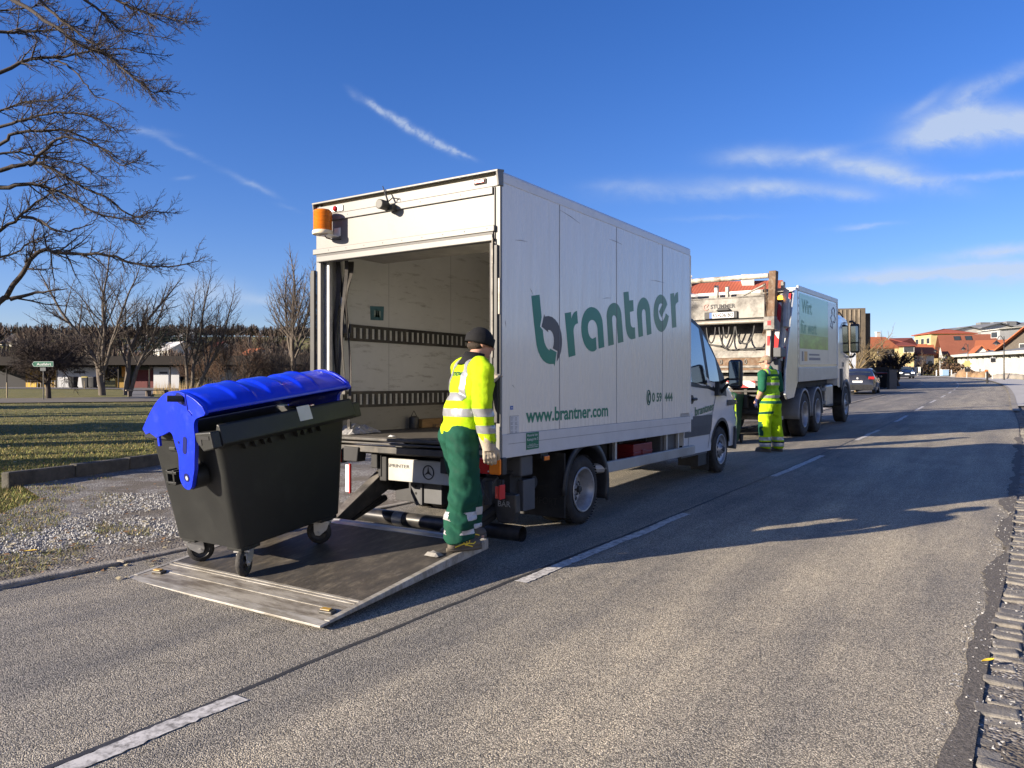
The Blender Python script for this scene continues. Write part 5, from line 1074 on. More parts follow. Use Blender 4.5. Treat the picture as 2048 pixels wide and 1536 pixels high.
# castors
def caster(x, y, ang, rad=.10):
    a = R(ang); f = Vector((math.cos(a), math.sin(a), 0)); ax = Vector((-f.y, f.x, 0)); c = Vector((x, y, rad)) - f * .045; M_ = Matrix((f, ax, Vector((0, 0, 1)))).transposed()
    mb = MB(); mb.box((x, y, .188), (.13, .12, .012), M_); mb.lathe([(.04, 0), (.04, -.02), (.03, -.03)], (x, y, .182), 'Z', 16); ct = bob('caster', mb, ZINC)
    mb = MB()
    for s in (1, -1): mb.prism([Vector((x, y, 0)) + f * u + ax * (s * .034) + Vector((0, 0, w)) for u, w in ((-.07, .172), (.055, .172), (.03, .12), (-.03, .075), (-.065, .08), (-.075, .11))], ax * (s * .005))
    mb.prism([Vector((x, y, 0)) + f * u + ax * -.034 + Vector((0, 0, w)) for u, w in ((-.07, .172), (.055, .172), (.05, .16), (-.07, .16))], ax * .068); mb.tube([c - ax * .05, c + ax * .05], .012, 8); bob('fork', mb, ZINC, parent=ct)
    mb = MB(); prof = [(.066, -.024), (.09, -.022), (.098, -.012), (rad, 0), (.098, .012), (.09, .022), (.066, .024)]; n = 32; vs = []
    for r, h in prof:
        for k in range(n): t = 2 * math.pi * k / n; vs.append(c + f * (r * math.cos(t)) + Vector((0, 0, r * math.sin(t))) + ax * h)
    mb.add(vs, [(i * n + k, i * n + (k + 1) % n, (i + 1) * n + (k + 1) % n, (i + 1) * n + k) for i in range(6) for k in range(n)]); bob('wheel_tyre', mb, RUBBER, parent=ct, smooth_deg=50)
    mb = MB(); vs = []
    for r, h in ((0, -.016), (.03, -.018), (.035, -.010), (.060, -.012), (.068, -.022), (.068, .022), (.060, .012), (.035, .010), (.03, .018), (0, .016)):
        for k in range(n): t = 2 * math.pi * k / n; vs.append(c + f * (r * math.cos(t)) + Vector((0, 0, r * math.sin(t))) + ax * h)
    mb.add(vs, [(i * n + k, i * n + (k + 1) % n, (i + 1) * n + (k + 1) % n, (i + 1) * n + k) for i in range(9) for k in range(n)]); bob('wheel_hub', mb, BLACKP, parent=ct, smooth_deg=50)
caster(-.29, -.37, -128); caster(.35, -.37, 118); caster(.35, .38, 30); caster(-.29, .38, 60)
m_ = MB()
for x in (-.225, .335):
    for y in (-.37, .38): m_.b2((x - .085, y - .085, .194), (x + .085, y + .085, .25))
for mm in islands(m_): bob('castor_block', mm, BINBODY, bevel=.01)
# ------------------------------------------------------------------ people
from mathutils.bvhtree import BVHTree
def capsule(mb, a, b, r0, r1, n=14):
    a, b = Vector(a), Vector(b); d = (b - a); l = d.length; d = d.normalized() if l > 1e-6 else Vector((0, 0, 1)); pts, rad = [], []
    for k in range(6): t = math.pi / 2 * (1 - k / 5); pts.append(a - d * r0 * math.sin(t)); rad.append(max(.0005, r0 * math.cos(t)))
    for k in range(6): t = math.pi / 2 * k / 5; pts.append(b + d * r1 * math.sin(t)); rad.append(max(.0005, r1 * math.cos(t)))
    mb.tube(pts, rad, n)
def chain(mb, pts, rad):
    for i in range(len(pts) - 1): capsule(mb, pts[i], pts[i + 1], rad[i], rad[i + 1])
def ell(mb, c, r, rot=(0, 0, 0)):
    k = MB(); k.ball((0, 0, 0), r, 20, 14); m = Euler([R(a) for a in rot]).to_matrix(); mb.add([m @ Vector(v) + Vector(c) for v in k.v], k.f)
def fuse(mb, vox=.012, it=6, fac=.5):
    """melts overlapping shapes into one continuous skin"""
    me = bpy.data.meshes.new('skin'); me.from_pydata(mb.v, [], mb.f); bm = bmesh.new(); bm.from_mesh(me); bmesh.ops.recalc_face_normals(bm, faces=bm.faces); bm.to_mesh(me); bm.free()
    o = bpy.data.objects.new('skin', me); C.objects.link(o); r = o.modifiers.new('r', 'REMESH'); r.mode = 'VOXEL'; r.voxel_size = vox; r.use_smooth_shade = True
    s = o.modifiers.new('s', 'SMOOTH'); s.iterations = it; s.factor = fac
    dg = bpy.context.evaluated_depsgraph_get(); res = bpy.data.meshes.new_from_object(o.evaluated_get(dg)); bpy.data.objects.remove(o); bpy.data.meshes.remove(me); return res
def folds(me, amp, freq=(9, 9, 16), seed=0, mask=None):
    ns = [v.normal.copy() for v in me.vertices]
    for v, n in zip(me.vertices, ns):
        c = v.co; q = Vector((c.x * freq[0] + seed, c.y * freq[1], c.z * freq[2] + c.x * 6)); a = noise.noise(q); b = noise.noise(q * 2.1 + Vector((5, 1, 3)))
        d = (1 - 2 * abs(a)) * .7 + b * .45; v.co += n * (d * amp * (mask(c) if mask else 1))
    me.update()
def cut_band(me, planes, pred, off=.003):
    """the strip of a garment between planes, lifted off it a little"""
    bm = bmesh.new(); bm.from_mesh(me)
    for co, no in planes: bmesh.ops.bisect_plane(bm, geom=bm.verts[:] + bm.edges[:] + bm.faces[:], plane_co=co, plane_no=no)
    dele = [f for f in bm.faces if not pred(f.calc_center_median(), f.normal)]
    bmesh.ops.delete(bm, geom=dele, context='FACES'); bm.normal_update()
    for v in bm.verts: v.co += v.normal * off
    m = bpy.data.meshes.new('band'); bm.to_mesh(m); bm.free()
    for p in m.polygons: p.use_smooth = True
    return m
def chop(me, co, no):
    bm = bmesh.new(); bm.from_mesh(me); g = bmesh.ops.bisect_plane(bm, geom=bm.verts[:] + bm.edges[:] + bm.faces[:], plane_co=co, plane_no=no, clear_outer=True)
    ed = [e for e in g['geom_cut'] if isinstance(e, bmesh.types.BMEdge)]
    try: bmesh.ops.holes_fill(bm, edges=ed)
    except Exception: pass
    bm.to_mesh(me); bm.free(); return me
def wear(name, me, m, parent, S):
    """links a mesh given in the person's own frame"""
    me.name = name; me.materials.clear(); me.materials.append(m); me.transform(S)
    for p in me.polygons: p.use_smooth = True
    return link(name, me, parent)
def mbmesh(mb, smooth_=True):
    me = bpy.data.meshes.new('m'); me.from_pydata(mb.v, [], mb.f); bm = bmesh.new(); bm.from_mesh(me); bmesh.ops.recalc_face_normals(bm, faces=bm.faces); bm.to_mesh(me); bm.free(); return me
def head_shapes(mb, c, yaw, tilt=0, s=1., chin=True):
    """skull, jaw, nose, ears; yaw turns the face"""
    m = Euler((R(tilt), 0, R(yaw))).to_matrix(); c = Vector(c)
    def q(x, y, z): return c + m @ Vector((x, y, z)) * s
    def e(p, r):
        k = MB(); k.ball((0, 0, 0), [a * s for a in r], 20, 14); mb.add([m @ Vector(v) + q(*p) for v in k.v], k.f)
    e((0, -.012, .03), (.077, .098, .092)); e((0, .018, -.03), (.064, .078, .085)); e((0, .052, -.082), (.040, .036, .030))
    capsule(mb, q(0, .088, .02), q(0, .112, -.022), .010 * s, .014 * s, 8); e((0, .103, -.026), (.017, .014, .010)); e((0, .082, .028), (.05, .02, .012)); e((0, .088, -.056), (.026, .012, .008)); e((.036, .066, -.02), (.024, .022, .022)); e((-.036, .066, -.02), (.024, .022, .022))
    for sx in (1, -1): e((sx * .077, -.012, .0), (.011, .022, .034)); e((sx * .084, -.022, .012), (.006, .012, .02))
    return q
def face_details(q, parent, S, s=1.):
    mb = MB()
    for sx in (1, -1): mb.ball(q(sx * .031, .083, .012), .011 * s, 10, 8)
    wear('eye', mbmesh(mb), mat('eye_white', (.7, .68, .64), .3), parent, S)
def hand(mb, wr, kn, palm_n, curl=.6, s=1., thumb_side=1):
    """palm from the wrist towards the knuckles, five separate bent fingers; palm_n points out of the palm"""
    wr, kn = Vector(wr), Vector(kn); d = (kn - wr).normalized(); pn = Vector(palm_n); pn = (pn - d * pn.dot(d)).normalized(); side = d.cross(pn) * thumb_side
    for k in range(4):
        o = side * ((1.5 - k) * .021 * s); capsule(mb, wr + d * .012 + o * .7, kn + o, .016 * s, .0145 * s, 10)
    for k, (l, r) in enumerate(((.072, .0105), (.080, .0108), (.074, .0103), (.060, .0095))):
        p = kn + side * ((1.5 - k) * .0215 * s); dd = d; a = curl * (1 + .12 * k)
        for j, f in enumerate((.42, .33, .25)):
            ang = a * (.55 if j == 0 else 1.0); dd = (dd * math.cos(ang) + pn * math.sin(ang)).normalized() if j == 0 else (dd * math.cos(a * .7) + (pn - dd * pn.dot(dd)).normalized() * math.sin(a * .7)).normalized()
            n_ = p + dd * (l * f * s); capsule(mb, p, n_, r * s * (1 - .08 * j), r * s * (1 - .08 * (j + 1)), 10); p = n_
    b = wr + d * .028 * s + side * .032 * s; t1 = b + (d * .7 + side * .62 + pn * .3).normalized() * .038 * s; t2 = t1 + (d * .9 + side * .1 + pn * .5).normalized() * .032 * s; t3 = t2 + (d * .85 - side * .15 + pn * .5).normalized() * .024 * s
    chain(mb, [b, t1, t2, t3], [.016 * s, .013 * s, .0115 * s, .0095 * s])
def shoe(c, yaw, S, parent, m_upper, m_sole, accents=None, L=.29):
    M_ = Matrix.Translation(Vector(c)) @ Matrix.Rotation(R(yaw), 4, 'Z'); mb = MB()
    chain(mb, [Vector((0, -.055, .055)), Vector((0, .05, .06)), Vector((0, .135, .045))], [.045, .045, .036]); chain(mb, [Vector((0, -.045, .06)), Vector((0, -.03, .12))], [.045, .045]); ell(mb, (0, .06, .04), (.05, .12, .035)); ell(mb, (0, -.06, .035), (.038, .045, .032))
    me = fuse(mb, .008, 4); me = chop(me, Vector((0, 0, .022)), Vector((0, 0, -1))); me.transform(M_); up = wear('shoe', me, m_upper, parent, S)
    mb = MB(); out = []
    for k in range(28):
        t = 2 * math.pi * k / 28; y = math.cos(t) * .148 + .032; w = .043 + .012 * math.sin(max(-1.2, min(1.2, (y - .05) * 10))); out.append(Vector((math.sin(t) * w * (1 if abs(math.cos(t)) < .93 else .9), y, 0)))
    mb.prism(out, (0, 0, .028)); me = mbmesh(mb); me.transform(M_); wear('sole', me, m_sole, up, S)
    if accents:
        me0 = up.data; bvh = BVHTree.FromPolygons([v.co for v in me0.vertices], [tuple(p.vertices) for p in me0.polygons]); Wp = WM[parent.name].inverted() @ S if False else None
        for pts, mm in accents:
            mb = MB(); pl = []
            for (y, z) in pts: pl.append(M_ @ Vector((accent_side * .053, y, z)))
            mb.tube(pl, .005, 6); me = mbmesh(mb); me.transform(S)
            wi = WM[parent.name].inverted(); me.transform(wi)
            for v in me.vertices:
                h = bvh.find_nearest(v.co)
                if h[0] is not None and h[3] < .06: v.co = h[0] + h[1] * .002 + (v.co - h[0]) * .08
            me.transform(WM[parent.name]); me.materials.append(mm); link('shoe_trim', me, up)
    return up
accent_side = 1
def project_text(txt, me, S, origin, ux, uy, nrm, width, m, parent, name, size=None, bold=.02):
    mb = MB(); text_mesh(txt, mb, origin, ux, uy, width=width, size=size, align='CENTER', off=0, bold=bold); bvh = BVHTree.FromPolygons([v.co for v in me.vertices], [tuple(p.vertices) for p in me.polygons]); n = Vector(nrm).normalized(); out = []
    bm = bmesh.new(); vs = [bm.verts.new(v) for v in mb.v]
    for f in mb.f:
        try: bm.faces.new([vs[i] for i in f])
        except ValueError: pass
    bmesh.ops.subdivide_edges(bm, edges=[e for e in bm.edges if e.calc_length() > .02], cuts=2)
    for v in bm.verts:
        h = bvh.ray_cast(v.co + n * .3, -n)
        if h[0] is not None: v.co = h[0] + n * .003
    k = bpy.data.meshes.new('t'); bm.to_mesh(k); bm.free(); wear(name, k, m, parent, S)

# ---- the worker on the lift -------------------------------------------
p1 = Vector((-3.585, 4.70, 0)); p1.z = pz(4.70)
S1 = Matrix.Translation(p1) @ Matrix.Rotation(R(-25), 4, 'Z')
HC = Vector((-.005, .205, 1.565)); NK = Vector((-.0, .145, 1.44))
body = MB(); q1 = head_shapes(body, HC, -6, -8); capsule(body, HC + Vector((0, -.02, -.05)), NK, .055, .06)
ell(body, (0, .095, 1.25), (.165, .095, .19), (-8, 0, 0)); ell(body, (0, .04, .98), (.15, .095, .17)); ell(body, (0, .012, .86), (.15, .10, .09))
SR, ER, WR_ = Vector((.205, .10, 1.365)), Vector((.275, .06, 1.09)), Vector((.255, .12, .83)); SLf, EL, WL = Vector((-.19, .14, 1.365)), Vector((-.235, .29, 1.13)), Vector((-.265, .415, 1.25))
for s_, e_, w_ in ((SR, ER, WR_), (SLf, EL, WL)): chain(body, [s_, e_, w_], [.052, .04, .03])
capsule(body, WR_, WR_ + Vector((0, .01, -.07)), .028, .022); capsule(body, WL, WL + Vector((-.01, .05, .05)), .026, .02); capsule(body, NK, (.16, .10, 1.38), .05, .05); capsule(body, NK, (-.16, .13, 1.38), .05, .05)
for sx, fy in ((1, -.03), (-1, .14)): chain(body, [(sx * .085, .01, .86), (sx * .09, fy * .6 + .04, .47), (sx * .095, fy - .02, .09)], [.085, .055, .04]); capsule(body, (sx * .095, fy - .02, .07), (sx * .095, fy + .12, .04), .035, .028)
me = fuse(body, .0095, 3, .4); me.name = 'person'; me.materials.append(SKIN); me.transform(Matrix.Rotation(R(-25), 4, 'Z'))
for p in me.polygons: p.use_smooth = True
man = bpy.data.objects.new('person', me); C.objects.link(man); man.location = p1; WM[man.name] = Matrix.Translation(p1)
tag(man, 'worker in black beanie, hi-vis yellow jacket and green trousers standing on the lift platform', 'person')
face_details(q1, man, S1)
# beanie
mb = MB(); m_ = Euler((R(-14), 0, R(-6))).to_matrix(); rows = []
for i in range(13):
    t = math.pi / 2 * i / 12; r = math.cos(t); z = math.sin(t); rows.append([HC + m_ @ Vector((.094 * r * math.cos(a), -.012 + .116 * r * math.sin(a), .008 + .118 * z)) for a in [2 * math.pi * k / 28 for k in range(29)]])
low = [[HC + m_ @ Vector((.0945 * math.cos(a) * k_, -.012 + .1165 * math.sin(a) * k_, zz_)) for a in [2 * math.pi * k / 28 for k in range(29)]] for zz_, k_ in ((-.005, .955), (-.012, 1.0), (.004, 1.03), (.05, 1.02), (.058, .97))]
mb.grid(low[:4] + [low[4]] + rows[6:] if False else rows); mb.grid(low); me = mbmesh(mb); folds(me, .0025, (20, 20, 30), 3); wear('beanie', me, BLACKF, man, S1)
mb = MB()
for a in range(150, 391, 12): pass
ell(mb, HC + m_ @ Vector((0, -.032, -.022)), (.074, .076, .042)); wear('hair', mbmesh(mb), HAIR, man, S1)
# jacket
def jacket_shapes(mb, g=1.):
    ell(mb, (0, .095, 1.24), (.20, .125, .20), (-8, 0, 0)); ell(mb, (0, .04, 1.02), (.18, .128, .20)); ell(mb, (0, .015, .90), (.178, .132, .11)); capsule(mb, (.135, .10, 1.36), (-.135, .12, 1.36), .082, .082); capsule(mb, NK + Vector((0, -.015, -.07)), NK + Vector((0, .005, -.01)), .09, .072)
mb = MB(); jacket_shapes(mb); jk = fuse(mb, .011, 5); jk = chop(jk, Vector((0, 0, .862)), Vector((0, .06, -1))); folds(jk, .013, (6, 6, 12), 1.7)
jk = chop(jk, Vector((WR_.x, WR_.y, .815)), Vector((0, 0, -1))) if False else jk
top_ = jk.copy(); jac = wear('jacket', jk, YELLOWHV, man, S1)
sleeves = []
for pts, rad, sd in (([SR + Vector((-.035, .0, .02)), SR + Vector((.02, 0, -.03)), ER + (SR - ER) * .45, ER, ER + (WR_ - ER) * .5, WR_ + Vector((0, 0, .01))], [.074, .084, .076, .072, .068, .06], 3), ([SLf + Vector((.035, 0, .02)), SLf, EL, WL], [.078, .088, .074, .058], 6)):
    mb = MB(); chain(mb, pts, rad); sl = fuse(mb, .010, 4); folds(sl, .012, (8, 8, 11), sd); sleeves.append(sl.copy()); wear('sleeve', sl, YELLOWHV, jac, S1)
def arm_d(c): 
    def seg(a, b): t = max(0, min(1, (c - a).dot(b - a) / (b - a).length_squared)); return (c - a - (b - a) * t).length
    return min(seg(SR + Vector((0, 0, -.10)), ER), seg(ER, WR_))
Zu = Vector((0, 0, 1))
def zband(src, z0, z1, pred, tilt=0): return cut_band(src, [(Vector((0, 0, z0)), Vector((0, tilt, 1))), (Vector((0, 0, z1)), Vector((0, tilt, 1)))], lambda c, n: z0 < c.z + tilt * c.y < z1 and pred(c, n))
for z0, z1, pr in ((1.125, 1.185, lambda c, n: c.x < .13 and arm_d(c) > .085 and c.x > -.2), (1.005, 1.065, lambda c, n: True)): wear('reflective_band', zband(top_, z0, z1, pr), REFL, jac, S1)
for z0, z1 in ((1.01, 1.07), (.885, .945)): wear('reflective_band', zband(sleeves[0], z0, z1, lambda c, n: True), REFL, jac, S1)
for x0, x1 in ((.075, .13), (-.13, -.075)): wear('shoulder_strip', cut_band(top_, [(Vector((x0, 0, 0)), Vector((1, 0, 0))), (Vector((x1, 0, 0)), Vector((1, 0, 0)))], lambda c, n: x0 < c.x < x1 and c.z > 1.17 and (c.z < 1.44)), REFL, jac, S1)
wear('jacket_hem', zband(top_, .855, .895, lambda c, n: arm_d(c) > .10 or c.x < .13, 0), mat('dark_hem', (.02, .022, .022), .8), jac, S1) if False else None
mb = MB(); rows = []
for z, r in ((-.035, .072), (.0, .068), (.032, .071), (.036, .076), (-.01, .084), (-.06, .098)):
    rows.append([NK + Vector((r * math.cos(a), .0 + (r * 1.02) * math.sin(a) + z * .5 - .01, z + .014 - .012 * math.sin(a))) for a in [2 * math.pi * k / 24 for k in range(25)]])
mb.grid(rows); wear('collar', mbmesh(mb), BLACKF, jac, S1)
project_text('brantner', top_, S1, (.005, -.3, 1.315), (1, 0, 0), (0, 0, 1), (0, -1, 0), .22, GREENF, jac, 'back_lettering')
# trousers
mb = MB(); ell(mb, (0, .008, .865), (.168, .125, .11))
for sx, fy in ((1, -.03), (-1, .14)):
    chain(mb, [(sx * .075, .0, .85), (sx * .092, fy * .4 + .02, .64), (sx * .098, fy * .7 + .025, .45), (sx * .10, fy + .0, .28), (sx * .10, fy - .015, .13)], [.120, .112, .104, .104, .107])
tr = fuse(mb, .011, 5); tr = chop(tr, Vector((0, 0, .10)), Vector((0, .25, -1))); folds(tr, .024, (6, 6, 9), 4.2, lambda c: .7 + .5 * smooth(.75, .3, c.z)); trc = tr.copy(); tro = wear('trousers', tr, GREENF, man, S1)
for z0, z1, ph in ((.235, .295, .3), (.130, .165, 1.2)):
    wear('reflective_patch', zband(trc, z0, z1, lambda c, n: math.sin(math.atan2(n.y, n.x) * 3 + ph) > -.1), mat('reflective_checks', (.42, .425, .44), .4, .2, var=.1, vscale=90), tro, S1)
mb = MB()
for pts in ([(.135, -.12, .80), (.175, -.06, .70), (.21, .0, .62)], [(.19, -.05, .55), (.205, .03, .53), (.20, .10, .55)]): mb.tube(pts, .004, 5)
# gloves
mb = MB(); hand(mb, WR_ + Vector((0, .005, -.035)), WR_ + Vector((-.005, .02, -.125)), (-.9, .35, .1), .55, 1.22, 1); gl = fuse(mb, .0055, 2, .4); folds(gl, .0025, (30, 30, 30), 2); g1 = wear('glove', gl, GLOVE, man, S1)
mb = MB(); rows = []
for z, r in ((.03, .056), (.035, .062), (-.0, .058), (-.05, .047), (-.075, .043)): rows.append([WR_ + Vector((r * math.cos(a), (r * 1.1) * math.sin(a) - z * .12, z)) for a in [2 * math.pi * k / 22 for k in range(23)]])
mb.grid(rows); cu = mbmesh(mb); folds(cu, .003, (20, 20, 20), 5); cuc = cu.copy(); cuff = wear('glove_cuff', cu, GLOVE, g1, S1)
project_text('SEAL', cuc, S1, (WR_.x + .2, WR_.y + .02, WR_.z - .02), (0, 1, 0), (0, 0, 1), (1, 0, 0), .06, mat('cuff_print', (.08, .09, .13), .8), g1, 'cuff_print')
mb = MB(); hand(mb, WL + Vector((-.005, .02, .02)), WL + Vector((-.012, .07, .07)), (-.55, .75, -.4), .5, 1.15, 1); gl = fuse(mb, .006, 2, .4); g2 = wear('glove', gl, GLOVE, man, S1)
mb = MB(); a = WL - (WL - EL).normalized() * .05; mb.tube([a, WL, WL + Vector((-.006, .025, .025))], [.052, .05, .04], 16); wear('glove_cuff', mbmesh(mb), GLOVE, g2, S1)
GR1 = mat('shoe_silver', (.5, .5, .5), .4, .3)
acc = [([(-.10, .075), (-.06, .06), (-.02, .062)], GR1), ([(-.02, .10), (.02, .05), (.08, .03)], SHOEY), ([(.03, .095), (.035, .06), (.09, .055), (.11, .07)], SHOEY), ([(-.06, .035), (.0, .055), (.05, .06)], SHOEY), ([(.06, .09), (.055, .065), (.02, .045)], SHOEY)]
def on_deck(x, y):
    w = S1 @ Vector((x, y, 0)); return pz(w.y) - p1.z
for sx, fy, yw in ((.10, -.03, -4), (-.10, .14, 6)):
    shoe((sx, fy, on_deck(sx, fy) + .006), yw, S1, man, SHOE, SOLE, acc if sx > 0 else acc[:2])

# ---- the worker behind the refuse lorry --------------------------------
p2 = G(1541, 903); print('worker 2 at', p2)
H2 = 1.0
S2 = Matrix.Translation(p2) @ Matrix.Rotation(R(70), 4, 'Z') @ Matrix.Scale(1.0, 4)
HC2 = Vector((-.01, .095, 1.665)); NK2 = Vector((0, .04, 1.53))
body = MB(); q2 = head_shapes(body, HC2, 36, -10, 1.05); capsule(body, HC2 + Vector((.005, -.02, -.06)), NK2, .066, .075)
ell(body, (0, .03, 1.30), (.19, .14, .21)); ell(body, (0, .05, 1.05), (.18, .16, .2)); ell(body, (0, .0, .92), (.17, .14, .12)); capsule(body, NK2, (.18, .0, 1.46), .06, .06); capsule(body, NK2, (-.18, .0, 1.46), .06, .06)
L_S, L_E, L_W = Vector((-.225, .02, 1.43)), Vector((-.285, -.02, 1.15)), Vector((-.23, .13, .96)); R_S, R_E, R_W = Vector((.225, .02, 1.43)), Vector((.29, .0, 1.15)), Vector((.24, .16, .97))
for s_, e_, w_ in ((L_S, L_E, L_W), (R_S, R_E, R_W)): chain(body, [s_, e_, e_ + (w_ - e_) * .35, w_], [.06, .05, .05, .034]); capsule(body, w_, w_ + Vector((0, .05, -.05)), .03, .024)
LEGS = ((-.13, .03, 18), (.135, -.06, -8))
for x, fy, yw in LEGS: chain(body, [(x * .7, 0, .92), (x * .9, fy * .5 + .02, .5), (x, fy - .02, .09)], [.09, .06, .042]); capsule(body, (x, fy - .02, .07), (x, fy + .12, .04), .035, .03)
me = fuse(body, .0105, 3, .4); me.name = 'person'; me.materials.append(SKIN); me.transform(Matrix.Rotation(R(70), 4, 'Z'))
for p in me.polygons: p.use_smooth = True
man2 = bpy.data.objects.new('person', me); C.objects.link(man2); man2.location = p2; WM[man2.name] = Matrix.Translation(p2)
tag(man2, 'stout worker in khaki cap, hi-vis vest and yellow trousers standing behind the refuse lorry', 'person'); face_details(q2, man2, S2, 1.05)
# cap with peak, glasses, short hair
mb = MB(); m_ = Euler((R(-6), 0, R(36))).to_matrix(); rows = []
for i in range(11):
    t = math.pi / 2 * i / 10; rows.append([HC2 + m_ @ Vector((.092 * math.cos(t) ** .8 * math.cos(a), -.012 + .112 * math.cos(t) ** .8 * math.sin(a), .035 + .082 * math.sin(t))) for a in [2 * math.pi * k / 26 for k in range(27)]])
mb.grid(rows); capm = wear('cap', mbmesh(mb), CAPF, man2, S2)
mb = MB(); rows = [[HC2 + m_ @ Vector((math.sin(a) * (.082 + .004 * k), .015 + math.cos(a) * (.075 + .028 * k), .040 - .006 * k - .014 * math.sin(a) ** 2)) for a in [R(-75 + 150 * j / 14) for j in range(15)]] for k in range(4)]
mb.grid(rows); o_ = wear('peak', mbmesh(mb), CAPF, capm, S2); o_.modifiers.new('thickness', 'SOLIDIFY').thickness = .004
mb = MB(); ell(mb, HC2 + m_ @ Vector((0, -.03, .015)), (.083, .088, .055)); wear('hair', mbmesh(mb), mat('grey_hair', (.20, .16, .125), .8, bump=.7, bscale=200), man2, S2)
mb = MB()
for sx in (1, -1):
    mb.tube([q2(sx * .086, -.03, .018), q2(sx * .078, .06, .02), q2(sx * .055, .098, .016)], .0028, 5); mb.tube([q2(sx * .031 + .026 * math.cos(t), .104, .010 + .019 * math.sin(t)) for t in [2 * math.pi * k / 14 for k in range(15)]], .0026, 5)
mb.tube([q2(-.008, .11, .012), q2(.008, .11, .012)], .0026, 5); wear('glasses', mbmesh(mb), INK, man2, S2)
mb = MB(); ell(mb, (0, .03, 1.29), (.205, .155, .21)); ell(mb, (0, .045, 1.05), (.20, .185, .2)); ell(mb, (0, .02, .93), (.19, .165, .11)); capsule(mb, (.15, .01, 1.44), (-.15, .01, 1.44), .08, .08); chain(mb, [L_S, L_E + Vector((0, 0, .02))], [.088, .072]); chain(mb, [R_S, R_E + Vector((0, 0, .02))], [.088, .072]); capsule(mb, NK2 + Vector((0, 0, -.06)), NK2, .085, .08)
sw = fuse(mb, .012, 4); sw = chop(sw, Vector((0, 0, .90)), Vector((0, 0, -1))); folds(sw, .007, (8, 8, 13), 8); swt = wear('sweater', sw, SHIRT, man2, S2)
mb = MB(); ell(mb, (0, .03, 1.28), (.218, .17, .215)); ell(mb, (0, .045, 1.06), (.215, .20, .19)); capsule(mb, (.135, .01, 1.45), (-.135, .01, 1.45), .088, .088); vs = fuse(mb, .012, 5); vs = chop(vs, Vector((0, 0, .965)), Vector((0, 0, -1))); vs = chop(vs, Vector((0, 0, 1.535)), Vector((0, 0, 1))); folds(vs, .006, (7, 7, 11), 12); vc = vs.copy(); ves = wear('safety_vest', vs, VESTT, man2, S2)
for z0, z1 in ((1.235, 1.285), (1.00, 1.05)): wear('reflective_band', zband(vc, z0, z1, lambda c, n: True), REFL, ves, S2)
wear('yoke_band', zband(vc, 1.40, 1.44, lambda c, n: c.y < .06), SHIRT, ves, S2)
for x0, x1 in ((-.165, -.115), (.115, .165)): wear('shoulder_strip', cut_band(vc, [(Vector((x0, 0, 0)), Vector((1, 0, 0))), (Vector((x1, 0, 0)), Vector((1, 0, 0)))], lambda c, n: x0 < c.x < x1 and c.z > 1.44), REFL, ves, S2)
project_text('brantner', vc, S2, (.0, -.4, 1.335), (1, 0, 0), (0, 0, 1), (0, -1, 0), .25, GREENF, ves, 'back_lettering')
mb = MB(); ell(mb, (0, .0, .915), (.195, .165, .10))
for x, fy, yw in LEGS: chain(mb, [(x * .62, .0, .88), (x * .85, fy * .4 + .02, .66), (x * .95, fy * .7 + .02, .47), (x, fy, .28), (x, fy - .01, .12)], [.145, .122, .108, .102, .104])
tr = fuse(mb, .012, 5); tr = chop(tr, Vector((0, 0, .075)), Vector((0, .2, -1))); folds(tr, .011, (6, 6, 10), 21); trc = tr.copy(); tro = wear('trousers', tr, YELLOWHV, man2, S2)
for z0, z1, mm in ((.215, .275, REFL), (.10, .165, REFL), (.165, .19, BLACKF), (.895, .945, SHIRT)): wear('trouser_band', zband(trc, z0, z1, lambda c, n: True), mm, tro, S2)
wear('knee_patch', zband(trc, .30, .56, lambda c, n: c.x < 0 and n.x < -.55 and n.y > -.3), GREENF, tro, S2); wear('pocket_flap', zband(trc, .70, .745, lambda c, n: c.x < -.05 and n.x < .1, .1), GREENF, tro, S2)
for w_, e_, sd in ((L_W, L_E, 1), (R_W, R_E, -1)):
    d_ = (w_ - e_).normalized(); mb = MB(); hand(mb, w_ + d_ * .01, w_ + d_ * .095, (-.8 * -sd, -.2, -.3), .6, 1.12, sd); capsule(mb, w_ - d_ * .03, w_ + d_ * .02, .042, .036); g_ = fuse(mb, .0065, 2, .4); wear('glove', g_, GLOVEB, man2, S2)
for x, fy, yw in LEGS: shoe((x, fy, .0), yw, S2, man2, SHOE, SOLE)
# ------------------------------------------------------------------ refuse lorry
TO = Vector((-5.27, 18.0, gz(-4.2, 18.0))); TM = Matrix.Translation(TO) @ Matrix.Rotation(math.atan(.024), 4, 'X')
lorry = thing('refuse_lorry', 'white refuse collection lorry with raised bin lift and faded green poster on its side', 'lorry', TO)
lorry.location, lorry.rotation_euler = TM.to_translation(), TM.to_euler(); WM[lorry.name] = TM.copy()
def tob(name, mb, m, parent=None, **k):
    mb.v = [tuple(TM @ Vector(v)) for v in mb.v]; return obj(name, mb, m, parent=parent or lorry, **k)
LW = mat('lorry_white_dirty', (.30, .285, .25), .45, var=.08, vscale=2, dirt=(.06, .05, .04), dscale=2.6, damt=.85, dthr=.49, rvar=.1)
LWC = mat('lorry_white', (.66, .655, .63), .35, var=.06, vscale=3, dirt=(.33, .30, .26), dscale=3, damt=.5, dthr=.6); RUST = mat('rusty_steel', (.14, .085, .05), .8, .1, var=.45, vscale=5, dirt=(.30, .25, .19), dscale=9, damt=.6, dthr=.56)
LALU = mat('polished_panel', (.58, .60, .60), .24, .55, var=.08, vscale=2, bump=.08, bscale=1.6)
TX = 1.26
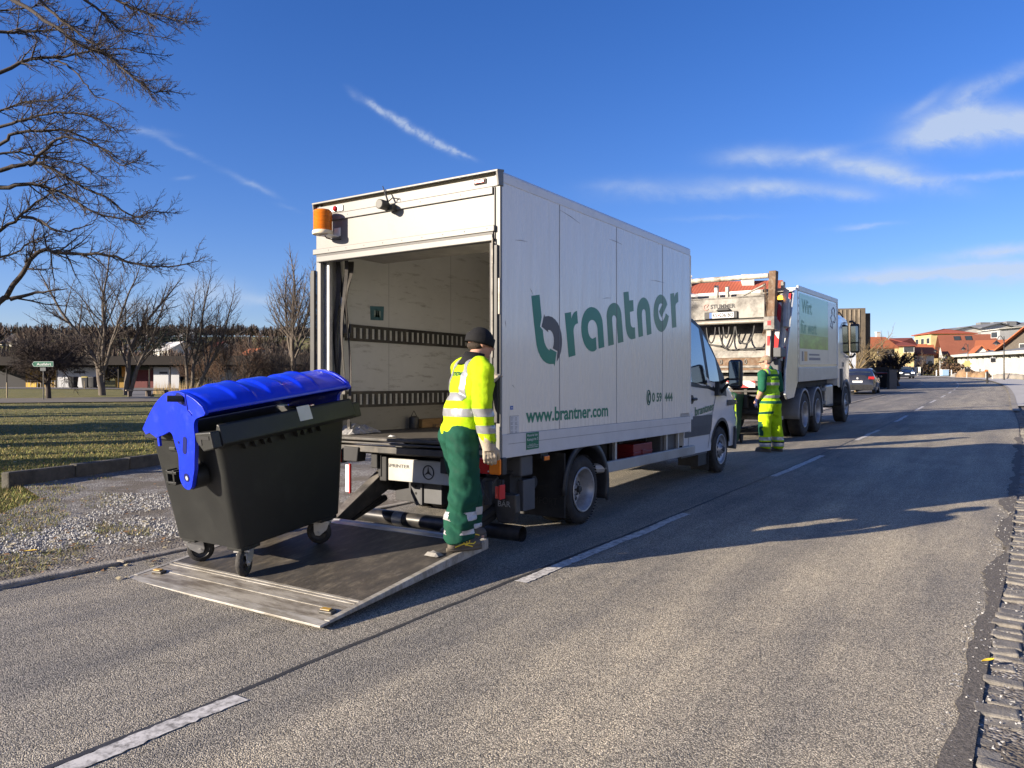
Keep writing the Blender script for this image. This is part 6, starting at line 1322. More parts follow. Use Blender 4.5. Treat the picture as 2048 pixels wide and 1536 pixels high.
# body
mb = MB(); mb.b2((TX - .05, -.42, 1.52), (TX, 3.95, 3.30)); mb.b2((-TX, -.42, 1.52), (-TX + .05, 3.95, 3.30)); each_ = [tob('body_side', m_, LALU, bevel=.01) for m_ in islands(mb)]
mb = MB(); mb.b2((-TX + .052, -.40, 3.24), (TX - .052, 3.93, 3.32)); tob('body_roof', mb, LWC)
mb = MB(); mb.b2((-TX + .052, 3.85, 1.3), (TX - .052, 3.94, 3.238)); tob('body_front', mb, LWC)
mb = MB(); mb.b2((-TX + .052, -.40, 1.25), (TX - .052, 3.84, 1.40)); tob('body_floor', mb, CHASSIS)
mb = MB(); mb.b2((TX - .03, -.44, 3.24), (TX + .012, 3.97, 3.36)); mb.b2((-TX - .012, -.44, 3.24), (-TX + .03, 3.97, 3.36)); [tob('top_rail', m_, LWC, bevel=.012) for m_ in islands(mb)]
mb = MB(); mb.b2((TX - .03, -.44, 1.24), (TX + .008, 3.97, 1.56)); mb.b2((-TX - .008, -.44, 1.24), (-TX + .03, 3.97, 1.56)); [tob('lower_rail', m_, mat('rail_grey', (.42, .42, .40), .4, .3, var=.1), bevel=.012) for m_ in islands(mb)]
mb = MB(); mb.b2((TX - .02, 3.88, 1.25), (TX + .016, 3.98, 3.36)); tob('front_corner', mb, LWC, bevel=.02)
# poster on the side
xo = TX + .003
mb = MB(); mb.b2((xo - .002, -.30, 2.30), (xo, 2.72, 3.20)); po = tob('side_poster', mb, mat('poster_green', (.19, .46, .24), .28, var=.10, vscale=1.2, coat=.3))
mb = MB(); mb.b2((xo - .002, -.30, 1.98), (xo, 2.72, 2.298)); tob('poster_green_strip', mb, mat('poster_green_strip', (.13, .34, .05), .28, var=.5, vscale=1.6, stretch=(1, 1, 3), coat=.3), parent=po)  # mottled green strip along the foot of the poster
mb = MB(); mb.b2((xo - .002, 2.73, 1.62), (xo, 3.86, 3.20)); mb.b2((xo - .002, -.30, 1.62), (xo, 2.72, 1.978)); tob('poster_margin', mb, mat('poster_white', (.56, .58, .57), .3, var=.05, coat=.3), parent=po)
PG = mat('poster_letter', (.12, .32, .17), .4); mb = MB(); text_mesh('Wirt', mb, (xo, -.1, 2.78), (0, 1, 0), (0, 0, 1), size=.32, width=1.0, off=.002, bold=.01); text_mesh('für wert', mb, (xo, -.2, 2.33), (0, 1, 0), (0, 0, 1), size=.30, width=1.6, off=.002, bold=.01); tob('poster_lettering', mb, PG, parent=po, fix=False)
mb = MB(); pts = [(xo + .003, 3.05 + a, 2.60 + b) for a, b in ((0, 0), (.1, .12), (.02, .22), (.2, .30), (.15, .42), (.35, .5), (.5, .44), (.45, .3), (.62, .22), (.5, .1), (.3, .14), (.2, -.05), (0, 0))]; mb.tube(pts, .009, 4); tob('map_outline', mb, mat('map_line', (.20, .26, .34), .5), parent=po)
mb = MB(); mb.b2((xo, -.12, 1.70), (xo + .002, .02, 1.92)); mb.cur = 1; mb.b2((xo, .12, 1.70), (xo + .002, .42, 1.92)); mb.cur = 2; mb.b2((xo, .6, 1.72), (xo + .002, 1.8, 1.78)); mb.b2((xo, .6, 1.83), (xo + .002, 1.7, 1.87)); tob('poster_logo', mb, [INKG, mat('poster_orange', (.55, .33, .10), .4), INKG], parent=po)
mb = MB()
for i in range(9): mb.b2((xo + .0025, -.42 + .0, 1.7 + i * .17), (xo + .0028, -.39, 1.75 + i * .17))
tob('rivet_strip', mb, INKG, parent=po)
# tailgate with the hopper
for s in (1, -1):
    x = s * (TX - .005); mb = MB(); mb.prism([(x, -.45, 3.28), (x, -.72, 3.22), (x, -1.22, 2.2), (x, -1.48, 1.55), (x, -1.52, 1.0), (x, -1.36, .90), (x, -.82, .92), (x, -.46, 1.25)], (-s * .05, 0, 0)); tob('tailgate_side', mb, LALU if s == 1 else LWC, bevel=.008)
    mb = MB(); xa, xb = s * (TX - .30), s * (TX - .06); mb.add([(xa, -.80, 3.16), (xb, -.80, 3.16), (xb, -1.46, 1.75), (xa, -1.46, 1.75), (xa, -.72, 3.16), (xb, -.72, 3.16), (xb, -1.38, 1.75), (xa, -1.38, 1.75)], [(0, 1, 2, 3), (4, 5, 6, 7), (0, 1, 5, 4), (1, 2, 6, 5), (2, 3, 7, 6), (3, 0, 4, 7)]); tob('warning_stripes', mb, m_stripes('red_white_stripes' + ('' if s == 1 else '_mirror'), (.60, .60, .58), (.50, .03, .03), .44, 40 if s == 1 else 140))
mb = MB(); rows = []                                  # curved packer plate
for i in range(13):
    t = i / 12; y = -.62 - .55 * math.sin(t * math.pi * .62) ; z = 3.0 - 1.25 * t; rows.append([(x, y, z) for x in (-1.2, -.6, 0, .6, .95)])
mb.s = True; mb.grid(rows); mb.s = False; o_ = tob('packer_plate', mb, LW); o_.modifiers.new('thickness', 'SOLIDIFY').thickness = .03
mb = MB(); mb.b2((-1.2, -1.62, 2.62), (.86, -1.56, 3.06)); mb.b2((-1.2, -1.62, 3.06), (.86, -.7, 3.09)); up = tob('upper_panel', mb, LW, bevel=.012)
mb = MB(); text_mesh('STUMMER', mb, (-.29, -1.622, 2.855), (1, 0, 0), (0, 0, 1), size=.09, width=.54, off=.002, bold=.03); tob('maker_lettering', mb, INK, parent=up, fix=False)
mb = MB(); pts = [(-.385 + .058 * math.cos(R(a)), -1.623, 2.895 + .058 * math.sin(R(a))) for a in range(40, 330, 14)]; mb.tube(pts, .014, 6); mb.tube([(-.385, -1.623, 2.895), (-.35, -1.623, 2.935)], .016, 6); tob('maker_emblem', mb, mat('emblem_pink', (.52, .24, .20), .5), parent=up)
mb = MB(); mb.b2((-.42, -1.66, 2.63), (.30, -1.621, 2.78)); mb.prism([(-.16, -1.68, 2.80), (.16, -1.68, 2.80), (.10, -1.68, 2.86), (-.10, -1.68, 2.86)], (0, .058, 0)); pf = tob('plate_holder', mb, BLACKP, bevel=.01)
mb = MB(); mb.b2((-.30, -1.672, 2.645), (.23, -1.661, 2.765)); pl = tob('number_plate', mb, STICKW, parent=pf); mb = MB(); mb.b2((-.30, -1.6735, 2.645), (-.245, -1.6722, 2.765)); tob('plate_band', mb, STICKB, parent=pf)
mb = MB(); text_mesh('KS  236 BO', mb, (-.232, -1.6725, 2.665), (1, 0, 0), (0, 0, 1), size=.085, width=.45, off=.0015, bold=.03); tob('plate_number', mb, INK, parent=pf, fix=False); mb = MB(); mb.prism([(-.095 + .022 * math.cos(t), -1.6735, 2.705 + .028 * math.sin(t)) for t in (.8, 2.3, 3.6, 4.7, 5.8)], (0, -.001, 0)); tob('plate_crest', mb, REDREF, parent=pf)
mb = MB(); mb.b2((-1.25, -1.60, 2.53), (.9, -1.5, 2.61)); mb.b2((-1.2, -1.55, 2.614), (.9, -1.3, 2.622)); tob('dark_gap', mb, CHASSIS); mb = MB(); mb.tube([(-1.2, -1.66, 2.55), (.88, -1.66, 2.55)], .045, 10); tob('cross_bar', mb, RUST if 0 else mat('worn_bar', (.38, .35, .30), .55, .3, var=.3, vscale=4, dirt=(.12, .10, .08), dscale=4, damt=.8))
for i, (x0, x1, dp) in enumerate(((-.42, -.22, .40), (-.14, .20, .52), (.22, .62, .44), (-.05, .08, .30))):
    mb = MB(); mb.tube([(x0 + (x1 - x0) * (.5 - .5 * math.cos(math.pi * k / 12)), -1.52, 2.52 - dp * math.sin(math.pi * k / 12)) for k in range(13)], .018, 6); tob('hydraulic_hose', mb, BLACKP)
mb = MB(); mb.tube([(-.5, -1.2, 2.1), (-.15, -1.24, 2.04), (.0, -1.3, 1.95), (.9, -1.3, 2.0)], .02, 6); tob('hydraulic_hose', mb, BLACKP)
mb = MB(); mb.tube([(-1.2, -1.45, 3.50), (.9, -1.45, 3.50)], .055, 12); mb.b2((-.35, -1.2, 3.1), (-.28, -1.1, 3.40)); mb.b2((-.1, -1.2, 3.1), (-.04, -1.1, 3.36)); tob('lift_beam', mb, mat('peeling_white_paint', (.60, .56, .48), .6, var=.1, vscale=3, dirt=(.13, .09, .06), dscale=5, damt=.9, dthr=.53), smooth_deg=40)
for s in (1, -1):
    mb = MB(); x = s * 1.02; mb.prism([(x - .07, -1.42, 3.58), (x - .07, -1.62, 3.58), (x - .07, -1.80, 2.5), (x - .07, -1.62, 2.5)], (.15, 0, 0)); mb.prism([(x - .085, -1.66, 2.5), (x - .085, -1.80, 2.5), (x - .085, -1.92, 1.75), (x - .085, -1.78, 1.75)], (.15, 0, 0)); ps = tob('lift_post', mb, RUST if s == 1 else LW, bevel=.015)
    mb = MB(); mb.b2((x - .12, -1.86, 2.35), (x + .10, -1.62, 2.62)); mb.prism([(x - .06, -1.83, 2.34), (x - .06, -1.88, 2.34), (x - .06, -1.98, 1.7), (x - .06, -1.92, 1.7)], (.10, 0, 0)); tob('post_cover', mb, LW, parent=ps, bevel=.012)
    mb = MB(); mb.b2((x - .04, -1.868, 2.44), (x + .03, -1.862, 2.53)); mb.b2((x - .03, -1.93, 1.98), (x + .02, -1.915, 2.22)); tob('red_mark', mb, REDREF, parent=ps)
    mb = MB(); mb.tube([(x + s * .18, -1.2, 3.2), (x + s * .12, -1.55, 1.7)], .06, 10); mb.tube([(x + s * .18, -1.25, 3.0), (x + s * .2, -1.4, 2.4)], .085, 10); tob('lift_ram', mb, mat('ram_grey', (.34, .34, .33), .45, .4, var=.2))
    mb = MB(); mb.b2((x - .02 + s * .1, -1.9, 1.78), (x + .22 * s + .02, -1.5, 1.98)); mb.b2((x - .1 + s * .08, -1.75, 1.1), (x + .15 * s, -1.5, 1.75)); tob('control_box', mb, LW if s == -1 else GREYP, bevel=.02)
mb = MB(); s_ = random.Random(3)
for k in range(30):
    a = k * .07; p = Vector((.88 + .06 * math.sin(a * 1.7), -1.72 + .02 * math.sin(k), 3.30 - k * .036)); pts = [p + Vector((.016 * math.cos(t), .0 if k % 2 else .016 * math.cos(t), .030 * math.sin(t))) for t in [2 * math.pi * j / 8 for j in range(9)]]; mb.tube(pts, .006, 4)
tob('chain', mb, RUST)
mb = MB(); mb.b2((-1.2, -1.72, 1.88), (.9, -1.35, 1.93)); mb.b2((-1.2, -1.74, 1.78), (.9, -1.70, 1.90)); mb.b2((-1.2, -1.80, 1.57), (.9, -1.72, 1.62)); mb.b2((-1.2, -1.84, 1.47), (.9, -1.70, 1.52)); mb.b2((-1.2, -1.62, 1.28), (.9, -1.50, 1.44)); tob('hopper_ledge', mb, LW, bevel=.01)
mb = MB(); mb.b2((-1.2, -1.76, 1.62), (.9, -1.71, 1.779)); mb.b2((-1.2, -1.78, 1.50), (.9, -1.74, 1.57)); rp = tob('rusty_lip', mb, RUST)
for x in (-.62, -.02, .50):
    mb = MB(); mb.tube([(x + .022 * math.cos(t), -1.772, 1.70 + .045 * math.sin(t)) for t in [2 * math.pi * k / 14 for k in range(15)]], .010, 5); tob('lifting_eye', mb, LW, parent=rp)
mb = MB(); mb.b2((-1.2, -1.55, .95), (1.1, -.8, 1.30)); mb.b2((-1.15, -1.50, .55), (1.0, -1.2, .95)); mb.b2((-1.2, -1.75, 1.05), (.95, -1.62, 1.10)); tob('hopper_base', mb, STEELD, bevel=.02)
mb = MB()
for x in (-.9, -.5, -.2, .15, .45, .75): mb.b2((x, -1.74, .72), (x + .07, -1.60, 1.24))
mb.b2((-1.0, -1.70, .60), (1.0, -1.62, .68)); mb.tube([(-1, -1.68, .98), (1, -1.68, .98)], .03, 8); tob('lift_comb', mb, STEELD, bevel=.006)
mb = MB(); mb.prism([(.12, -1.86, 1.16), (.72, -1.86, 1.16), (.72, -1.86, 1.30), (.12, -1.86, 1.30)], (0, .015, 0)); tob('warning_board', mb, m_stripes('red_white_board', (.62, .62, .60), (.52, .03, .03), .26, 60))
mb = MB(); mb.box((.93, -1.86, 1.23), (.10, .03, .12)); mb.box((-.9, -1.86, 1.23), (.10, .03, .12)); [tob('tail_lamp', m_, RED, bevel=.01) for m_ in islands(mb)]
mb = MB(); mb.b2((.2, -1.3, .45), (1.1, -1.1, .53)); mb.b2((-1.0, -1.3, .45), (.15, -1.22, .55)); tob('underrun_bar', mb, LW, bevel=.01)
mb = MB(); bp = Vector((1.13, -1.42, 2.98)); mb.lathe([(.0, -.05), (.05, -.05), (.055, -.03), (.055, .0), (.0, .0)], bp, 'Z', 14); wl = tob('warning_beacon', mb, BLACKP); mb = MB(); mb.lathe([(.05, .0), (.055, .03), (.05, .075), (.02, .095), (0, .098)], bp, 'Z', 16); tob('beacon_lens', mb, mat('lit_amber', (.9, .35, .02), .3, emit=(1., .42, .04), estr=2.2), parent=wl, smooth_deg=50)
mb = MB(); mb.b2((.62, -.85, 3.2), (1.1, -.75, 3.28)); mb.b2((.60, -1.0, 3.10), (.66, -.9, 3.26)); mb.b2((1.0, -.86, 3.2), (1.06, -.7, 3.42)); mb.tube([(.2, -1.2, 3.1), (.8, -1.3, 3.34)], .025, 6); mb.b2((-1.2, -1.0, 3.12), (.9, -.9, 3.2)); tob('top_fittings', mb, LW, bevel=.006)
# running gear
mb = MB()
for x in (-.42, .42): mb.b2((x - .05, -1.2, .80), (x + .05, 6.3, 1.05))
for y in (-1.0, .0, .9, 1.8, 2.9, 3.9): mb.b2((-.42, y - .05, .82), (.42, y + .05, 1.0))
for y in (.2, 1.55, 5.2): mb.tube([(-.95, y, .5), (.95, y, .5)], .11, 10)
mb.b2((-1.0, -.4, 1.05), (1.0, 3.9, 1.24)); tob('chassis', mb, CHASSIS)
def twheel(x, y, s, dual):
    global_v = len(bpy.data.objects)
    w = wheel(lorry, x, y, .5, .5, .30, .29, s, dual, dish=.16 if dual else .04, holes=10)
    for o in [w] + list(w.children_recursive):
        if o.data: o.data.transform(TM @ Matrix.Identity(4)) if False else None
    return w
WMl = WM[lorry.name]; WM[lorry.name] = Matrix.Identity(4)  # wheels below are given in the lorry's own frame
for s in (1, -1):
    twheel(s * 1.25, .2, s, True); twheel(s * 1.25, 1.55, s, True); twheel(s * 1.25, 5.2, s, False)
WM[lorry.name] = WMl
for s in (1, -1):
    for yc in (.2, 1.55):
        mb = MB(); rows = []
        for i in range(19):
            a = R(-8 + 196 * i / 18); rr = .585; rows.append([Vector((s * q, yc + math.cos(a) * rr, .5 + math.sin(a) * rr)) for q in (.72, 1.24, 1.255)]); rows[-1].append(rows[-1][2] + Vector((0, -math.cos(a) * .05, -math.sin(a) * .05)))
        mb.s = True; mb.grid(rows); mb.s = False; o_ = tob('mudguard', mb, mat('mudguard_grey', (.24, .245, .25), .5, var=.15)); o_.modifiers.new('thickness', 'SOLIDIFY').thickness = .012
    mb = MB(); mb.b2((s * .80, 2.75, .55), (s * 1.22, 3.55, 1.1)); tob('fuel_tank', mb, mat('tank_silver', (.40, .41, .41), .35, .7, var=.15, dirt=(.15, .14, .12)), bevel=.05, seg=3)
    mb = MB(); mb.b2((s * .85, 2.2, .62), (s * 1.21, 2.7, .70)); mb.b2((s * 1.15, 2.2, .95), (s * 1.21, 2.72, 1.03)); mb.b2((s * .8, 3.6, .5), (s * 1.1, 4.2, 1.1)); mb.b2((s * 1.1, 2.15, .5), (s * 1.2, 2.22, 1.1)); tob('side_step', mb, GREYP, bevel=.008)
# cab
CW = 1.22
mb = MB(); secs = []
for y, z0, z1, w in ((4.15, 1.05, 3.02, CW), (4.3, 1.0, 3.06, CW), (5.75, .98, 3.02, CW), (6.05, .98, 2.85, CW - .03), (6.3, .95, 2.1, CW - .07), (6.36, .9, 1.2, CW - .1), (6.34, .45, 1.0, CW - .1)):
    r = .14; pts = []
    for sx in (1, -1):
        side = [(sx * w, y, z0), (sx * w, y, z0 + (z1 - z0) * .5), (sx * (w - .02), y, z1 - r * 1.6), (sx * (w - .05), y, z1 - r), (sx * (w - .16), y, z1 - .03), (sx * (w - .4), y, z1)]; pts += side if sx == 1 else side[::-1]
    secs.append([Vector(p) for p in pts])
mb.s = True; mb.grid(secs); mb.add(secs[0], [tuple(range(12))]); mb.add(secs[-1], [tuple(range(12))]); mb.s = False; cabl = tob('cab', mb, CABW, smooth_deg=40)
for s in (1, -1):
    xx = s * (CW + .004); mb = MB(); mb.prism([(xx - s * .012, 4.95, 1.95), (xx - s * .012, 5.95, 1.85), (xx - s * .03, 5.80, 2.72), (xx - s * .03, 4.95, 2.75)], (s * .012, 0, 0)); tob('side_window', mb, GLASS, parent=cabl)
    mb = MB(); mb.b2((xx - s * .0, 4.9, 1.55), (xx + s * .01, 5.0, 1.68)); mb.b2((s * (CW - .0), 4.55, .92), (s * (CW + .03), 4.8, 1.5)); tob('cab_trim', mb, BLACKP, parent=cabl, bevel=.01)
    mb = MB(); rows = []
    for i in range(15):
        a = R(0 + 180 * i / 14); rows.append([Vector((s * q, 5.2 + math.cos(a) * .60, .5 + math.sin(a) * .60)) for q in (.75, CW + .03)]); rows[-1].append(rows[-1][1] + Vector((0, math.cos(a) * .10, math.sin(a) * .10)))
    mb.s = True; mb.grid(rows); mb.s = False; o_ = tob('wheel_arch', mb, GREYP, parent=cabl); o_.modifiers.new('thickness', 'SOLIDIFY').thickness = .015
    mb = MB(); xm = s * (CW + .13); mb.tube([(s * CW, 6.02, 2.84), (s * (CW + .06), 6.1, 2.86), (xm, 6.05, 2.78)], .035, 8); mb.tube([(s * CW, 6.0, 1.82), (s * (CW + .07), 6.08, 1.84), (xm, 6.05, 1.92)], .03, 8); ml = tob('mirror', mb, BLACKP, parent=cabl)
    mb = MB(); mb.box((xm, 6.06, 2.36), (.25, .13, .84)); tob('mirror_housing', mb, BLACKP, parent=ml, bevel=.05, seg=3); mb = MB(); mb.box((xm, 5.99, 2.48), (.19, .01, .46)); mb.box((xm, 5.99, 2.10), (.19, .01, .22)); tob('mirror_glass', mb, MATS['mirror_glass'], parent=ml)
    mb = MB(); mb.box((s * 1.05, 4.0, 2.9), (.14, .12, .10)); mb.tube([(s * 1.1, 4.1, 3.02), (s * 1.28, 4.2, 3.0), (s * 1.3, 4.5, 2.9)], .02, 6); tob('air_intake', mb, BLACKP, parent=cabl, bevel=.01)
mb = MB(); mb.add([(-1.1, 6.09, 2.78), (1.1, 6.09, 2.78), (1.08, 6.325, 2.0), (-1.08, 6.325, 2.0)], [(0, 1, 2, 3)]); tob('windscreen', mb, GLASS, parent=cabl)
mb = MB(); mb.b2((-1.15, 6.2, .42), (1.15, 6.42, .95)); tob('front_bumper', mb, GREYP, parent=cabl, bevel=.04)
# green household bin hooked at the lift
def wheelie(label, loc, rz, cbody, clid, group=None, h=1.07, w=.58, d=.70):
    t = thing('wheelie_bin', label, 'bin', loc, (0, 0, rz), group); WM0 = WM[t.name]; WM[t.name] = Matrix.Identity(4)
    mb = MB(); sec = [(.06, .40, .36), (.3, .43, .44), (h * .87, .5, .52), (h * .9, .52, .54), (h * .93, .52, .54)]
    rows = [rrect(-w * k, w * k, -d * q, d * q, z, .04, 3) for z, k, q in sec]; n = len(rows[0]); vs_ = [p for r in rows for p in r]
    mb.s = True; mb.add(vs_, [(i * n + k, i * n + (k + 1) % n, (i + 1) * n + (k + 1) % n, (i + 1) * n + k) for i in range(len(rows) - 1) for k in range(n)] + [tuple(range(n)), tuple(range((len(rows) - 1) * n, len(rows) * n))]); obj('bin_body', mb, cbody, t, smooth_deg=40)
    mb = MB(); rows = [rrect(-w * k, w * k, -d * k, d * (k + .01), z, .05, 3) for z, k in ((h * .93, .54), (h * .96, .54), (h * .985, .48), (h, .30))]; vs_ = [p for r in rows for p in r]
    mb.s = True; mb.add(vs_, [(i * n + k, i * n + (k + 1) % n, (i + 1) * n + (k + 1) % n, (i + 1) * n + k) for i in range(3) for k in range(n)] + [tuple(range(3 * n, 4 * n))]); obj('bin_lid', mb, clid, t, smooth_deg=40)
    mb = MB(); mb.tube([(-w * .42, d * .56, h * .93), (w * .42, d * .56, h * .93)], .015, 8); obj('handle', mb, cbody, t)
    for s in (1, -1): mb = MB(); mb.lathe([(0, -.02), (.09, -.02), (.10, 0), (.09, .02), (0, .02)], (s * w * .46, d * .36, .10), 'X', 16); obj('wheel', mb, RUBBER, t)
    WM[t.name] = WM0; return t
BGREEN = mat('bin_green', (.012, .062, .030), .5, var=.15, vscale=4)
p = X(1471, 868, -4.95); wheelie('dark green household bin standing at the rear of the refuse lorry', (p.x - .1, 15.75, gz(p.x, 15.75)), .1, BGREEN, BGREEN)
# ------------------------------------------------------------------ cars, roadside bins
def car(name, label, loc, heading, paint, L=4.25, W=1.78, H=1.46, group=None, lights=False, estate=False):
    """built nose towards +y, then turned"""
    t = thing(name, label, 'car', loc, (0, 0, heading), group); W0 = WM[t.name]; WM[t.name] = Matrix.Identity(4)
    hw = W / 2; prof = [(-L / 2, .50, .0), (-L / 2 + .02, .85, .0), (-L / 2 + .10, 1.02, .0), (-L * .36, H * .86, .16), (-L * .26, H * .965, .22), (-L * .08, H, .24), (L * .06, H * .965, .23), (L * .24, 1.0, .08), (L * .40, .90, .03), (L / 2 - .08, .74, .03), (L / 2, .55, .06)]
    wy = (-L * .30, L * .31); wr = .32; ys = sorted(set([p[0] for p in prof] + [y0 + (wr + .05) * math.cos(R(a)) for y0 in wy for a in range(0, 181, 20)]))
    def lerp(y, k):
        for a, b in zip(prof, prof[1:]):
            if a[0] <= y <= b[0]: return a[k] + (b[k] - a[k]) * (y - a[0]) / (b[0] - a[0])
        return prof[-1][k]
    mb = MB(); rows = []
    for y in ys:
        zt = lerp(y, 1); tuck = lerp(y, 2); zb = .22
        for y0 in wy:
            if abs(y - y0) < wr + .05: zb = max(zb, wr + math.sqrt(max(0, (wr + .05) ** 2 - (y - y0) ** 2)))
        zb = min(zb, zt - .12); end = .08 * max(0, (abs(y) - L * .40) / (L * .1)) ** 2; belt = min(.92, zt - .06); right = [(hw - end - .05, zb), (hw - end, zb + (belt - zb) * .45), (hw - end - .02, belt), (hw - end - .02 - tuck * .9, zt - .05), (hw - end - .10 - tuck, zt)]
        rows.append([Vector((x, y, z)) for x, z in right] + [Vector((0, y, zt + .02))] + [Vector((-x, y, z)) for x, z in right[::-1]])
    mb.s = True; mb.grid(rows); mb.add(rows[0], [tuple(range(11))]); mb.add(rows[-1], [tuple(range(11))]); mb.s = False; body = obj('body', mb, paint, t, smooth_deg=35)
    mb = MB(); mb.b2((-hw + .12, -L / 2 + .15, .2), (hw - .12, L / 2 - .2, .55)); obj('underbody', mb, CHASSIS, t)
    mb = MB(); y0, y1, z0, z1 = -L * .462, -L * .375, 1.0, H * .845; dy = .012; mb.add([(-hw + .17, y0 - dy, z0), (hw - .17, y0 - dy, z0), (hw - .30, y1 - dy - .02, z1), (-hw + .30, y1 - dy - .02, z1)], [(0, 1, 2, 3)]); obj('rear_window', mb, GLASSL, t)
    mb = MB(); mb.add([(-hw + .13, L * .232 + .02, 1.01), (hw - .13, L * .232 + .02, 1.01), (hw - .28, L * .075 + .03, H * .955), (-hw + .28, L * .075 + .03, H * .955)], [(0, 1, 2, 3)]); obj('windscreen', mb, GLASSL, t)
    for s in (1, -1):
        for a, b in ((-L * .33, -L * .07), (-L * .05, L * .17)):
            mb = MB(); up = [y for y in (a + .15, b - (.25 if b > 0 else .0))]
            def px_(y, z): tk = lerp(y, 2); zt = lerp(y, 1); f = (z - .92) / max(.1, zt - .97); return Vector((s * (hw - .018 - tk * .9 * max(0, min(1, f)) + .004), y, z))
            mb.add([px_(a, .95), px_(b, .95), px_(up[1], H * .90), px_(up[0], H * .90)], [(0, 1, 2, 3)]); obj('side_window', mb, GLASSL, t)
        mb = MB(); mb.b2((s * (hw - .34), -L / 2 - .012, .80), (s * (hw - .03), -L / 2 + .12, .95)); obj('tail_light', mb, RED, t, bevel=.02)
        mb = MB(); mb.b2((s * (hw - .42), L / 2 - .13, .60), (s * (hw - .08), L / 2 - .02, .73)); obj('headlight', mb, mat('lit_headlight', (.9, .9, .8), .2, emit=(1, .95, .75), estr=4.) if lights else mat('clear_lamp', (.5, .5, .5), .1, coat=1), t, bevel=.03)
        mb = MB(); mb.box((s * (hw + .07), L * .19, .98), (.16, .10, .12)); obj('mirror', mb, paint, t, bevel=.03)
        for y in wy:
            mb = MB(); mb.lathe([(.20, -s * .01), (.29, 0), (wr, -s * .03), (wr, -s * .19), (.25, -s * .2)], (s * (hw - .005), y, wr), 'X', 24); w = obj('wheel', mb, RUBBER, t, smooth_deg=40); mb = MB(); mb.lathe([(.205, -s * .012), (.19, -s * .03), (.05, -s * .015), (0, -s * .01)], (s * (hw - .003), y, wr), 'X', 20); obj('rim', mb, RIM, w, smooth_deg=40)
    mb = MB(); mb.b2((-.26, -L / 2 - .014, .62), (.26, -L / 2 + .0, .73)); obj('number_plate', mb, STICKW, t); mb = MB(); mb.lathe([(.0, -.012), (.055, -.012), (.055, 0)], (0, -L / 2 + .0, .86), 'Y', 14); obj('badge', mb, STEEL, t)
    mb = MB(); mb.b2((-.26, L / 2 - .01, .42), (.26, L / 2 + .012, .53)); obj('number_plate', mb, STICKW, t)
    WM[t.name] = W0; return t
DARKP = mat('graphite_paint', (.022, .022, .024), .22, coat=.8); NAVYP = mat('dark_blue_paint', (.012, .016, .028), .22, coat=.8)
p = G(1728, 787); c = gp(1722, 44.5); car('parked_hatchback', 'dark grey hatchback parked nose away on the paved strip beyond the refuse lorry', (c.x, c.y, gz(c.x, c.y) + .004), R(4), DARKP)
c = gp(1809, 96); car('oncoming_car', 'dark blue car with lit headlights coming along the far bend', (c.x, c.y, gz(c.x, c.y) + .01), R(180 + 14), NAVYP, lights=True)
REDLID = mat('red_bin_lid', (.42, .05, .02), .45); DBIN = mat('dark_bin_body', (.03, .031, .033), .5); BROWNLID = mat('brown_bin_lid', (.16, .07, .03), .5)
for px, d, lid, lb in ((1749, 55.5, BROWNLID, 'dark household bin with brown lid, next to the parked hatchback'), (1759, 55, REDLID, 'dark household bin with red lid, middle one of the kerbside bins'), (1770, 54, REDLID, 'dark household bin with red lid, last of the kerbside bins towards the gate post')):
    c = gp(px, d); wheelie(lb, (c.x, c.y, c.z), R(60), DBIN, lid, 'household bins put out at the kerb', h=1.12, w=.62, d=.75)
# ------------------------------------------------------------------ houses and street furniture beyond the lorry
def wallm(name, c): return mat('plaster_' + name, c, .9, var=.08, vscale=.6, dirt=[x * .75 for x in c], dscale=.5, damt=.4)
PW, PY_, PG_ = wallm('white', (.55, .54, .50)), wallm('yellow', (.50, .40, .20)), wallm('grey', (.32, .33, .34))
TRED = m_tiles('roof_red', (.36, .085, .045), (.42, .11, .06), 1.4, 0); TORA = m_tiles('roof_orange', (.45, .14, .05), (.36, .10, .04), 1.6, 2); TBRO = m_tiles('roof_brown_red', (.20, .062, .032), (.26, .09, .05), 1.6, 2); TGREY = m_tiles('roof_grey', (.17, .18, .19), (.21, .22, .23), .6, 2); TDARK = m_tiles('roof_dark', (.06, .05, .045), (.09, .075, .065), 1.2, 2); TDRED = m_tiles('roof_dark_red', (.16, .035, .025), (.20, .05, .035), 1.5, 2)
WIN = mat('window_dark', (.03, .036, .042), .12, spec=.7); FRAME = mat('window_frame', (.50, .49, .47), .6); WOODD = mat('brown_wood', (.12, .062, .03), .8, var=.3, vscale=2); SHADE = mat('dark_opening', (.02, .02, .022), .7)
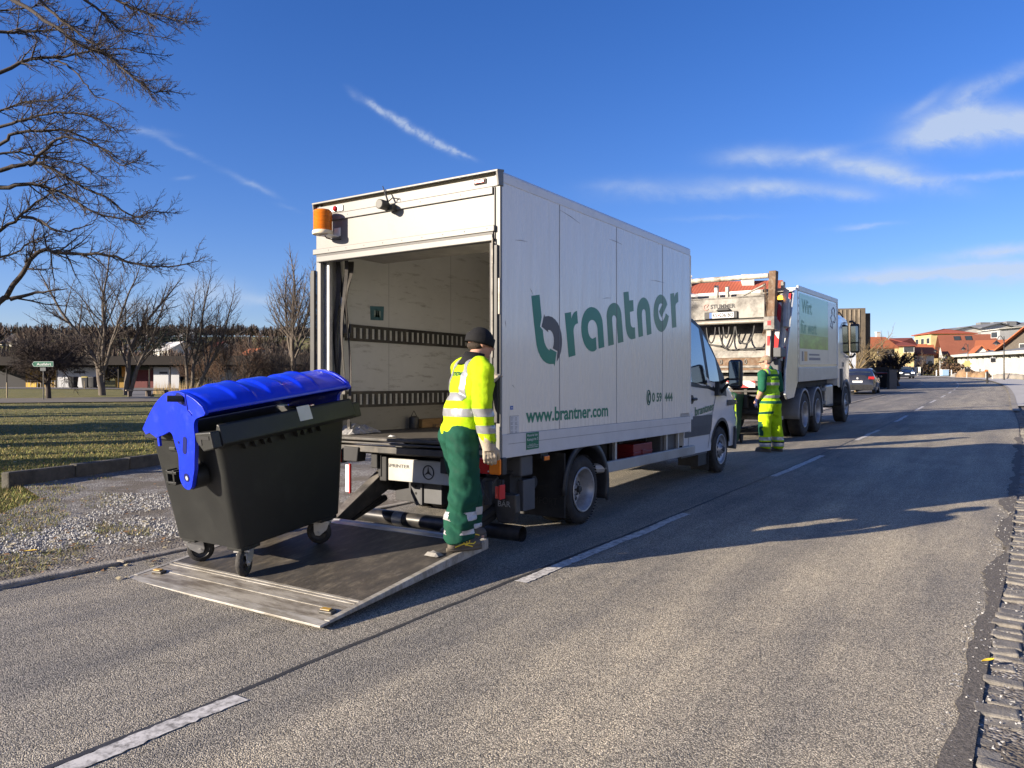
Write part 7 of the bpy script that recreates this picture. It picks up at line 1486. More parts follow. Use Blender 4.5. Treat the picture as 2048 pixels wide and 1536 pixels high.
def house(label, A, B, depth, eave, ridge, wall, roof, wins=(), chim=(), skyl=(), over=.5, hip=False, gable_front=False, base=None, name='house', cat='house', group=None, balcony=None, gwins=(), flat=False, yt=None, pm=None):
    """A, B: ends of the front wall on the ground (as seen left to right); ridge parallel to it, or across it with gable_front"""
    A, B = Vector((A[0], A[1], 0)), Vector((B[0], B[1], 0)); u = (B - A); L = u.length; u.normalize(); n = Vector((-u.y, u.x, 0))
    if n.dot(A) < 0: n = -n                              # n points away from the camera
    z0 = base if base is not None else min(gz(A.x, A.y), gz(B.x, B.y)); t = thing(name, label, cat, (A.x, A.y, z0), (0, 0, 0), group); UZ = Vector((0, 0, 1))
    if yt:                                              # ridge and eave heights read off as rows of the picture at the house's own distance
        m_ = (A + B) / 2; dm = m_.y * CT - m_.x * ST; eave = CAMZ + (768 - yt[1]) / F * dm - z0; ridge = CAMZ + (768 - yt[0]) / F * (dm + (0 if gable_front else depth / 2)) - z0
    def q(a, b, c): return A + u * a + n * b + UZ * (z0 + c)
    mb = MB()
    if flat: prof = [(0, 0), (0, eave), (depth, eave), (depth, 0)]
    if gable_front: dn = min(-3, gz(A.x, A.y) - z0 - 1); body_ = [q(0, 0, dn), q(L, 0, dn), q(L, 0, eave), q(L / 2, 0, ridge - .12), q(0, 0, eave)]; mb.prism(body_, n * depth)
    else: dn = min(-3, gz(A.x, A.y) - z0 - 1); mb.prism([q(0, 0, dn), q(0, depth, dn), q(0, depth, eave), q(0, depth / 2, ridge - .12) if not (hip or flat) else q(0, depth * .5, eave), q(0, 0, eave)], u * L)
    obj('wall', mb, wall, t)
    mb = MB(); th = UZ * .18
    if flat: mb.prism([q(-over, -over, eave), q(L + over, -over, eave), q(L + over, depth + over, ridge), q(-over, depth + over, ridge)], th)
    elif gable_front:
        k = (ridge - eave) / (L / 2)
        for pts in ([q(-over, -over, eave - over * k), q(L / 2, -over, ridge), q(L / 2, depth + over, ridge), q(-over, depth + over, eave - over * k)], [q(L + over, -over, eave - over * k), q(L / 2 + .001, -over, ridge), q(L / 2 + .001, depth + over, ridge), q(L + over, depth + over, eave - over * k)]): mb.prism(pts, th)
    else:
        k = (ridge - eave) / (depth / 2); e = depth * .45 if hip else 0
        mb.prism([q(-over, -over, eave - over * k), q(L + over, -over, eave - over * k), q(L + over - e, depth / 2, ridge), q(-over + e, depth / 2, ridge)], th)
        mb.prism([q(-over, depth + over, eave - over * k), q(L + over, depth + over, eave - over * k), q(L + over - e, depth / 2 + .001, ridge), q(-over + e, depth / 2 + .001, ridge)], th)
        if hip:
            for x, sx in ((-over, 1), (L + over, -1)): mb.prism([q(x, -over, eave - over * k), q(x, depth + over, eave - over * k), q(x + sx * e, depth / 2 + .002, ridge)], th)
    rf = obj('roof', mb, roof, t, fix=True)
    for a, z, w, h in wins:
        mb = MB(); c = q(a * L, 0, z); mb.prism([c - u * w / 2 - n * .04, c + u * w / 2 - n * .04, c + u * w / 2 - n * .04 + UZ * h, c - u * w / 2 - n * .04 + UZ * h], n * .035); f = obj('window', mb, FRAME, t); mb = MB(); e = min(.09, w * .12); mb.prism([c - u * (w / 2 - e) - n * .055 + UZ * e, c + u * (w / 2 - e) - n * .055 + UZ * e, c + u * (w / 2 - e) - n * .055 + UZ * (h - e), c - u * (w / 2 - e) - n * .055 + UZ * (h - e)], n * .012); obj('pane', mb, WIN, f)
    for a, b, z, w, h in gwins:                          # windows in the side wall that faces the road (a=0 end or 1 end)
        mb = MB(); c = q(a * L, b * depth, z); sgn = -1 if a < .5 else 1; mb.prism([c - n * w / 2, c + n * w / 2, c + n * w / 2 + UZ * h, c - n * w / 2 + UZ * h], u * .05 * sgn); f = obj('window', mb, FRAME, t); mb = MB(); mb.prism([c - n * (w / 2 - .1) + UZ * .1 + u * sgn * .052, c + n * (w / 2 - .1) + UZ * .1 + u * sgn * .052, c + n * (w / 2 - .1) + UZ * (h - .1) + u * sgn * .052, c - n * (w / 2 - .1) + UZ * (h - .1) + u * sgn * .052], u * .01 * sgn); obj('pane', mb, WIN, f)
    for a, b, w, h in chim:
        zr = ridge - abs(b - .5) * 2 * (ridge - eave); mb = MB(); c = q(a * L, b * depth, zr - .6); mb.prism([c, c + u * w, c + u * w + n * w * .8, c + n * w * .8], UZ * (h + .6)); c2 = c + UZ * (h + .601) - u * .06 - n * .06; mb.prism([c2, c2 + u * (w + .12), c2 + u * (w + .12) + n * (w * .8 + .12), c2 + n * (w * .8 + .12)], UZ * .1); obj('chimney', mb, PW, rf)
    for a, f, w, h in skyl:                              # roof windows on the front slope: f = 0 eave, 1 ridge
        d_ = (q(0, depth / 2, ridge) - q(0, 0, eave)); l = d_.length; d_.normalize(); c = q(a * L, 0, eave) + d_ * (l * f) + UZ * .2; mb = MB(); mb.prism([c, c + u * w, c + u * w + d_ * h, c + d_ * h], UZ * .07); s_ = obj('skylight', mb, SHADE, rf); mb = MB(); i_ = .12; mb.prism([c + (u + d_) * i_ + UZ * .071, c + u * (w - i_) + d_ * i_ + UZ * .071, c + u * (w - i_) + d_ * (h - i_) + UZ * .071, c + u * i_ + d_ * (h - i_) + UZ * .071], UZ * .02); obj('pane', mb, GLASSL, s_)
    if balcony:
        a0, a1, z = balcony; mb = MB(); c = q(a0 * L, 0, z); w = (a1 - a0) * L; mb.prism([c, c + u * w, c + u * w - n * 1.1, c - n * 1.1], UZ * .15); mb.prism([c - n * 1.1, c + u * w - n * 1.1, c + u * w - n * 1.04, c - n * 1.04], UZ * 1.05); obj('balcony', mb, WOODD, t)
    return t
g2 = lambda px, d: gp(px, d)
# house with the red roof right behind the lorry
house('house with red sheet roof and white chimney rising behind the refuse lorry', g2(1330, 60), g2(1570, 58.5), 9, 5.6, 8.6, PW, TRED, chim=((.70, .42, .95, 1.0), (.16, .42, .8, 1.0)), skyl=((.40, .25, 1.6, 1.5),), over=.6, wins=((.3, 3.6, 1.2, 1.3), (.8, 3.6, 1.2, 1.3)))
# tall building clad in dark timber
A, B = g2(1590, 52), g2(1731, 51); mb = MB(); u = (B - A).normalized(); n = Vector((-u.y, u.x, 0)); n = n if n.dot(A) > 0 else -n; z0 = A.z - 2
t_ = thing('timber_building', 'tall dark building clad in vertical timber boards behind the lorry mirror', 'building', (B.x, B.y, B.z))
mb.prism([Vector((A.x, A.y, z0)), Vector((B.x, B.y, z0)), Vector((B.x, B.y, z0)) + n * 6, Vector((A.x, A.y, z0)) + n * 6], (0, 0, P(1700, 627, 55).z - z0)); obj('wall', mb, mat('timber_dark', (.10, .082, .06), .85, var=.3, vscale=1.2), t_)
mb = MB(); Lb = (Vector((B.x, B.y, 0)) - Vector((A.x, A.y, 0))).length; zt = P(1700, 627, 55).z
for i in range(int(Lb / .28)): c = Vector((A.x, A.y, 3.4)) + u * (i * .28 + .05); mb.prism([c - n * .05, c + u * .10 - n * .05, c + u * .10 - n * .002, c - n * .002], (0, 0, zt - 3.5))
obj('board_cladding', mb, mat('timber_batten', (.21, .175, .13), .85, var=.35, vscale=1.5), t_)
mb = MB(); c = Vector((B.x, B.y, z0)) + n * 1.2 + u * .001; mb.prism([c, c + u * .55, c + u * .55 + n * 4, c + n * 4], (0, 0, zt - z0 - .25)); obj('side_bay', mb, MATS['timber_dark'], t_)
mb = MB(); c = Vector((A.x, A.y, z0)) - n * .08; mb.prism([c, c + u * (Lb - .6), c + u * (Lb - .6) + n * .07, c + n * .07], (0, 0, 4.6)); obj('ground_floor', mb, wallm('shade_bluewhite', (.42, .45, .50)), t_)  # the wall's shade is put into its plaster as a bluish tone
# houses along the street
house('yellow house with orange tiled roof behind the dark pollard tree', g2(1728, 118), g2(1788, 118.5), 6, 5.2, 8.2, PY_, TORA, yt=(676, 694), wins=((.55, 3.2, 1.1, 1.3), (.75, 3.2, 1.1, 1.3), (.9, 3.2, 1.1, 1.3)), gwins=((1, .5, 3.4, 1.2, 1.3),), chim=((.8, .5, .6, .9),))
house('small house with dark red hipped roof and yellow walls', g2(1790, 142), g2(1828, 141), 9, 6.2, 8.9, PY_, TDRED, yt=(678, 691), hip=True, wins=((.6, 4, 1, 1.2), (.85, 4, 1, 1.2)))
house('low white house with orange roof beyond the white fence pillars', g2(1806, 147), g2(1868, 145), 8, 3.2, 5.8, PW, TORA, yt=(692, 709), wins=[(a, 1.2, .8, 1.3) for a in (.12, .3, .5, .68, .88)], over=.4)
house('white wing with plain orange roof beside the large brown roof', g2(1828, 160), g2(1862, 159), 8, 4.0, 7.2, PW, TORA, yt=(690, 706), hip=True)
hb = house('large house with steep brown-red roof, white gable and wooden balcony', g2(1894, 150), g2(1992, 147), 11, 5.2, 11.2, PW, TBRO, yt=(671, 706), skyl=((.22, .66, 1.2, 1.5), (.46, .66, 1.2, 1.5)), gwins=((0, .35, 2.4, 1.2, 1.4), (0, .65, 2.4, 1.2, 1.4), (0, .5, 5.6, 1.3, 1.4)), wins=((.1, 1.4, 1.3, 1.5), (.25, 1.4, 1.3, 1.5)), over=.9)
house('house with bright orange roof and a small white dormer by the colonnade', g2(1956, 134), g2(2030, 131), 9, 5.4, 8.6, PW, TORA, yt=(682, 698), over=.6)
house('white gabled dormer wing with orange roof', g2(1953, 131), g2(1972, 130.5), 5, 5.2, 7.6, PW, TORA, yt=(692, 701), gable_front=True, over=.5)
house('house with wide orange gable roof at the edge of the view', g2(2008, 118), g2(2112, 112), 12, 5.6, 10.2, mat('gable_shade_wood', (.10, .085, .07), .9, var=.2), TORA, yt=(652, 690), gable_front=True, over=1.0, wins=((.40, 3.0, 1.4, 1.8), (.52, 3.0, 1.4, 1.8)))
house('white house with raised grey dormer roof among the orange roofs', g2(1966, 150), g2(2008, 146), 8, 8.0, 9.4, PW, TDARK, yt=(680, 683), flat=True, wins=((.55, 6.4, 1.4, 1.2),))
# apartment terraces on the hill
def block(label, px0, px1, d, ytop, h, roof=TGREY, wall=PW, group='apartment blocks on the hill', n=4, hip=False, fl=2, depth=11, rh=1.3):
    A, B = gp(px0, d), gp(px1, d * .96); zt = P((px0 + px1) / 2, ytop, d).z; base = zt - h - rh; wins = [((i + .5) / n, h - 2.6 - f * 2.9, 1.6, 1.5) for i in range(n) for f in range(fl)]
    return house(label, A, B, depth, h, h + rh, wall, roof, wins=wins, base=base, name='apartment_block', cat='building', group=group, hip=hip, over=.6)
block('yellow and white apartment block with red hipped roof on the hillside', 1829, 1862, 205, 661, 7.5, TRED, PY_, n=3, hip=True)
block('white apartment block with grey roof, next after the red-roofed block', 1858, 1898, 215, 658, 7.5, n=3)
block('white apartment block with grey roof in the middle of the hillside row', 1915, 1964, 220, 651, 8.0, n=4)
block('small white stair block between the two grey roofs', 1894, 1921, 232, 657, 7.0, PW, n=2, rh=.4)
block('long white terrace with grey roof highest up the hill', 1946, 2004, 262, 648, 8.5, n=6)
block('long white terrace with grey roof reaching the edge of the view', 2004, 2085, 255, 646, 8.5, n=7)
block('white apartment block with plain side wall below the long terrace', 1962, 2000, 205, 659, 7.0, PW, PG_, n=2, rh=.5)
for px, y in ((1966, 645), (1992, 644.5), (2018, 643)):
    c = P(px, y + 8, 253); mb = MB(); mb.box((c.x, c.y, c.z), (3.2, 2.6, 2.6), (0, 0, .6)); tag(base_origin(obj('roof_box', mb, TGREY)), 'grey lift housing on top of the long hillside terrace', 'roof box', group='grey roof boxes on the hill terrace')
# colonnade building
A, B = gp(1921, 146), gp(2120, 88); u = Vector((B.x - A.x, B.y - A.y, 0)); L = u.length; u.normalize(); n = Vector((-u.y, u.x, 0)); n = n if n.dot(A) > 0 else -n
t_ = thing('colonnade_building', 'long low building with white fin colonnade under a wide grey roof', 'building', (A.x, A.y, A.z)); zA, zB = A.z, B.z
def cq(a, b, c): k = a / L; return Vector((A.x, A.y, 0)) + u * a + n * b + Vector((0, 0, zA + (zB - zA) * k + c))
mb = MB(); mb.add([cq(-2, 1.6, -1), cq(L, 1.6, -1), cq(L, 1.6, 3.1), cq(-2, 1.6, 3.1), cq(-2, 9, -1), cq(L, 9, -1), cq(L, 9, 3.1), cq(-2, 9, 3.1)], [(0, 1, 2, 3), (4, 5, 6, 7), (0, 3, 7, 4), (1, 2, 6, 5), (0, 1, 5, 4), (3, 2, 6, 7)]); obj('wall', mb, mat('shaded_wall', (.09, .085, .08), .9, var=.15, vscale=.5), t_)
mb = MB(); mb.add([cq(-3, -1.2, 3.15), cq(L, -1.2, 3.15), cq(L, 9, 4.9), cq(-3, 9, 4.9), cq(-3, -1.2, 3.35), cq(L, -1.2, 3.35), cq(L, 9, 5.1), cq(-3, 9, 5.1)], [(0, 1, 2, 3), (4, 5, 6, 7), (0, 1, 5, 4), (1, 2, 6, 5), (2, 3, 7, 6), (3, 0, 4, 7)]); rf = obj('roof', mb, TGREY, t_)
mb = MB(); mb.add([cq(-3, -1.26, 2.95), cq(L, -1.26, 2.95), cq(L, -1.205, 2.95), cq(-3, -1.205, 2.95), cq(-3, -1.26, 3.4), cq(L, -1.26, 3.4), cq(L, -1.205, 3.4), cq(-3, -1.205, 3.4)], [(0, 1, 2, 3), (4, 5, 6, 7), (0, 1, 5, 4), (1, 2, 6, 5), (2, 3, 7, 6), (3, 0, 4, 7)]); obj('fascia', mb, PW, rf)
a = 0; s_ = random.Random(5)
while a < L - 1:
    for k in range(s_.choice((2, 3, 3))):
        mb = MB(); lean = .0; hgt = 2.95; mb.add([cq(a, -.5, -.6), cq(a + .15, -.5, -.6), cq(a + .15, .7, -.6), cq(a, .7, -.6), cq(a, -.5, hgt), cq(a + .15, -.5, hgt), cq(a + .15, .7, hgt), cq(a, .7, hgt)], [(0, 1, 2, 3), (4, 5, 6, 7), (0, 1, 5, 4), (1, 2, 6, 5), (2, 3, 7, 6), (3, 0, 4, 7)]); obj('column', mb, PW, t_); a += 1.15
    mb = MB(); mb.add([cq(a - .4, 1.55, 0), cq(a + .8, 1.55, 0), cq(a + .8, 1.55, 2.3), cq(a - .4, 1.55, 2.3)], [(0, 1, 2, 3)]); obj('window', mb, WIN, t_); a += 1.3
# lamps, signs, posts
def lamp(label, px, d, ytop, yb, px_l, yl):
    b = gp(px, d); h = (yb - ytop) / F * d; v = P(px_l, yl, d) - P(px, yl, d); t = thing('street_lamp', label, 'street lamp', b, (0, 0, 0), 'curved lamps along the pavement'); BL = mat('lamp_black', (.02, .02, .022), .5)
    mb = MB(); mb.tube([(b.x, b.y, b.z - .2), (b.x, b.y, b.z + 1.0), (b.x, b.y, b.z + h)], [.09, .06, .045], 8); obj('pole', mb, BL, t)
    e = Vector((b.x, b.y, b.z + h - .5)); pts = [e + v * (k / 8) + Vector((0, 0, .55 * math.sin(math.pi * min(1, k / 8 * 1.0)))) for k in range(9)]; mb = MB(); mb.tube(pts, .03, 6); obj('arm', mb, BL, t)
    c = pts[-1]; mb = MB(); mb.lathe([(.05, .1), (.1, .0), (.34, -.22), (.36, -.28), (.0, -.26)], c, 'Z', 14); sh = obj('lamp_shade', mb, BL, t); mb = MB(); mb.lathe([(.16, -.27), (.14, -.36), (0, -.4)], c, 'Z', 10); obj('bulb', mb, STICKW, sh)
lamp('tall curved lamp standing in front of the colonnade, nearest to the camera', 2008, 78, 664, 752, 1993, 676); lamp('curved street lamp by the yellow sign', 1936, 108, 680, 745, 1927, 686); lamp('small curved street lamp in front of the white gable', 1878, 138, 688, 742, 1871, 694)
def post_sign(name, label, cat, px, d, yb, h, plates):
    b = gp(px, d); t = thing(name, label, cat, b); mb = MB(); mb.tube([(b.x, b.y, b.z - .1), (b.x, b.y, b.z + h)], .045, 8); obj('post', mb, STEEL, t); u_ = Vector((CT, ST, 0)); n_ = Vector((ST, -CT, 0))
    for z, w, hh, m, pts in plates:
        c = Vector((b.x, b.y, b.z + z)) + n_ * .06; mb = MB()
        if pts: mb.prism([c + u_ * (w / 2 * x) + Vector((0, 0, hh / 2 * y)) for x, y in pts], n_ * .03)
        else: mb.prism([c - u_ * w / 2 - Vector((0, 0, hh / 2)), c + u_ * w / 2 - Vector((0, 0, hh / 2)), c + u_ * w / 2 + Vector((0, 0, hh / 2)), c - u_ * w / 2 + Vector((0, 0, hh / 2))], n_ * .04)
        obj('panel', mb, m, t)
    return t
YEL = mat('sign_yellow', (.62, .54, .22), .5); post_sign('yellow_sign', 'pale yellow flower-shaped sign over a small black plate by the boulders', 'sign', 1934, 92, 744, 2.1, ((1.75, .95, .75, YEL, [(math.cos(t) * (1 + .16 * math.cos(6 * t)), math.sin(t) * (1 + .16 * math.cos(6 * t))) for t in [2 * math.pi * k / 36 for k in range(36)]]), (1.0, .6, .42, INK, None)))
dsp = post_sign('speed_display', 'black speed display with white frame on a thin post', 'sign', 1985, 84, 748, 2.5, ((2.1, .62, .56, STICKW, None),)); c = gp(1985, 84); u_, n_ = Vector((CT, ST, 0)), Vector((ST, -CT, 0)); mb = MB(); cc_ = c + Vector((0, 0, 2.1)) + n_ * .105; mb.prism([cc_ + u_ * .26 * x + Vector((0, 0, .22 * y)) for x, y in ((-1, -1), (1, -1), (1, 1), (-1, 1))], n_ * .01); obj('screen', mb, INK, dsp)
post_sign('small_sign', 'small white and orange notice on a short post before the colonnade', 'sign', 1972, 88, 742, 1.5, ((1.3, .5, .5, STICKW, None), (.9, .4, .25, mat('sign_orange', (.6, .2, .06), .5), None)))
for px, d, lb in ((1873, 118, 'white marker post at the mouth of the side road'), (1903, 116, 'white marker post beside the pale blue container')):
    c = gp(px, d); mb = MB(); mb.lathe([(.0, 0), (.09, 0), (.09, .8), (.06, .9), (0, .92)], c, 'Z', 10); solo('marker_post', mb, STICKW, lb, 'post', group='white marker posts')
c = gp(1974.5, 66); mb = MB(); mb.lathe([(0, -.1), (.085, -.1), (.085, .9), (.10, .92), (.10, .98), (.05, 1.04), (0, 1.05)], c, 'Z', 14); solo('bollard', mb, mat('bollard_black', (.02, .02, .022), .5), 'black bollard on the pavement edge of the bend', 'bollard', smooth_deg=40)
c = gp(1889, 112); mb = MB(); mb.box((c.x, c.y, c.z + .5), (.95, .75, .86), (0, 0, .5)); t_ = thing('recycling_container', 'pale blue container standing on the pavement at the bend', 'container', c); LB = mat('pale_blue', (.30, .46, .68), .5); obj('container_body', mb, LB, t_, bevel=.05); mb = MB(); mb.box((c.x, c.y, c.z + .97), (1.02, .82, .07), (0, 0, .5)); obj('lid', mb, STICKW, t_, bevel=.02)
for px, d, h, lb in ((1880, 116, 2.3, 'thin grey pole carrying nothing beside the blue container'),):
    c = gp(px, d); mb = MB(); mb.tube([c, c + Vector((0, 0, h))], .05, 8); solo('pole', mb, STEEL, lb, 'pole')
# white fence pillars, walls, hedge-like bushes, boulders
t_ = thing('pillar_fence', 'low wall with white pillars in front of the low white house', 'fence', gp(1804, 124)); pts = [gp(1802 + 7.4 * i, 126 - i * 1.2) for i in range(6)]
for c in pts: mb = MB(); mb.box((c.x, c.y, c.z + .6), (.35, .35, 1.4)); mb.box((c.x, c.y, c.z + 1.33), (.45, .45, .08)); obj('pillar', mb, PW, t_)
for a, b in zip(pts, pts[1:]):
    d_ = Vector((b.x - a.x, b.y - a.y, 0)); mb = MB(); mb.box(((a.x + b.x) / 2, (a.y + b.y) / 2, (a.z + b.z) / 2 + .15), (d_.length - .4, .2, .5), (0, 0, math.atan2(d_.y, d_.x))); obj('wall_panel', mb, PW, t_)
c = gp(1750, 60); mb = MB(); mb.box((c.x, c.y, c.z + .7), (2.4, .4, 1.6), (0, 0, R(26))); solo('garden_wall', mb, mat('dark_wall', (.022, .021, .02), .9, var=.3), 'dark low garden wall behind the kerbside bins', 'wall', bevel=.03)
c = gp(1784, 53); mb = MB(); mb.box((c.x, c.y, c.z + .6), (.5, .4, 1.3), (0, 0, .5)); mb.box((c.x, c.y, c.z + 1.28), (.6, .5, .08), (0, 0, .5)); solo('gate_post', mb, mat('post_grey', (.10, .10, .10), .8), 'dark square gate post beside the pollard tree', 'post', bevel=.02)
BROWNL = [mat('hedge_brown', (.12, .075, .04), .9, var=.4, vscale=3), mat('hedge_olive', (.07, .068, .03), .9, var=.4, vscale=3), mat('hedge_dark', (.045, .028, .02), .9)]
def bush(label, px, d, w, h, n=420, cols=(0, 1, 2), seed=0, name='bush', ln=1.6, group=None, leaf=.16):
    s = random.Random(seed + int(px)); c = gp(px, d); t = thing(name, label, 'bush', c, (0, 0, 0), group); mb = MB(); wx = w / 2
    for i in range(n):
        a = s.uniform(0, 6.28); r = math.sqrt(s.random()); z = s.random() ** .7 * h * (1 - .35 * r * r); p = Vector((c.x + CT * math.cos(a) * r * wx * ln / 1.6 - ST * math.sin(a) * r * wx * .6, c.y + ST * math.cos(a) * r * wx + CT * math.sin(a) * r * wx * .6, c.z + z)); m = Euler((s.random() * 6, s.random() * 6, s.random() * 6)).to_matrix(); q_ = leaf * s.uniform(.6, 1.6); mb.cur = s.choice(cols) if len(cols) > 1 else cols[0]
        mb.add([p + m @ Vector(v) * q_ for v in ((-1, -.25, 0), (.2, -.5, .1), (1, .1, 0), (0, .5, -.1))], [(0, 1, 2), (0, 2, 3)])
    obj('foliage', mb, BROWNL, t, fix=False); mb = MB()
    for i in range(7): a = s.uniform(0, 6.28); mb.tube([c, c + Vector((math.cos(a) * wx * .35, math.sin(a) * wx * .35, h * .8))], [.05, .012], 4)
    obj('stem', mb, WOODD, t); return t
bush('long brown hedge in front of the white gabled house', 1860, 122, 5.2, 2.0, 900, seed=1, name='hedge'); bush('dark reddish hedge beside the blue container', 1908, 118, 5.0, 1.9, 900, (0, 2), seed=2, name='hedge'); bush('brown climbing shrub under the wooden balcony', 1893, 124, 3.4, 3.4, 500, (1, 0), seed=3); bush('brown shrub growing before the first white fence pillars', 1795, 118, 4.5, 2.0, 500, seed=4); bush('tangled dark hedge behind the parked hatchback', 1741, 62, 4.5, 2.4, 900, (2, 0), seed=5, name='hedge')
ROCK = mat('boulder', (.26, .235, .20), .9, var=.3, vscale=1.5, bump=.5, bscale=8)
def boulder(label, px, d, w, h, m, cat='boulder', name='boulder', seed=0):
    c = gp(px, d); mb = MB(); mb.s = True; mb.ball((0, 0, 0), (w / 2, w / 2.4, h), 16, 10); out = []
    for v in mb.v: v = Vector(v); k = 1 + .35 * noise.noise(v * 1.3 + Vector((seed, seed * 2, 0))) + .15 * noise.noise(v * 4 + Vector((seed, 0, 0))); out.append(tuple(v * k + c))
    mb.v = out; return solo(name, mb, m, label, cat, group='boulders on the grass verge')
for i, (px, d, w, h, lb) in enumerate(((1914, 104, 1.6, .55, 'low grey boulder at the far end of the colonnade'), (1934, 98, 2.6, 1.15, 'big brown boulder beneath the yellow sign'), (1953, 97, 1.6, .75, 'brown boulder between the yellow sign and the display'), (1965, 95, 1.8, .8, 'brown boulder beside the small white notice'), (2012, 86, 2.6, .6, 'wide low boulder beyond the tall lamp'), (2036, 84, 1.6, .6, 'dark boulder at the edge of the view'))): boulder(lb, px, d, w, h, ROCK if i not in (1, 2, 3) else mat('boulder_brown', (.24, .155, .085), .9, var=.3, vscale=2, bump=.5, bscale=8), seed=i * 3.7)
# ------------------------------------------------------------------ park buildings and furniture on the left
A, B = gp(-60, 88), gp(700, 84); u = Vector((B.x - A.x, B.y - A.y, 0)); L = u.length; u.normalize(); n = Vector((-u.y, u.x, 0)); n = n if n.dot(A) > 0 else -n; zg = gz(gp(200, 87).x, gp(200, 87).y)
t_ = thing('park_pavilion', 'long flat-roofed pavilion with dark eaves, white and yellow walls and a dark red gate', 'pavilion', (A.x, A.y, zg))
def pq(px, b, z):
    """point on the pavilion's front line below a pixel column, b metres behind it"""
    v = ray(px, 768); k = (A.x * n.x + A.y * n.y) / (v.x * n.x + v.y * n.y); p = v * k; return Vector((p.x, p.y, zg + z)) + n * b
def wallp(px0, px1, b, z0, z1, m, name, th=.2, parent=None): mb = MB(); mb.prism([pq(px0, b, z0), pq(px1, b, z0), pq(px1, b, z1), pq(px0, b, z1)], n * th); return obj(name, mb, m, parent or t_)
DARKROOF = mat('roof_felt_shade_dark', (.011, .008, .007), .9, var=.3, vscale=.8)  # felt colour darkened to stand for shade on the roof front
wallp(-60, 700, -2.0, 2.50, 3.45, DARKROOF, 'roof', 9)
for px in (0, 29, 128, 222, 250, 311, 352, 420, 500, 560): mb = MB(); mb.tube([pq(px, -1.2, -.6), pq(px, -1.2, 2.5)], .07, 6); obj('post', mb, mat('post_dark', (.05, .045, .04), .8), t_)
WSH = mat('pavilion_white', (.42, .43, .45), .8, var=.06, vscale=.4); YW = mat('pavilion_yellow', (.25, .155, .035), .85, var=.15, vscale=.6)
wallp(36, 112, 1.2, -.6, 2.5, YW, 'yellow_wall'); wallp(40, 60, 1.0, -.6, .55, mat('pavilion_bright_yellow', (.55, .36, .06), .8), 'yellow_box', .15); wallp(112, 193, .2, -.6, 2.3, WSH, 'white_wall'); wallp(218, 246, 1.2, -.6, 1.1, YW, 'yellow_wall'); wallp(233, 243, 1.0, 1.2, 2.4, mat('pavilion_orange', (.45, .21, .045), .8), 'orange_door'); wallp(258, 304, 1.0, -.6, 2.0, mat('gate_dark_red', (.085, .010, .012), .7, var=.2), 'red_gate', .15); w = wallp(309, 360, -.2, -.6, 2.3, WSH, 'white_wall'); wallp(321, 337, -.23, 1.55, 1.78, INK, 'vent_slot', .03, w); w = None
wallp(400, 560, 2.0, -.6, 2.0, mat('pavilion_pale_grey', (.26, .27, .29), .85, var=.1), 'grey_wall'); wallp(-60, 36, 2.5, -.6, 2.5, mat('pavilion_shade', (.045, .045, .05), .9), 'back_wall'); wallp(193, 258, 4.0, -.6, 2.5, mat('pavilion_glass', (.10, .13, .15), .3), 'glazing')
mb = MB(); mb.prism([pq(145, .17, 1.62), pq(168, .17, 1.62), pq(168, .17, 1.84), pq(145, .17, 1.84)], n * .02); obj('vent_slot', mb, INK, t_)
# path in front of it
mb = MB(); mb.quad(*[Vector((p.x, p.y, gz(p.x, p.y) + .015)) for p in (gp(262, 50), gp(300, 50), gp(312, 84), gp(240, 84))]); rows = [[Vector((p.x, p.y, gz(p.x, p.y) + .012)) for p in (gp(px, 78), gp(px, 83), gp(px, 87))] for px in range(-40, 641, 40)]; mb.grid(rows); struct('park_path', mb, mat('path_asphalt', (.14, .135, .13), .9, var=.15, vscale=.6), fix=False)
mb = MB(); rows = [[Vector((p.x, p.y, gz(p.x, p.y) + .012)) for p in (G(px, 806 - px * .01), G(px, 797 - px * .01))] for px in range(-80, 641, 24)]; mb.grid(rows); struct('park_footpath', mb, mat('path_grit', (.13, .112, .085), .95, var=.25, vscale=2), fix=False)
# bins, racks, benches, posts, sign
for px, lid, lb in ((187, INK, 'black litter bin in front of the white pavilion wall'), (213, mat('lid_yellow', (.45, .36, .05), .5), 'dark bin with yellow lid behind the forked tree trunk'), (225, INK, 'black bin standing beside the low yellow wall')):
    c = pq(px, -3.5, 0); c.z = gz(c.x, c.y); wheelie(lb, c, .4, DBIN, lid, None, h=1.25, w=.75, d=.7)
for px in (160, 172, 184): pass
def rack(px, label, i):
    c = pq(px, -4.5, 0); c.z = gz(c.x, c.y); t = thing('bicycle_rack', label, 'bicycle rack', c, (0, 0, 0), 'bicycle racks before the pavilion')
    for k in range(5): mb = MB(); o = u * (k * .38); mb.tube([c + o, c + o + Vector((0, 0, .8)), c + o + n * .5 + Vector((0, 0, .8)), c + o + n * .5], .02, 5); obj('hoop', mb, STEEL, t)
rack(112, 'steel bicycle rack beside the sign in front of the white wall', 0); rack(158, 'steel bicycle rack near the black litter bin', 1)
def bench(px, d, rz, label):
    c = gp(px, d); t = thing('park_bench', label, 'bench', c, (0, 0, rz), 'wooden park benches'); W0 = WM[t.name]; WM[t.name] = Matrix.Identity(4)
    mb = MB(); mb.b2((-.85, -.2, .40), (.85, .2, .46)); obj('seat', mb, mat('bench_wood', (.26, .21, .15), .85, var=.25, vscale=5), t, bevel=.01)
    for x in (-.6, .6): mb = MB(); mb.b2((x - .11, -.17, 0), (x + .11, .17, .399)); obj('leg', mb, mat('bench_leg', (.10, .08, .065), .9), t, bevel=.01)
    WM[t.name] = W0
bench(279, 52, R(70), 'wooden bench nearer the forked tree beside the park path'); bench(314, 53, R(70), 'wooden bench further along, beside the pale reeds')
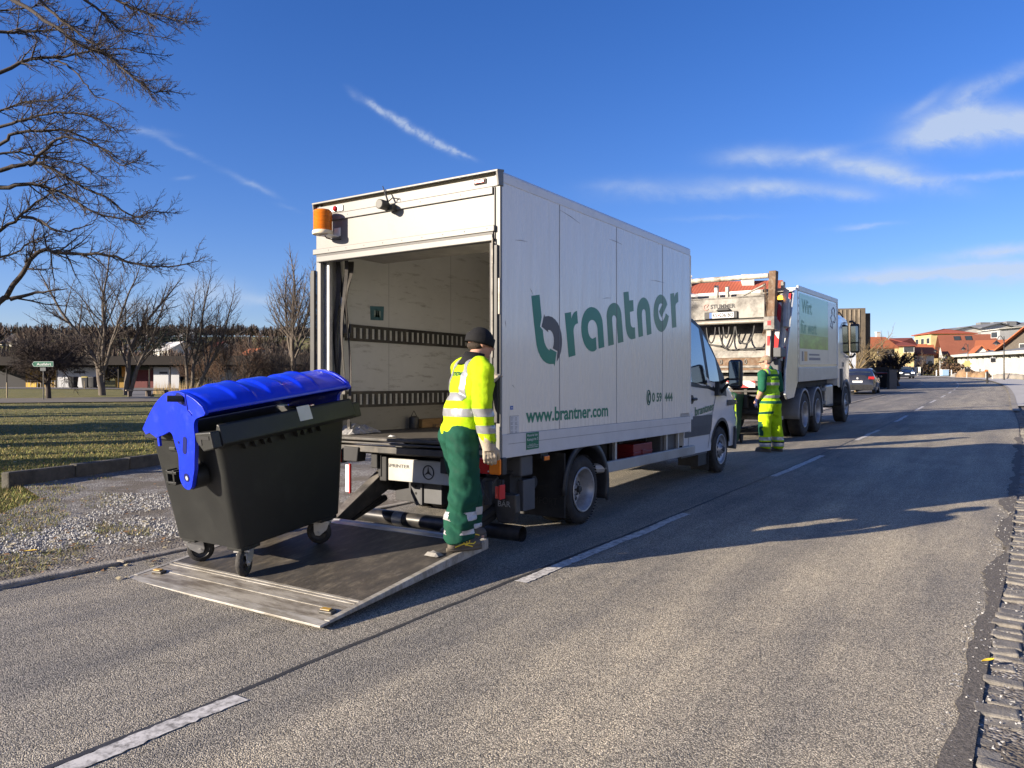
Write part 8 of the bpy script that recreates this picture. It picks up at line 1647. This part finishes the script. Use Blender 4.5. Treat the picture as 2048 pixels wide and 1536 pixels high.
for px, py, h, lb in ((14, 795, .95, 'pale wooden stake near the edge of the lawn'), (91.5, 790, .95, 'pale wooden stake beside the green sign post'), (169, 778, .8, 'pale wooden stake in front of the forked tree')):
    c = G(px, py); mb = MB(); mb.tube([c - Vector((0, 0, .1)), c + Vector((0, 0, h))], .04, 6); solo('stake', mb, mat('stake_wood', (.36, .29, .19), .85), lb, 'stake', group='wooden stakes on the lawn')
c = G(87, 799); t = thing('direction_sign', 'green arrow-shaped sign reading Ausfahrt on a thin post', 'sign', c); d_ = (c.x * -ST + c.y * CT); sc_ = d_ / F; h = (799 - 727) * sc_; u_, n_ = Vector((CT, ST, 0)), Vector((ST, -CT, 0))
mb = MB(); mb.tube([c - Vector((0, 0, .1)), c + Vector((0, 0, h + .1))], .035, 8); obj('post', mb, STEELD, t)
top = c + Vector((0, 0, h - .02)) + n_ * .05; mb = MB(); w0, w1, hh = -22 * sc_, 21 * sc_, 5.2 * sc_; mb.prism([top + u_ * a + Vector((0, 0, b)) for a, b in ((w0, 0), (w0 + 4 * sc_, -hh), (w1, -hh), (w1, hh), (w0 + 4 * sc_, hh))], n_ * .02); pn = obj('panel', mb, mat('sign_pale', (.25, .33, .30), .5), t)
mb = MB(); e = 1.1 * sc_; mb.prism([top + n_ * .021 + u_ * a + Vector((0, 0, b)) for a, b in ((w0 + 1.6 * e, 0), (w0 + 4 * sc_ + e * .3, -hh + e), (w1 - e, -hh + e), (w1 - e, hh - e), (w0 + 4 * sc_ + e * .3, hh - e))], n_ * .004); obj('sign_face', mb, mat('sign_green', (.008, .12, .07), .5), t)
mb = MB(); text_mesh('Ausfahrt', mb, top + n_ * .026 + u_ * (-12 * sc_) + Vector((0, 0, -2.6 * sc_)), u_, Vector((0, 0, 1)), size=5.2 * sc_, width=29 * sc_, off=.002, bold=.012); obj('sign_lettering', mb, STICKW, t, fix=False)
mb = MB(); b_ = c + Vector((0, 0, h - 11 * sc_)) + n_ * .04; mb.prism([b_ + u_ * (x * 5.5 * sc_) + Vector((0, 0, y * 3.4 * sc_)) for x, y in ((-1, -1), (1, -1), (1, 1), (-1, 1))], n_ * .02); obj('lower_panel', mb, mat('sign_back_grey', (.10, .11, .115), .6), t)
# hillside houses, conifers, wood
HILLH = ((10, 676, 250, 30, 'white house low on the wooded hillside at the edge of the view', TDARK), (22, 668, 300, 22, 'small white house above the first one on the hillside', TDARK), (318, 690, 230, 38, 'wide white house with pale roof in front of the conifers', mat('roof_pale', (.45, .45, .45), .8)), (268, 676, 270, 30, 'white house between the forked trees on the hillside', TDARK), (350, 672, 290, 26, 'pale house under the conifer grove', TGREY), (478, 703, 210, 22, 'house with orange roof behind the brown thicket', TORA), (410, 690, 240, 20, 'white house glimpsed between bare branches', TDRED), (600, 742, 150, 40, 'pale house behind the dark shrubs by the van', TDRED), (240, 690, 240, 18, 'white house low among the bare trees', TDARK))
for px, y, d, w, lb, rf in HILLH:
    A_, B_ = gp(px - w / 2, d), gp(px + w / 2, d * .97); zt = P(px, y - 5, d).z; house(lb, A_, B_, 9, 5.0, 7.5, PW, rf, base=zt - 7.5, wins=((.25, 2.6, 1.3, 1.3), (.6, 2.6, 1.3, 1.3), (.82, 2.6, 1.1, 1.3)), group='houses on the wooded hillside')
# ------------------------------------------------------------------ trees
BARK = m_bark('bark_grey', (.06, .048, .038), (.15, .125, .10)); BARKD = m_bark('bark_dark', (.028, .022, .019), (.065, .05, .042)); BARKY = m_bark('bark_ochre', (.12, .085, .04), (.22, .165, .085)); TWIG = mat('twig', (.055, .042, .034), .9); TWIGB = mat('twig_brown', (.105, .062, .038), .9); TWIGY = mat('twig_ochre', (.17, .125, .065), .9)
def limb(mb, pts, r0, r1, n): mb.tube(pts, [r0 + (r1 - r0) * i / (len(pts) - 1) for i in range(len(pts))], n, cap=False)
def grow(mT, mC, p, d, ln, r, lev, s, K):
    """one branch and its side branches; K: levels, angles, ratio, upturn, wiggle, density"""
    n = max(3, int(ln / K['seg'])) if lev < K['lev'] else 3; pts = [p]; dd = d.normalized(); st = ln / n
    for i in range(n):
        dd = (dd + Vector((s.gauss(0, 1), s.gauss(0, 1), s.gauss(0, 1))) * K['wig'] + Vector((0, 0, K['up'] * (1 if lev > 0 else .3)))).normalized(); pts.append(pts[-1] + dd * st)
    r1 = r * (.55 if lev < K['lev'] else .45); limb(mT if lev <= K['tl'] else mC, pts, r, r1, 8 if lev == 0 else 5 if lev <= 1 else 3)
    if lev >= K['lev']: return
    kids = K['kids'][lev]; az = s.uniform(0, 6.28)
    for k in range(kids):
        t = K['from'][lev] + (1 - K['from'][lev]) * (k + s.random() * .8) / kids; t = min(.99, t); i = min(n - 1, int(t * n)); q = pts[i] + (pts[i + 1] - pts[i]) * (t * n - i); base = (pts[i + 1] - pts[i]).normalized(); az += 2.4 + s.uniform(-.5, .5); o = base.orthogonal().normalized(); o = Matrix.Rotation(az, 3, base) @ o; a = R(K['ang'][lev] * s.uniform(.7, 1.25)); nd = base * math.cos(a) + o * math.sin(a)
        l2 = ln * K['ratio'][lev] * s.uniform(.7, 1.15) * (1.15 - .5 * t); grow(mT, mC, q, nd, l2, max(K['rmin'], (r + (r1 - r) * t) * K['rr']), lev + 1, s, K)
    grow(mT, mC, pts[-1], dd, ln * K['ratio'][lev] * .9, max(K['rmin'], r1), lev + 1, s, K)
def tree(name, label, c, trunks, K, seed, tw=TWIG, bk=BARK, group=None, cat='tree'):
    s = random.Random(seed); t = thing(name, label, cat, c, (0, 0, 0), group); mT, mC = MB(), MB(); mT.s = mC.s = True
    for off, d, ln, r in trunks: grow(mT, mC, Vector(c) + Vector(off) - Vector((0, 0, .15)), Vector(d), ln, r, 0, s, K)
    obj('trunk', mT, bk, t, fix=False); obj('crown', mC, tw, t, fix=False); return t
KP = dict(lev=4, seg=.55, wig=.07, up=.06, tl=1, kids=(7, 6, 5, 4), ang=(38, 40, 42, 45), ratio=(.55, .55, .55, .55), rr=.55, rmin=.009, **{'from': (.35, .25, .2, .2)})
def KK(**k): d = dict(KP); d.update(k); return d
U = Vector((CT, ST, 0))                                 # picture-parallel direction on the ground
c = gp(205, 56); tree('park_tree', 'bare forked park tree with pale bark and four steep stems, beside the black bins', c, [((0, 0, 0), U * -.08 + Vector((0, 0, 1)), 4.2, .26), (U * -.05 + Vector((0, 0, 1.6)), U * -.48 + Vector((0, 0, 1)), 5.6, .17), (U * .05 + Vector((0, 0, 1.8)), U * .30 + Vector((0, 0, 1)), 5.2, .13), (Vector((0, 0, 1.9)), Vector((.1, .1, 1)), 6.0, .15)], KK(kids=(6, 6, 5, 3), up=.05), 11)
c = gp(253, 57); tree('park_tree', 'bare park tree with a twin trunk next to the park path', c, [((0, 0, 0), U * .04 + Vector((0, 0, 1)), 5.8, .21), (U * .25 + Vector((0, 0, .2)), U * .30 + Vector((0, 0, 1)), 4.8, .15)], KK(kids=(7, 6, 5, 3)), 12)
c = gp(385, 60); tree('park_tree', 'bare park tree with four slender stems rising behind the blue lid', c, [(U * -.35, U * -.12 + Vector((0, 0, 1)), 5.4, .14), (U * -.05, U * .03 + Vector((0, 0, 1)), 5.8, .14), (U * .2, U * .16 + Vector((0, 0, 1)), 5.2, .13), (U * .4, U * .34 + Vector((0, 0, 1)), 4.4, .11)], KK(kids=(6, 5, 5, 3)), 13)
c = gp(588, 68); tree('park_tree', 'tall bare tree with a broad fan of fine branches right beside the van', c, [((0, 0, 0), U * -.02 + Vector((0, 0, 1)), 7.0, .26), (Vector((0, 0, 2.6)), U * -.40 + Vector((0, 0, 1)), 5.0, .14), (Vector((0, 0, 2.9)), U * .42 + Vector((0, 0, 1)), 5.0, .14)], KK(kids=(8, 6, 5, 3), up=.09), 14, tw=mat('twig_grey', (.11, .09, .075), .9))
c = gp(97, 47); tree('umbrella_tree', 'dense dark umbrella-shaped bare tree beside the green sign', c, [((0, 0, 0), (0, 0, 1), 1.9, .17)] + [((0, 0, 1.7), (math.cos(a) * 1.25, math.sin(a) * 1.25, 1.0), 1.75, .09) for a in [k * .785 for k in range(8)]], KK(lev=4, kids=(6, 6, 6, 4), ang=(50, 45, 45, 48), ratio=(.62, .6, .58, .55), up=-.01, wig=.14, rmin=.011, seg=.3, **{'from': (.35, .2, .15, .2)}), 15, tw=mat('twig_black', (.04, .029, .025), .9), bk=BARKD)
KS = KK(lev=3, kids=(6, 5, 4), ang=(30, 35, 40), ratio=(.6, .6, .55), up=.04, rmin=.012)
def shrub(label, px, d, w, h, n, seed, tw=TWIGB, bk=BARKD, K=KS, name='shrub', group='bare shrubs along the park edge'):
    s = random.Random(seed); c = gp(px, d); tr = []
    for k in range(n): a = s.uniform(0, 6.28); q = s.random() ** .5; tr.append(((math.cos(a) * q * w * .3, math.sin(a) * q * w * .3, 0), (math.cos(a) * q * w / h * .7, math.sin(a) * q * w / h * .7, 1), h * s.uniform(.38, .55), .035))
    return tree(name, label, c, tr, K, seed, tw, bk, group, 'shrub')
for i, (px, d, w, h, n, tw, lb) in enumerate(((457, 62, 4.5, 5.6, 9, TWIGB, 'tall brown bushy shrub between the slender stems and the van'), (425, 74, 5, 5.0, 9, TWIGB, 'brown shrub behind the four slender stems'), (520, 72, 5, 5.2, 11, TWIG, 'dense dark shrub nearest to the tall fan-shaped tree'), (560, 64, 4.5, 4.8, 11, TWIG, 'dense dark shrub standing close to the van, behind the bin'), (612, 66, 4, 4.6, 9, TWIG, 'dense dark shrub half hidden by the rear post of the van'), (495, 80, 4, 3.6, 8, TWIGB, 'low brown thicket in front of the grey pavilion wall'), (335, 92, 5, 4.4, 8, TWIGB, 'brown bare bush rising behind the white pavilion wall'), (150, 94, 6, 4.6, 8, TWIGB, 'brown bare bush rising behind the pavilion near the sign'), (30, 92, 6, 5.0, 8, TWIG, 'dark bare bush behind the yellow pavilion wall'), (285, 96, 6, 5.4, 8, TWIGB, 'tall bare bush behind the red gate'), (455, 96, 7, 7.4, 9, TWIGB, 'tall brown bare thicket behind the shrubs'), (545, 98, 7, 6.4, 9, TWIG, 'tall dark bare thicket near the van'))): shrub(lb, px, d, w, h, n, 40 + i, tw)
# reeds
mb = MB(); s = random.Random(2)
for px0, d0, w0, n0 in ((362, 60, 2.0, 260), (450, 66, 3.0, 160)):
    for i in range(n0):
        c = gp(px0, d0) + U * s.uniform(-w0, w0) + Vector((s.uniform(-.4, .4), s.uniform(-.4, .4), 0)); h = s.uniform(.5, 1.1); l = Vector((s.uniform(-.15, .15), s.uniform(-.15, .15), 0)); w = U * .02; mb.add([c - w, c + w, c + l + Vector((0, 0, h))], [(0, 1, 2)])
tag(obj('reeds', mb, mat('reed_straw', (.36, .26, .13), .9, var=.3), fix=False), 'pale dry reeds and grasses behind the blue lid', 'reeds', kind='stuff')
# the big tree whose boughs hang into the picture from the side
s = random.Random(21); D0 = 13.5; base = gp(-300, 15); t = thing('lime_tree', 'big bare tree whose dark boughs hang in from the side of the view', 'tree', base); mT, mC = MB(), MB(); mT.s = mC.s = True
tk = [Vector((base.x, base.y, base.z - .2)), base + Vector((.05, .05, 2.5)), base + Vector((.0, .2, 5)), base + Vector((.3, .1, 8)), base + Vector((.2, .3, 11)), base + Vector((.4, .2, 13.5))]; mT.tube(tk, [.34, .28, .24, .17, .10, .04], 12)
def twigs(pts, r0, r1, seed, dens=1., d_=D0, root=None):
    s = random.Random(seed); w = []; dd = d_
    for i, (px, py) in enumerate(pts): dd += s.uniform(-.16, .16); w.append(P(px, py, dd))
    if root is not None: e_ = w[0] - w[1]; w = [root, w[0] + e_.normalized() * (1.6 if pts[0][1] > 5 else 2.4)] + w
    fine = []                                            # smooth the traced line
    for i in range(len(w) - 1):
        a, b, c_, e = w[max(0, i - 1)], w[i], w[i + 1], w[min(len(w) - 1, i + 2)]
        for k in range(4): fine.append(Vector([cr(a[j], b[j], c_[j], e[j], k / 4) for j in range(3)]) + Vector((s.gauss(0, .012), s.gauss(0, .012), s.gauss(0, .012))))
    fine.append(w[-1]); N_ = len(fine); limb(mT, fine, r0, r1, 7); K = KK(lev=3, seg=.18, wig=.13, up=.028, tl=-1, kids=(0, 5, 4, 3), ang=(40, 40, 42, 45), ratio=(.5, .5, .5, .5), rr=.62, rmin=.0034, **{'from': (.2, .12, .15, .2)})
    az = 0; tot = sum((fine[i + 1] - fine[i]).length for i in range(N_ - 1)); n_t = int(tot * 4.8 * dens)
    for k in range(n_t):
        f = (.04 if root is None else .40); t_ = f + (1 - f) * (k + s.random()) / n_t; i = min(N_ - 2, int(t_ * (N_ - 1))); p = fine[i] + (fine[i + 1] - fine[i]) * s.random(); b_ = (fine[i + 1] - fine[i]).normalized(); az += 2.4 + s.uniform(-.6, .6); o = Matrix.Rotation(az, 3, b_) @ b_.orthogonal().normalized(); a = R(s.uniform(28, 58)); nd = b_ * math.cos(a) + o * math.sin(a); ln = s.uniform(.22, .66) * (1.1 - .62 * t_); grow(mC, mC, p, nd, ln, max(.006, (r0 + (r1 - r0) * t_) * .45), 1, s, K)
LIMBS = [([(0, 605), (15, 590), (45, 545), (85, 500), (130, 507), (215, 510), (280, 530), (335, 533), (400, 522)], .058, .008, 1.0), ([(20, 598), (70, 585), (135, 577)], .04, .006, .7), ([(0, 462), (45, 428), (100, 385), (140, 365)], .045, .01, .8), ([(40, 430), (75, 440), (110, 460), (150, 458), (190, 440)], .03, .006, .9), ([(0, 375), (40, 370), (85, 372), (130, 390), (190, 425), (250, 440), (288, 448)], .05, .006, 1.1), ([(0, 340), (30, 332), (70, 325), (110, 340), (150, 365), (210, 395), (270, 435), (300, 425), (335, 422)], .05, .006, 1.2),
    ([(60, 330), (85, 305), (130, 275), (200, 295), (265, 335)], .035, .006, 1.2), ([(0, 290), (40, 265), (120, 262), (190, 285), (240, 330), (278, 320)], .04, .006, 1.2), ([(0, 145), (60, 120), (150, 110), (220, 98), (330, 112)], .05, .006, 1.1), ([(30, 0), (90, 40), (160, 90), (210, 110), (260, 150), (300, 180), (336, 184)], .045, .006, 1.1), ([(80, 0), (130, 45), (190, 90), (240, 130), (282, 165)], .04, .006, 1.0), ([(170, 0), (215, 35), (245, 60), (330, 75)], .04, .006, 1.0), ([(240, 0), (280, 20), (330, 35), (380, 42)], .035, .006, 1.0), ([(0, 65), (60, 62), (120, 60), (175, 45)], .045, .006, 1.0), ([(110, 120), (140, 135), (170, 165), (190, 190), (238, 208)], .02, .005, .9), ([(0, 255), (60, 235), (130, 225), (200, 240), (235, 262)], .035, .006, 1.2), ([(-10, 225), (50, 205), (110, 200), (150, 190)], .03, .006, 1.1), ([(0, 20), (60, 15), (110, -5)], .03, .006, .9), ([(-20, 520), (30, 505), (70, 480), (105, 470)], .03, .006, .8), ([(-20, 310), (40, 305), (100, 315), (160, 330), (215, 360)], .03, .006, 1.1)]
for i, (pts, r0, r1, dn) in enumerate(LIMBS):
    z = P(pts[0][0], pts[0][1], D0).z; rt = Vector((base.x + .1, base.y + .15, max(2.2, z - 2.2))) if pts[0][1] > 5 else Vector((base.x + .3, base.y + .2, 12.0))
    if pts[0][0] > 0 and pts[0][1] > 5: rt = None
    twigs(pts, r0, r1, 300 + i, dn, D0 + (i % 3 - 1) * .7, rt)
obj('trunk', mT, BARKD, t, fix=False); obj('crown', mC, TWIG, t, fix=False)
# trees and shrubs by the road on the right
c = gp(1797, 60); tree('pollard_tree', 'dark pollarded street tree with a dense round head beside the oncoming car', c, [((0, 0, 0), U * -.05 + Vector((0, 0, 1)), 1.7, .16)] + [((0, 0, 1.5), (math.cos(a) * .9, math.sin(a) * .9, 1.0), 1.1, .09) for a in [k * .9 for k in range(7)]], KK(lev=4, kids=(5, 6, 5, 3), ang=(45, 48, 50, 50), ratio=(.55, .55, .55, .5), wig=.16, up=.03, rmin=.012, seg=.25), 61, tw=MATS['twig_black'], bk=BARKD)
c = gp(1712, 47); tree('street_tree', 'ochre-barked bare tree with long thin shoots in front of the timber building', c, [((0, 0, 0), U * -.1 + Vector((0, 0, 1)), 1.5, .10)] + [((0, 0, 1.3), U * a + Vector((.1 * b, .3 * b, 1.0)), ln, .055) for a, b, ln in ((-.7, 1, 1.2), (-.3, -1, 1.5), (.25, 1, 1.5), (.8, -.5, 1.9), (1.0, .5, 1.4), (.1, 0, 1.7))], KK(lev=3, kids=(4, 5, 3), ang=(42, 45, 45), ratio=(.62, .6, .55), wig=.12, up=.02, rmin=.008, seg=.25), 62, tw=TWIGY, bk=BARKY)
c = gp(1846, 120); tree('street_tree', 'slim bare young tree before the low white house', c, [((0, 0, 0), (0, 0, 1), 2.6, .09)], KK(lev=3, kids=(7, 5, 4), ratio=(.5, .55, .5), rmin=.014), 63, tw=TWIGB); c = gp(1768, 78); tree('street_tree', 'thin dark bare tree behind the kerbside bins', c, [((0, 0, 0), (0, 0, 1), 3.0, .09)], KK(lev=3, kids=(7, 5, 4), ratio=(.55, .55, .5), rmin=.014), 64); c = gp(1836, 126); tree('street_tree', 'reddish bare young tree at the fence pillars', c, [((0, 0, 0), (0, 0, 1), 2.2, .07)], KK(lev=3, kids=(6, 5, 4), rmin=.014), 66, tw=mat('twig_red', (.16, .05, .04), .9))
# trees beyond the frame on the sunny side: their shadows lie across the lawn and the road
off = tree('park_tree', 'bare park tree standing behind the photographer on the lawn', (-21, -9, gz(-21, -9)), [((0, 0, 0), (0, 0, 1), 6.0, .20)], KK(lev=3, kids=(6, 5, 4), rmin=.012), 71)
for x, y, rz, lb in ((-25, -4, 1.2, 'bare park tree further out on the sunny side of the lawn'), (-32, -2, 2.4, 'bare park tree outermost on the sunny side of the lawn'), (-36, 6, .4, 'bare park tree at the far edge of the sunny lawn')):
    o = copy_tree(off); o.location = (x, y, gz(x, y)); o.rotation_euler = (0, 0, rz); o['label'] = lb
for px, d, k_, lb in ((-470, 9.6, .55, 'young bare tree beyond the frame by the gravel apron'), (-450, 12.6, .8, 'bare tree beyond the frame at the lawn kerb'), (-490, 15.5, .9, 'bare tree beyond the frame, second from the lawn kerb'), (-540, 18.5, 1.25, 'thick bare tree beyond the frame in the middle of the lawn'), (-560, 21.5, .9, 'bare tree beyond the frame behind the thick one'), (-600, 26, 1.0, 'bare tree beyond the frame near the footpath'), (-640, 31, 1.1, 'bare tree beyond the frame across the footpath')):
    o = copy_tree(off); c = gp(px, d); o.location = c; o.rotation_euler = (0, 0, px); o['label'] = lb; o.scale = (k_, k_, max(.8, k_))
for x, y, rz, lb in ((-14.5, 26, 1.9, 'bare street tree behind the refuse lorry'), (-13, 36, 2.7, 'bare street tree between the lorry and the timber building'), (-17, 41, .5, 'bare street tree in the garden beyond the lorry')):
    o = copy_tree(off); o.location = (x, y, gz(x, y)); o.rotation_euler = (0, 0, rz); o['label'] = lb; o.scale = (.8, .8, .72)
# conifers and the far wood
def conifer(c, h, r, s, n=90):
    mb = MB()
    for k in range(n):
        t = s.random(); z = h * (.08 + .92 * t); q = r * (1 - t) ** .8 * s.uniform(.6, 1.1); a = s.uniform(0, 6.28); p = Vector((math.cos(a) * q * .5, math.sin(a) * q * .5, z)); e = Vector((math.cos(a) * q, math.sin(a) * q, z - .12 * q)); w = Vector((-math.sin(a), math.cos(a), 0)) * (.25 * q + .15); mb.add([p + Vector((0, 0, .25 * q)), p + (e - p) * .6 + w, e, p + (e - p) * .6 - w], [(0, 1, 2), (0, 2, 3)])
    return mb
CON = mat('conifer_green', (.013, .024, .012), .9, var=.5, vscale=.4); s = random.Random(31); protos = []
for i in range(26):
    px = s.uniform(282, 408); d = s.uniform(225, 262); c = gp(px, d); top = 640 + abs(px - 335) * .22 + s.uniform(0, 18); h = max(5, P(px, top, d).z - c.z)
    if i < 3:
        t = thing('conifer', 'dark conifer in the grove on top of the wooded hill', 'conifer', c, (0, 0, 0), 'conifers in the grove on the hill'); mb = conifer(c, 10, 3.0, s); mb.v = [tuple(Vector(v) + c) for v in mb.v]; obj('crown', mb, CON, t, fix=False); mb = MB(); mb.tube([c - Vector((0, 0, 1)), c + Vector((0, 0, 9))], [.25, .05], 6); obj('trunk', mb, BARKD, t); protos.append(t)
        t.scale = (h / 10, h / 10, h / 10)
    else: o = copy_tree(protos[i % 3]); o.location = c; o.rotation_euler = (0, 0, s.uniform(0, 6)); o.scale = (h / 10 * s.uniform(.8, 1.4),) * 2 + (h / 10,)
for px, d, h, r, lb in ((-520, 11.4, 5.0, .55, 'slim dark evergreen beyond the frame at the lawn kerb'), (-560, 14, 6, .75, 'slim dark evergreen beyond the frame, next along the lawn'), (-650, 18, 11, 3.2, 'broad dark spruce beyond the frame on the sunny lawn'), (-640, 24, 7, 1.1, 'dark evergreen beyond the frame behind the broad spruce'), (-700, 30, 10, 2.6, 'broad dark spruce beyond the frame near the footpath')):  # unseen evergreens, added to throw broad shade bands over the lawn
    c = gp(px, d); t = thing('conifer', lb, 'conifer', c); m_ = conifer(c, h, r, s, 420); m_.v = [tuple(Vector(v) + c) for v in m_.v]; obj('crown', m_, CON, t, fix=False); m_ = MB(); m_.tube([c - Vector((0, 0, .2)), c + Vector((0, 0, h * .9))], [.16, .03], 6); obj('trunk', m_, BARKD, t)
mb = MB(); s = random.Random(33); cnt = 0
while cnt < 1900:
    px = s.uniform(-80, 700); d = s.uniform(105, 420) if px < 800 else s.uniform(190, 420); c = gp(px, d)
    if noise.noise(Vector((c.x * .018, c.y * .018, 4))) < -.08 and px < 800: continue
    if any(abs(px - q[0]) < q[3] * .75 and q[2] - 75 < d < q[2] for q in HILLH): continue
    h = s.uniform(3, 6.5) * (1 if px < 800 else .45); r = h * .55; mb.cur = s.choice((0, 0, 1, 2)); cnt += 1
    for k in range(34):
        a = s.uniform(0, 6.28); t = s.random(); q = r * math.sin(math.pi * (.18 + .8 * t)) * s.uniform(.4, 1.1); p = c + Vector((0, 0, h * (.15 + .2 * t))); e = c + Vector((math.cos(a) * q, math.sin(a) * q, h * (.3 + .7 * t))); w = Vector((-math.sin(a), math.cos(a), .3)) * (.02 + .0007 * d); mb.add([p - w * .5, p + w * .5, e + w * .5, e - w * .5], [(0, 1, 2, 3)])
tag(obj('woodland', mb, [mat('wood_brown', (.085, .06, .045), .95, var=.3, vscale=.1), mat('wood_grey', (.075, .065, .06), .95, var=.3, vscale=.1), mat('wood_dark', (.04, .034, .026), .95)], fix=False), 'far bare winter woodland covering the hillside', 'woodland', kind='stuff')
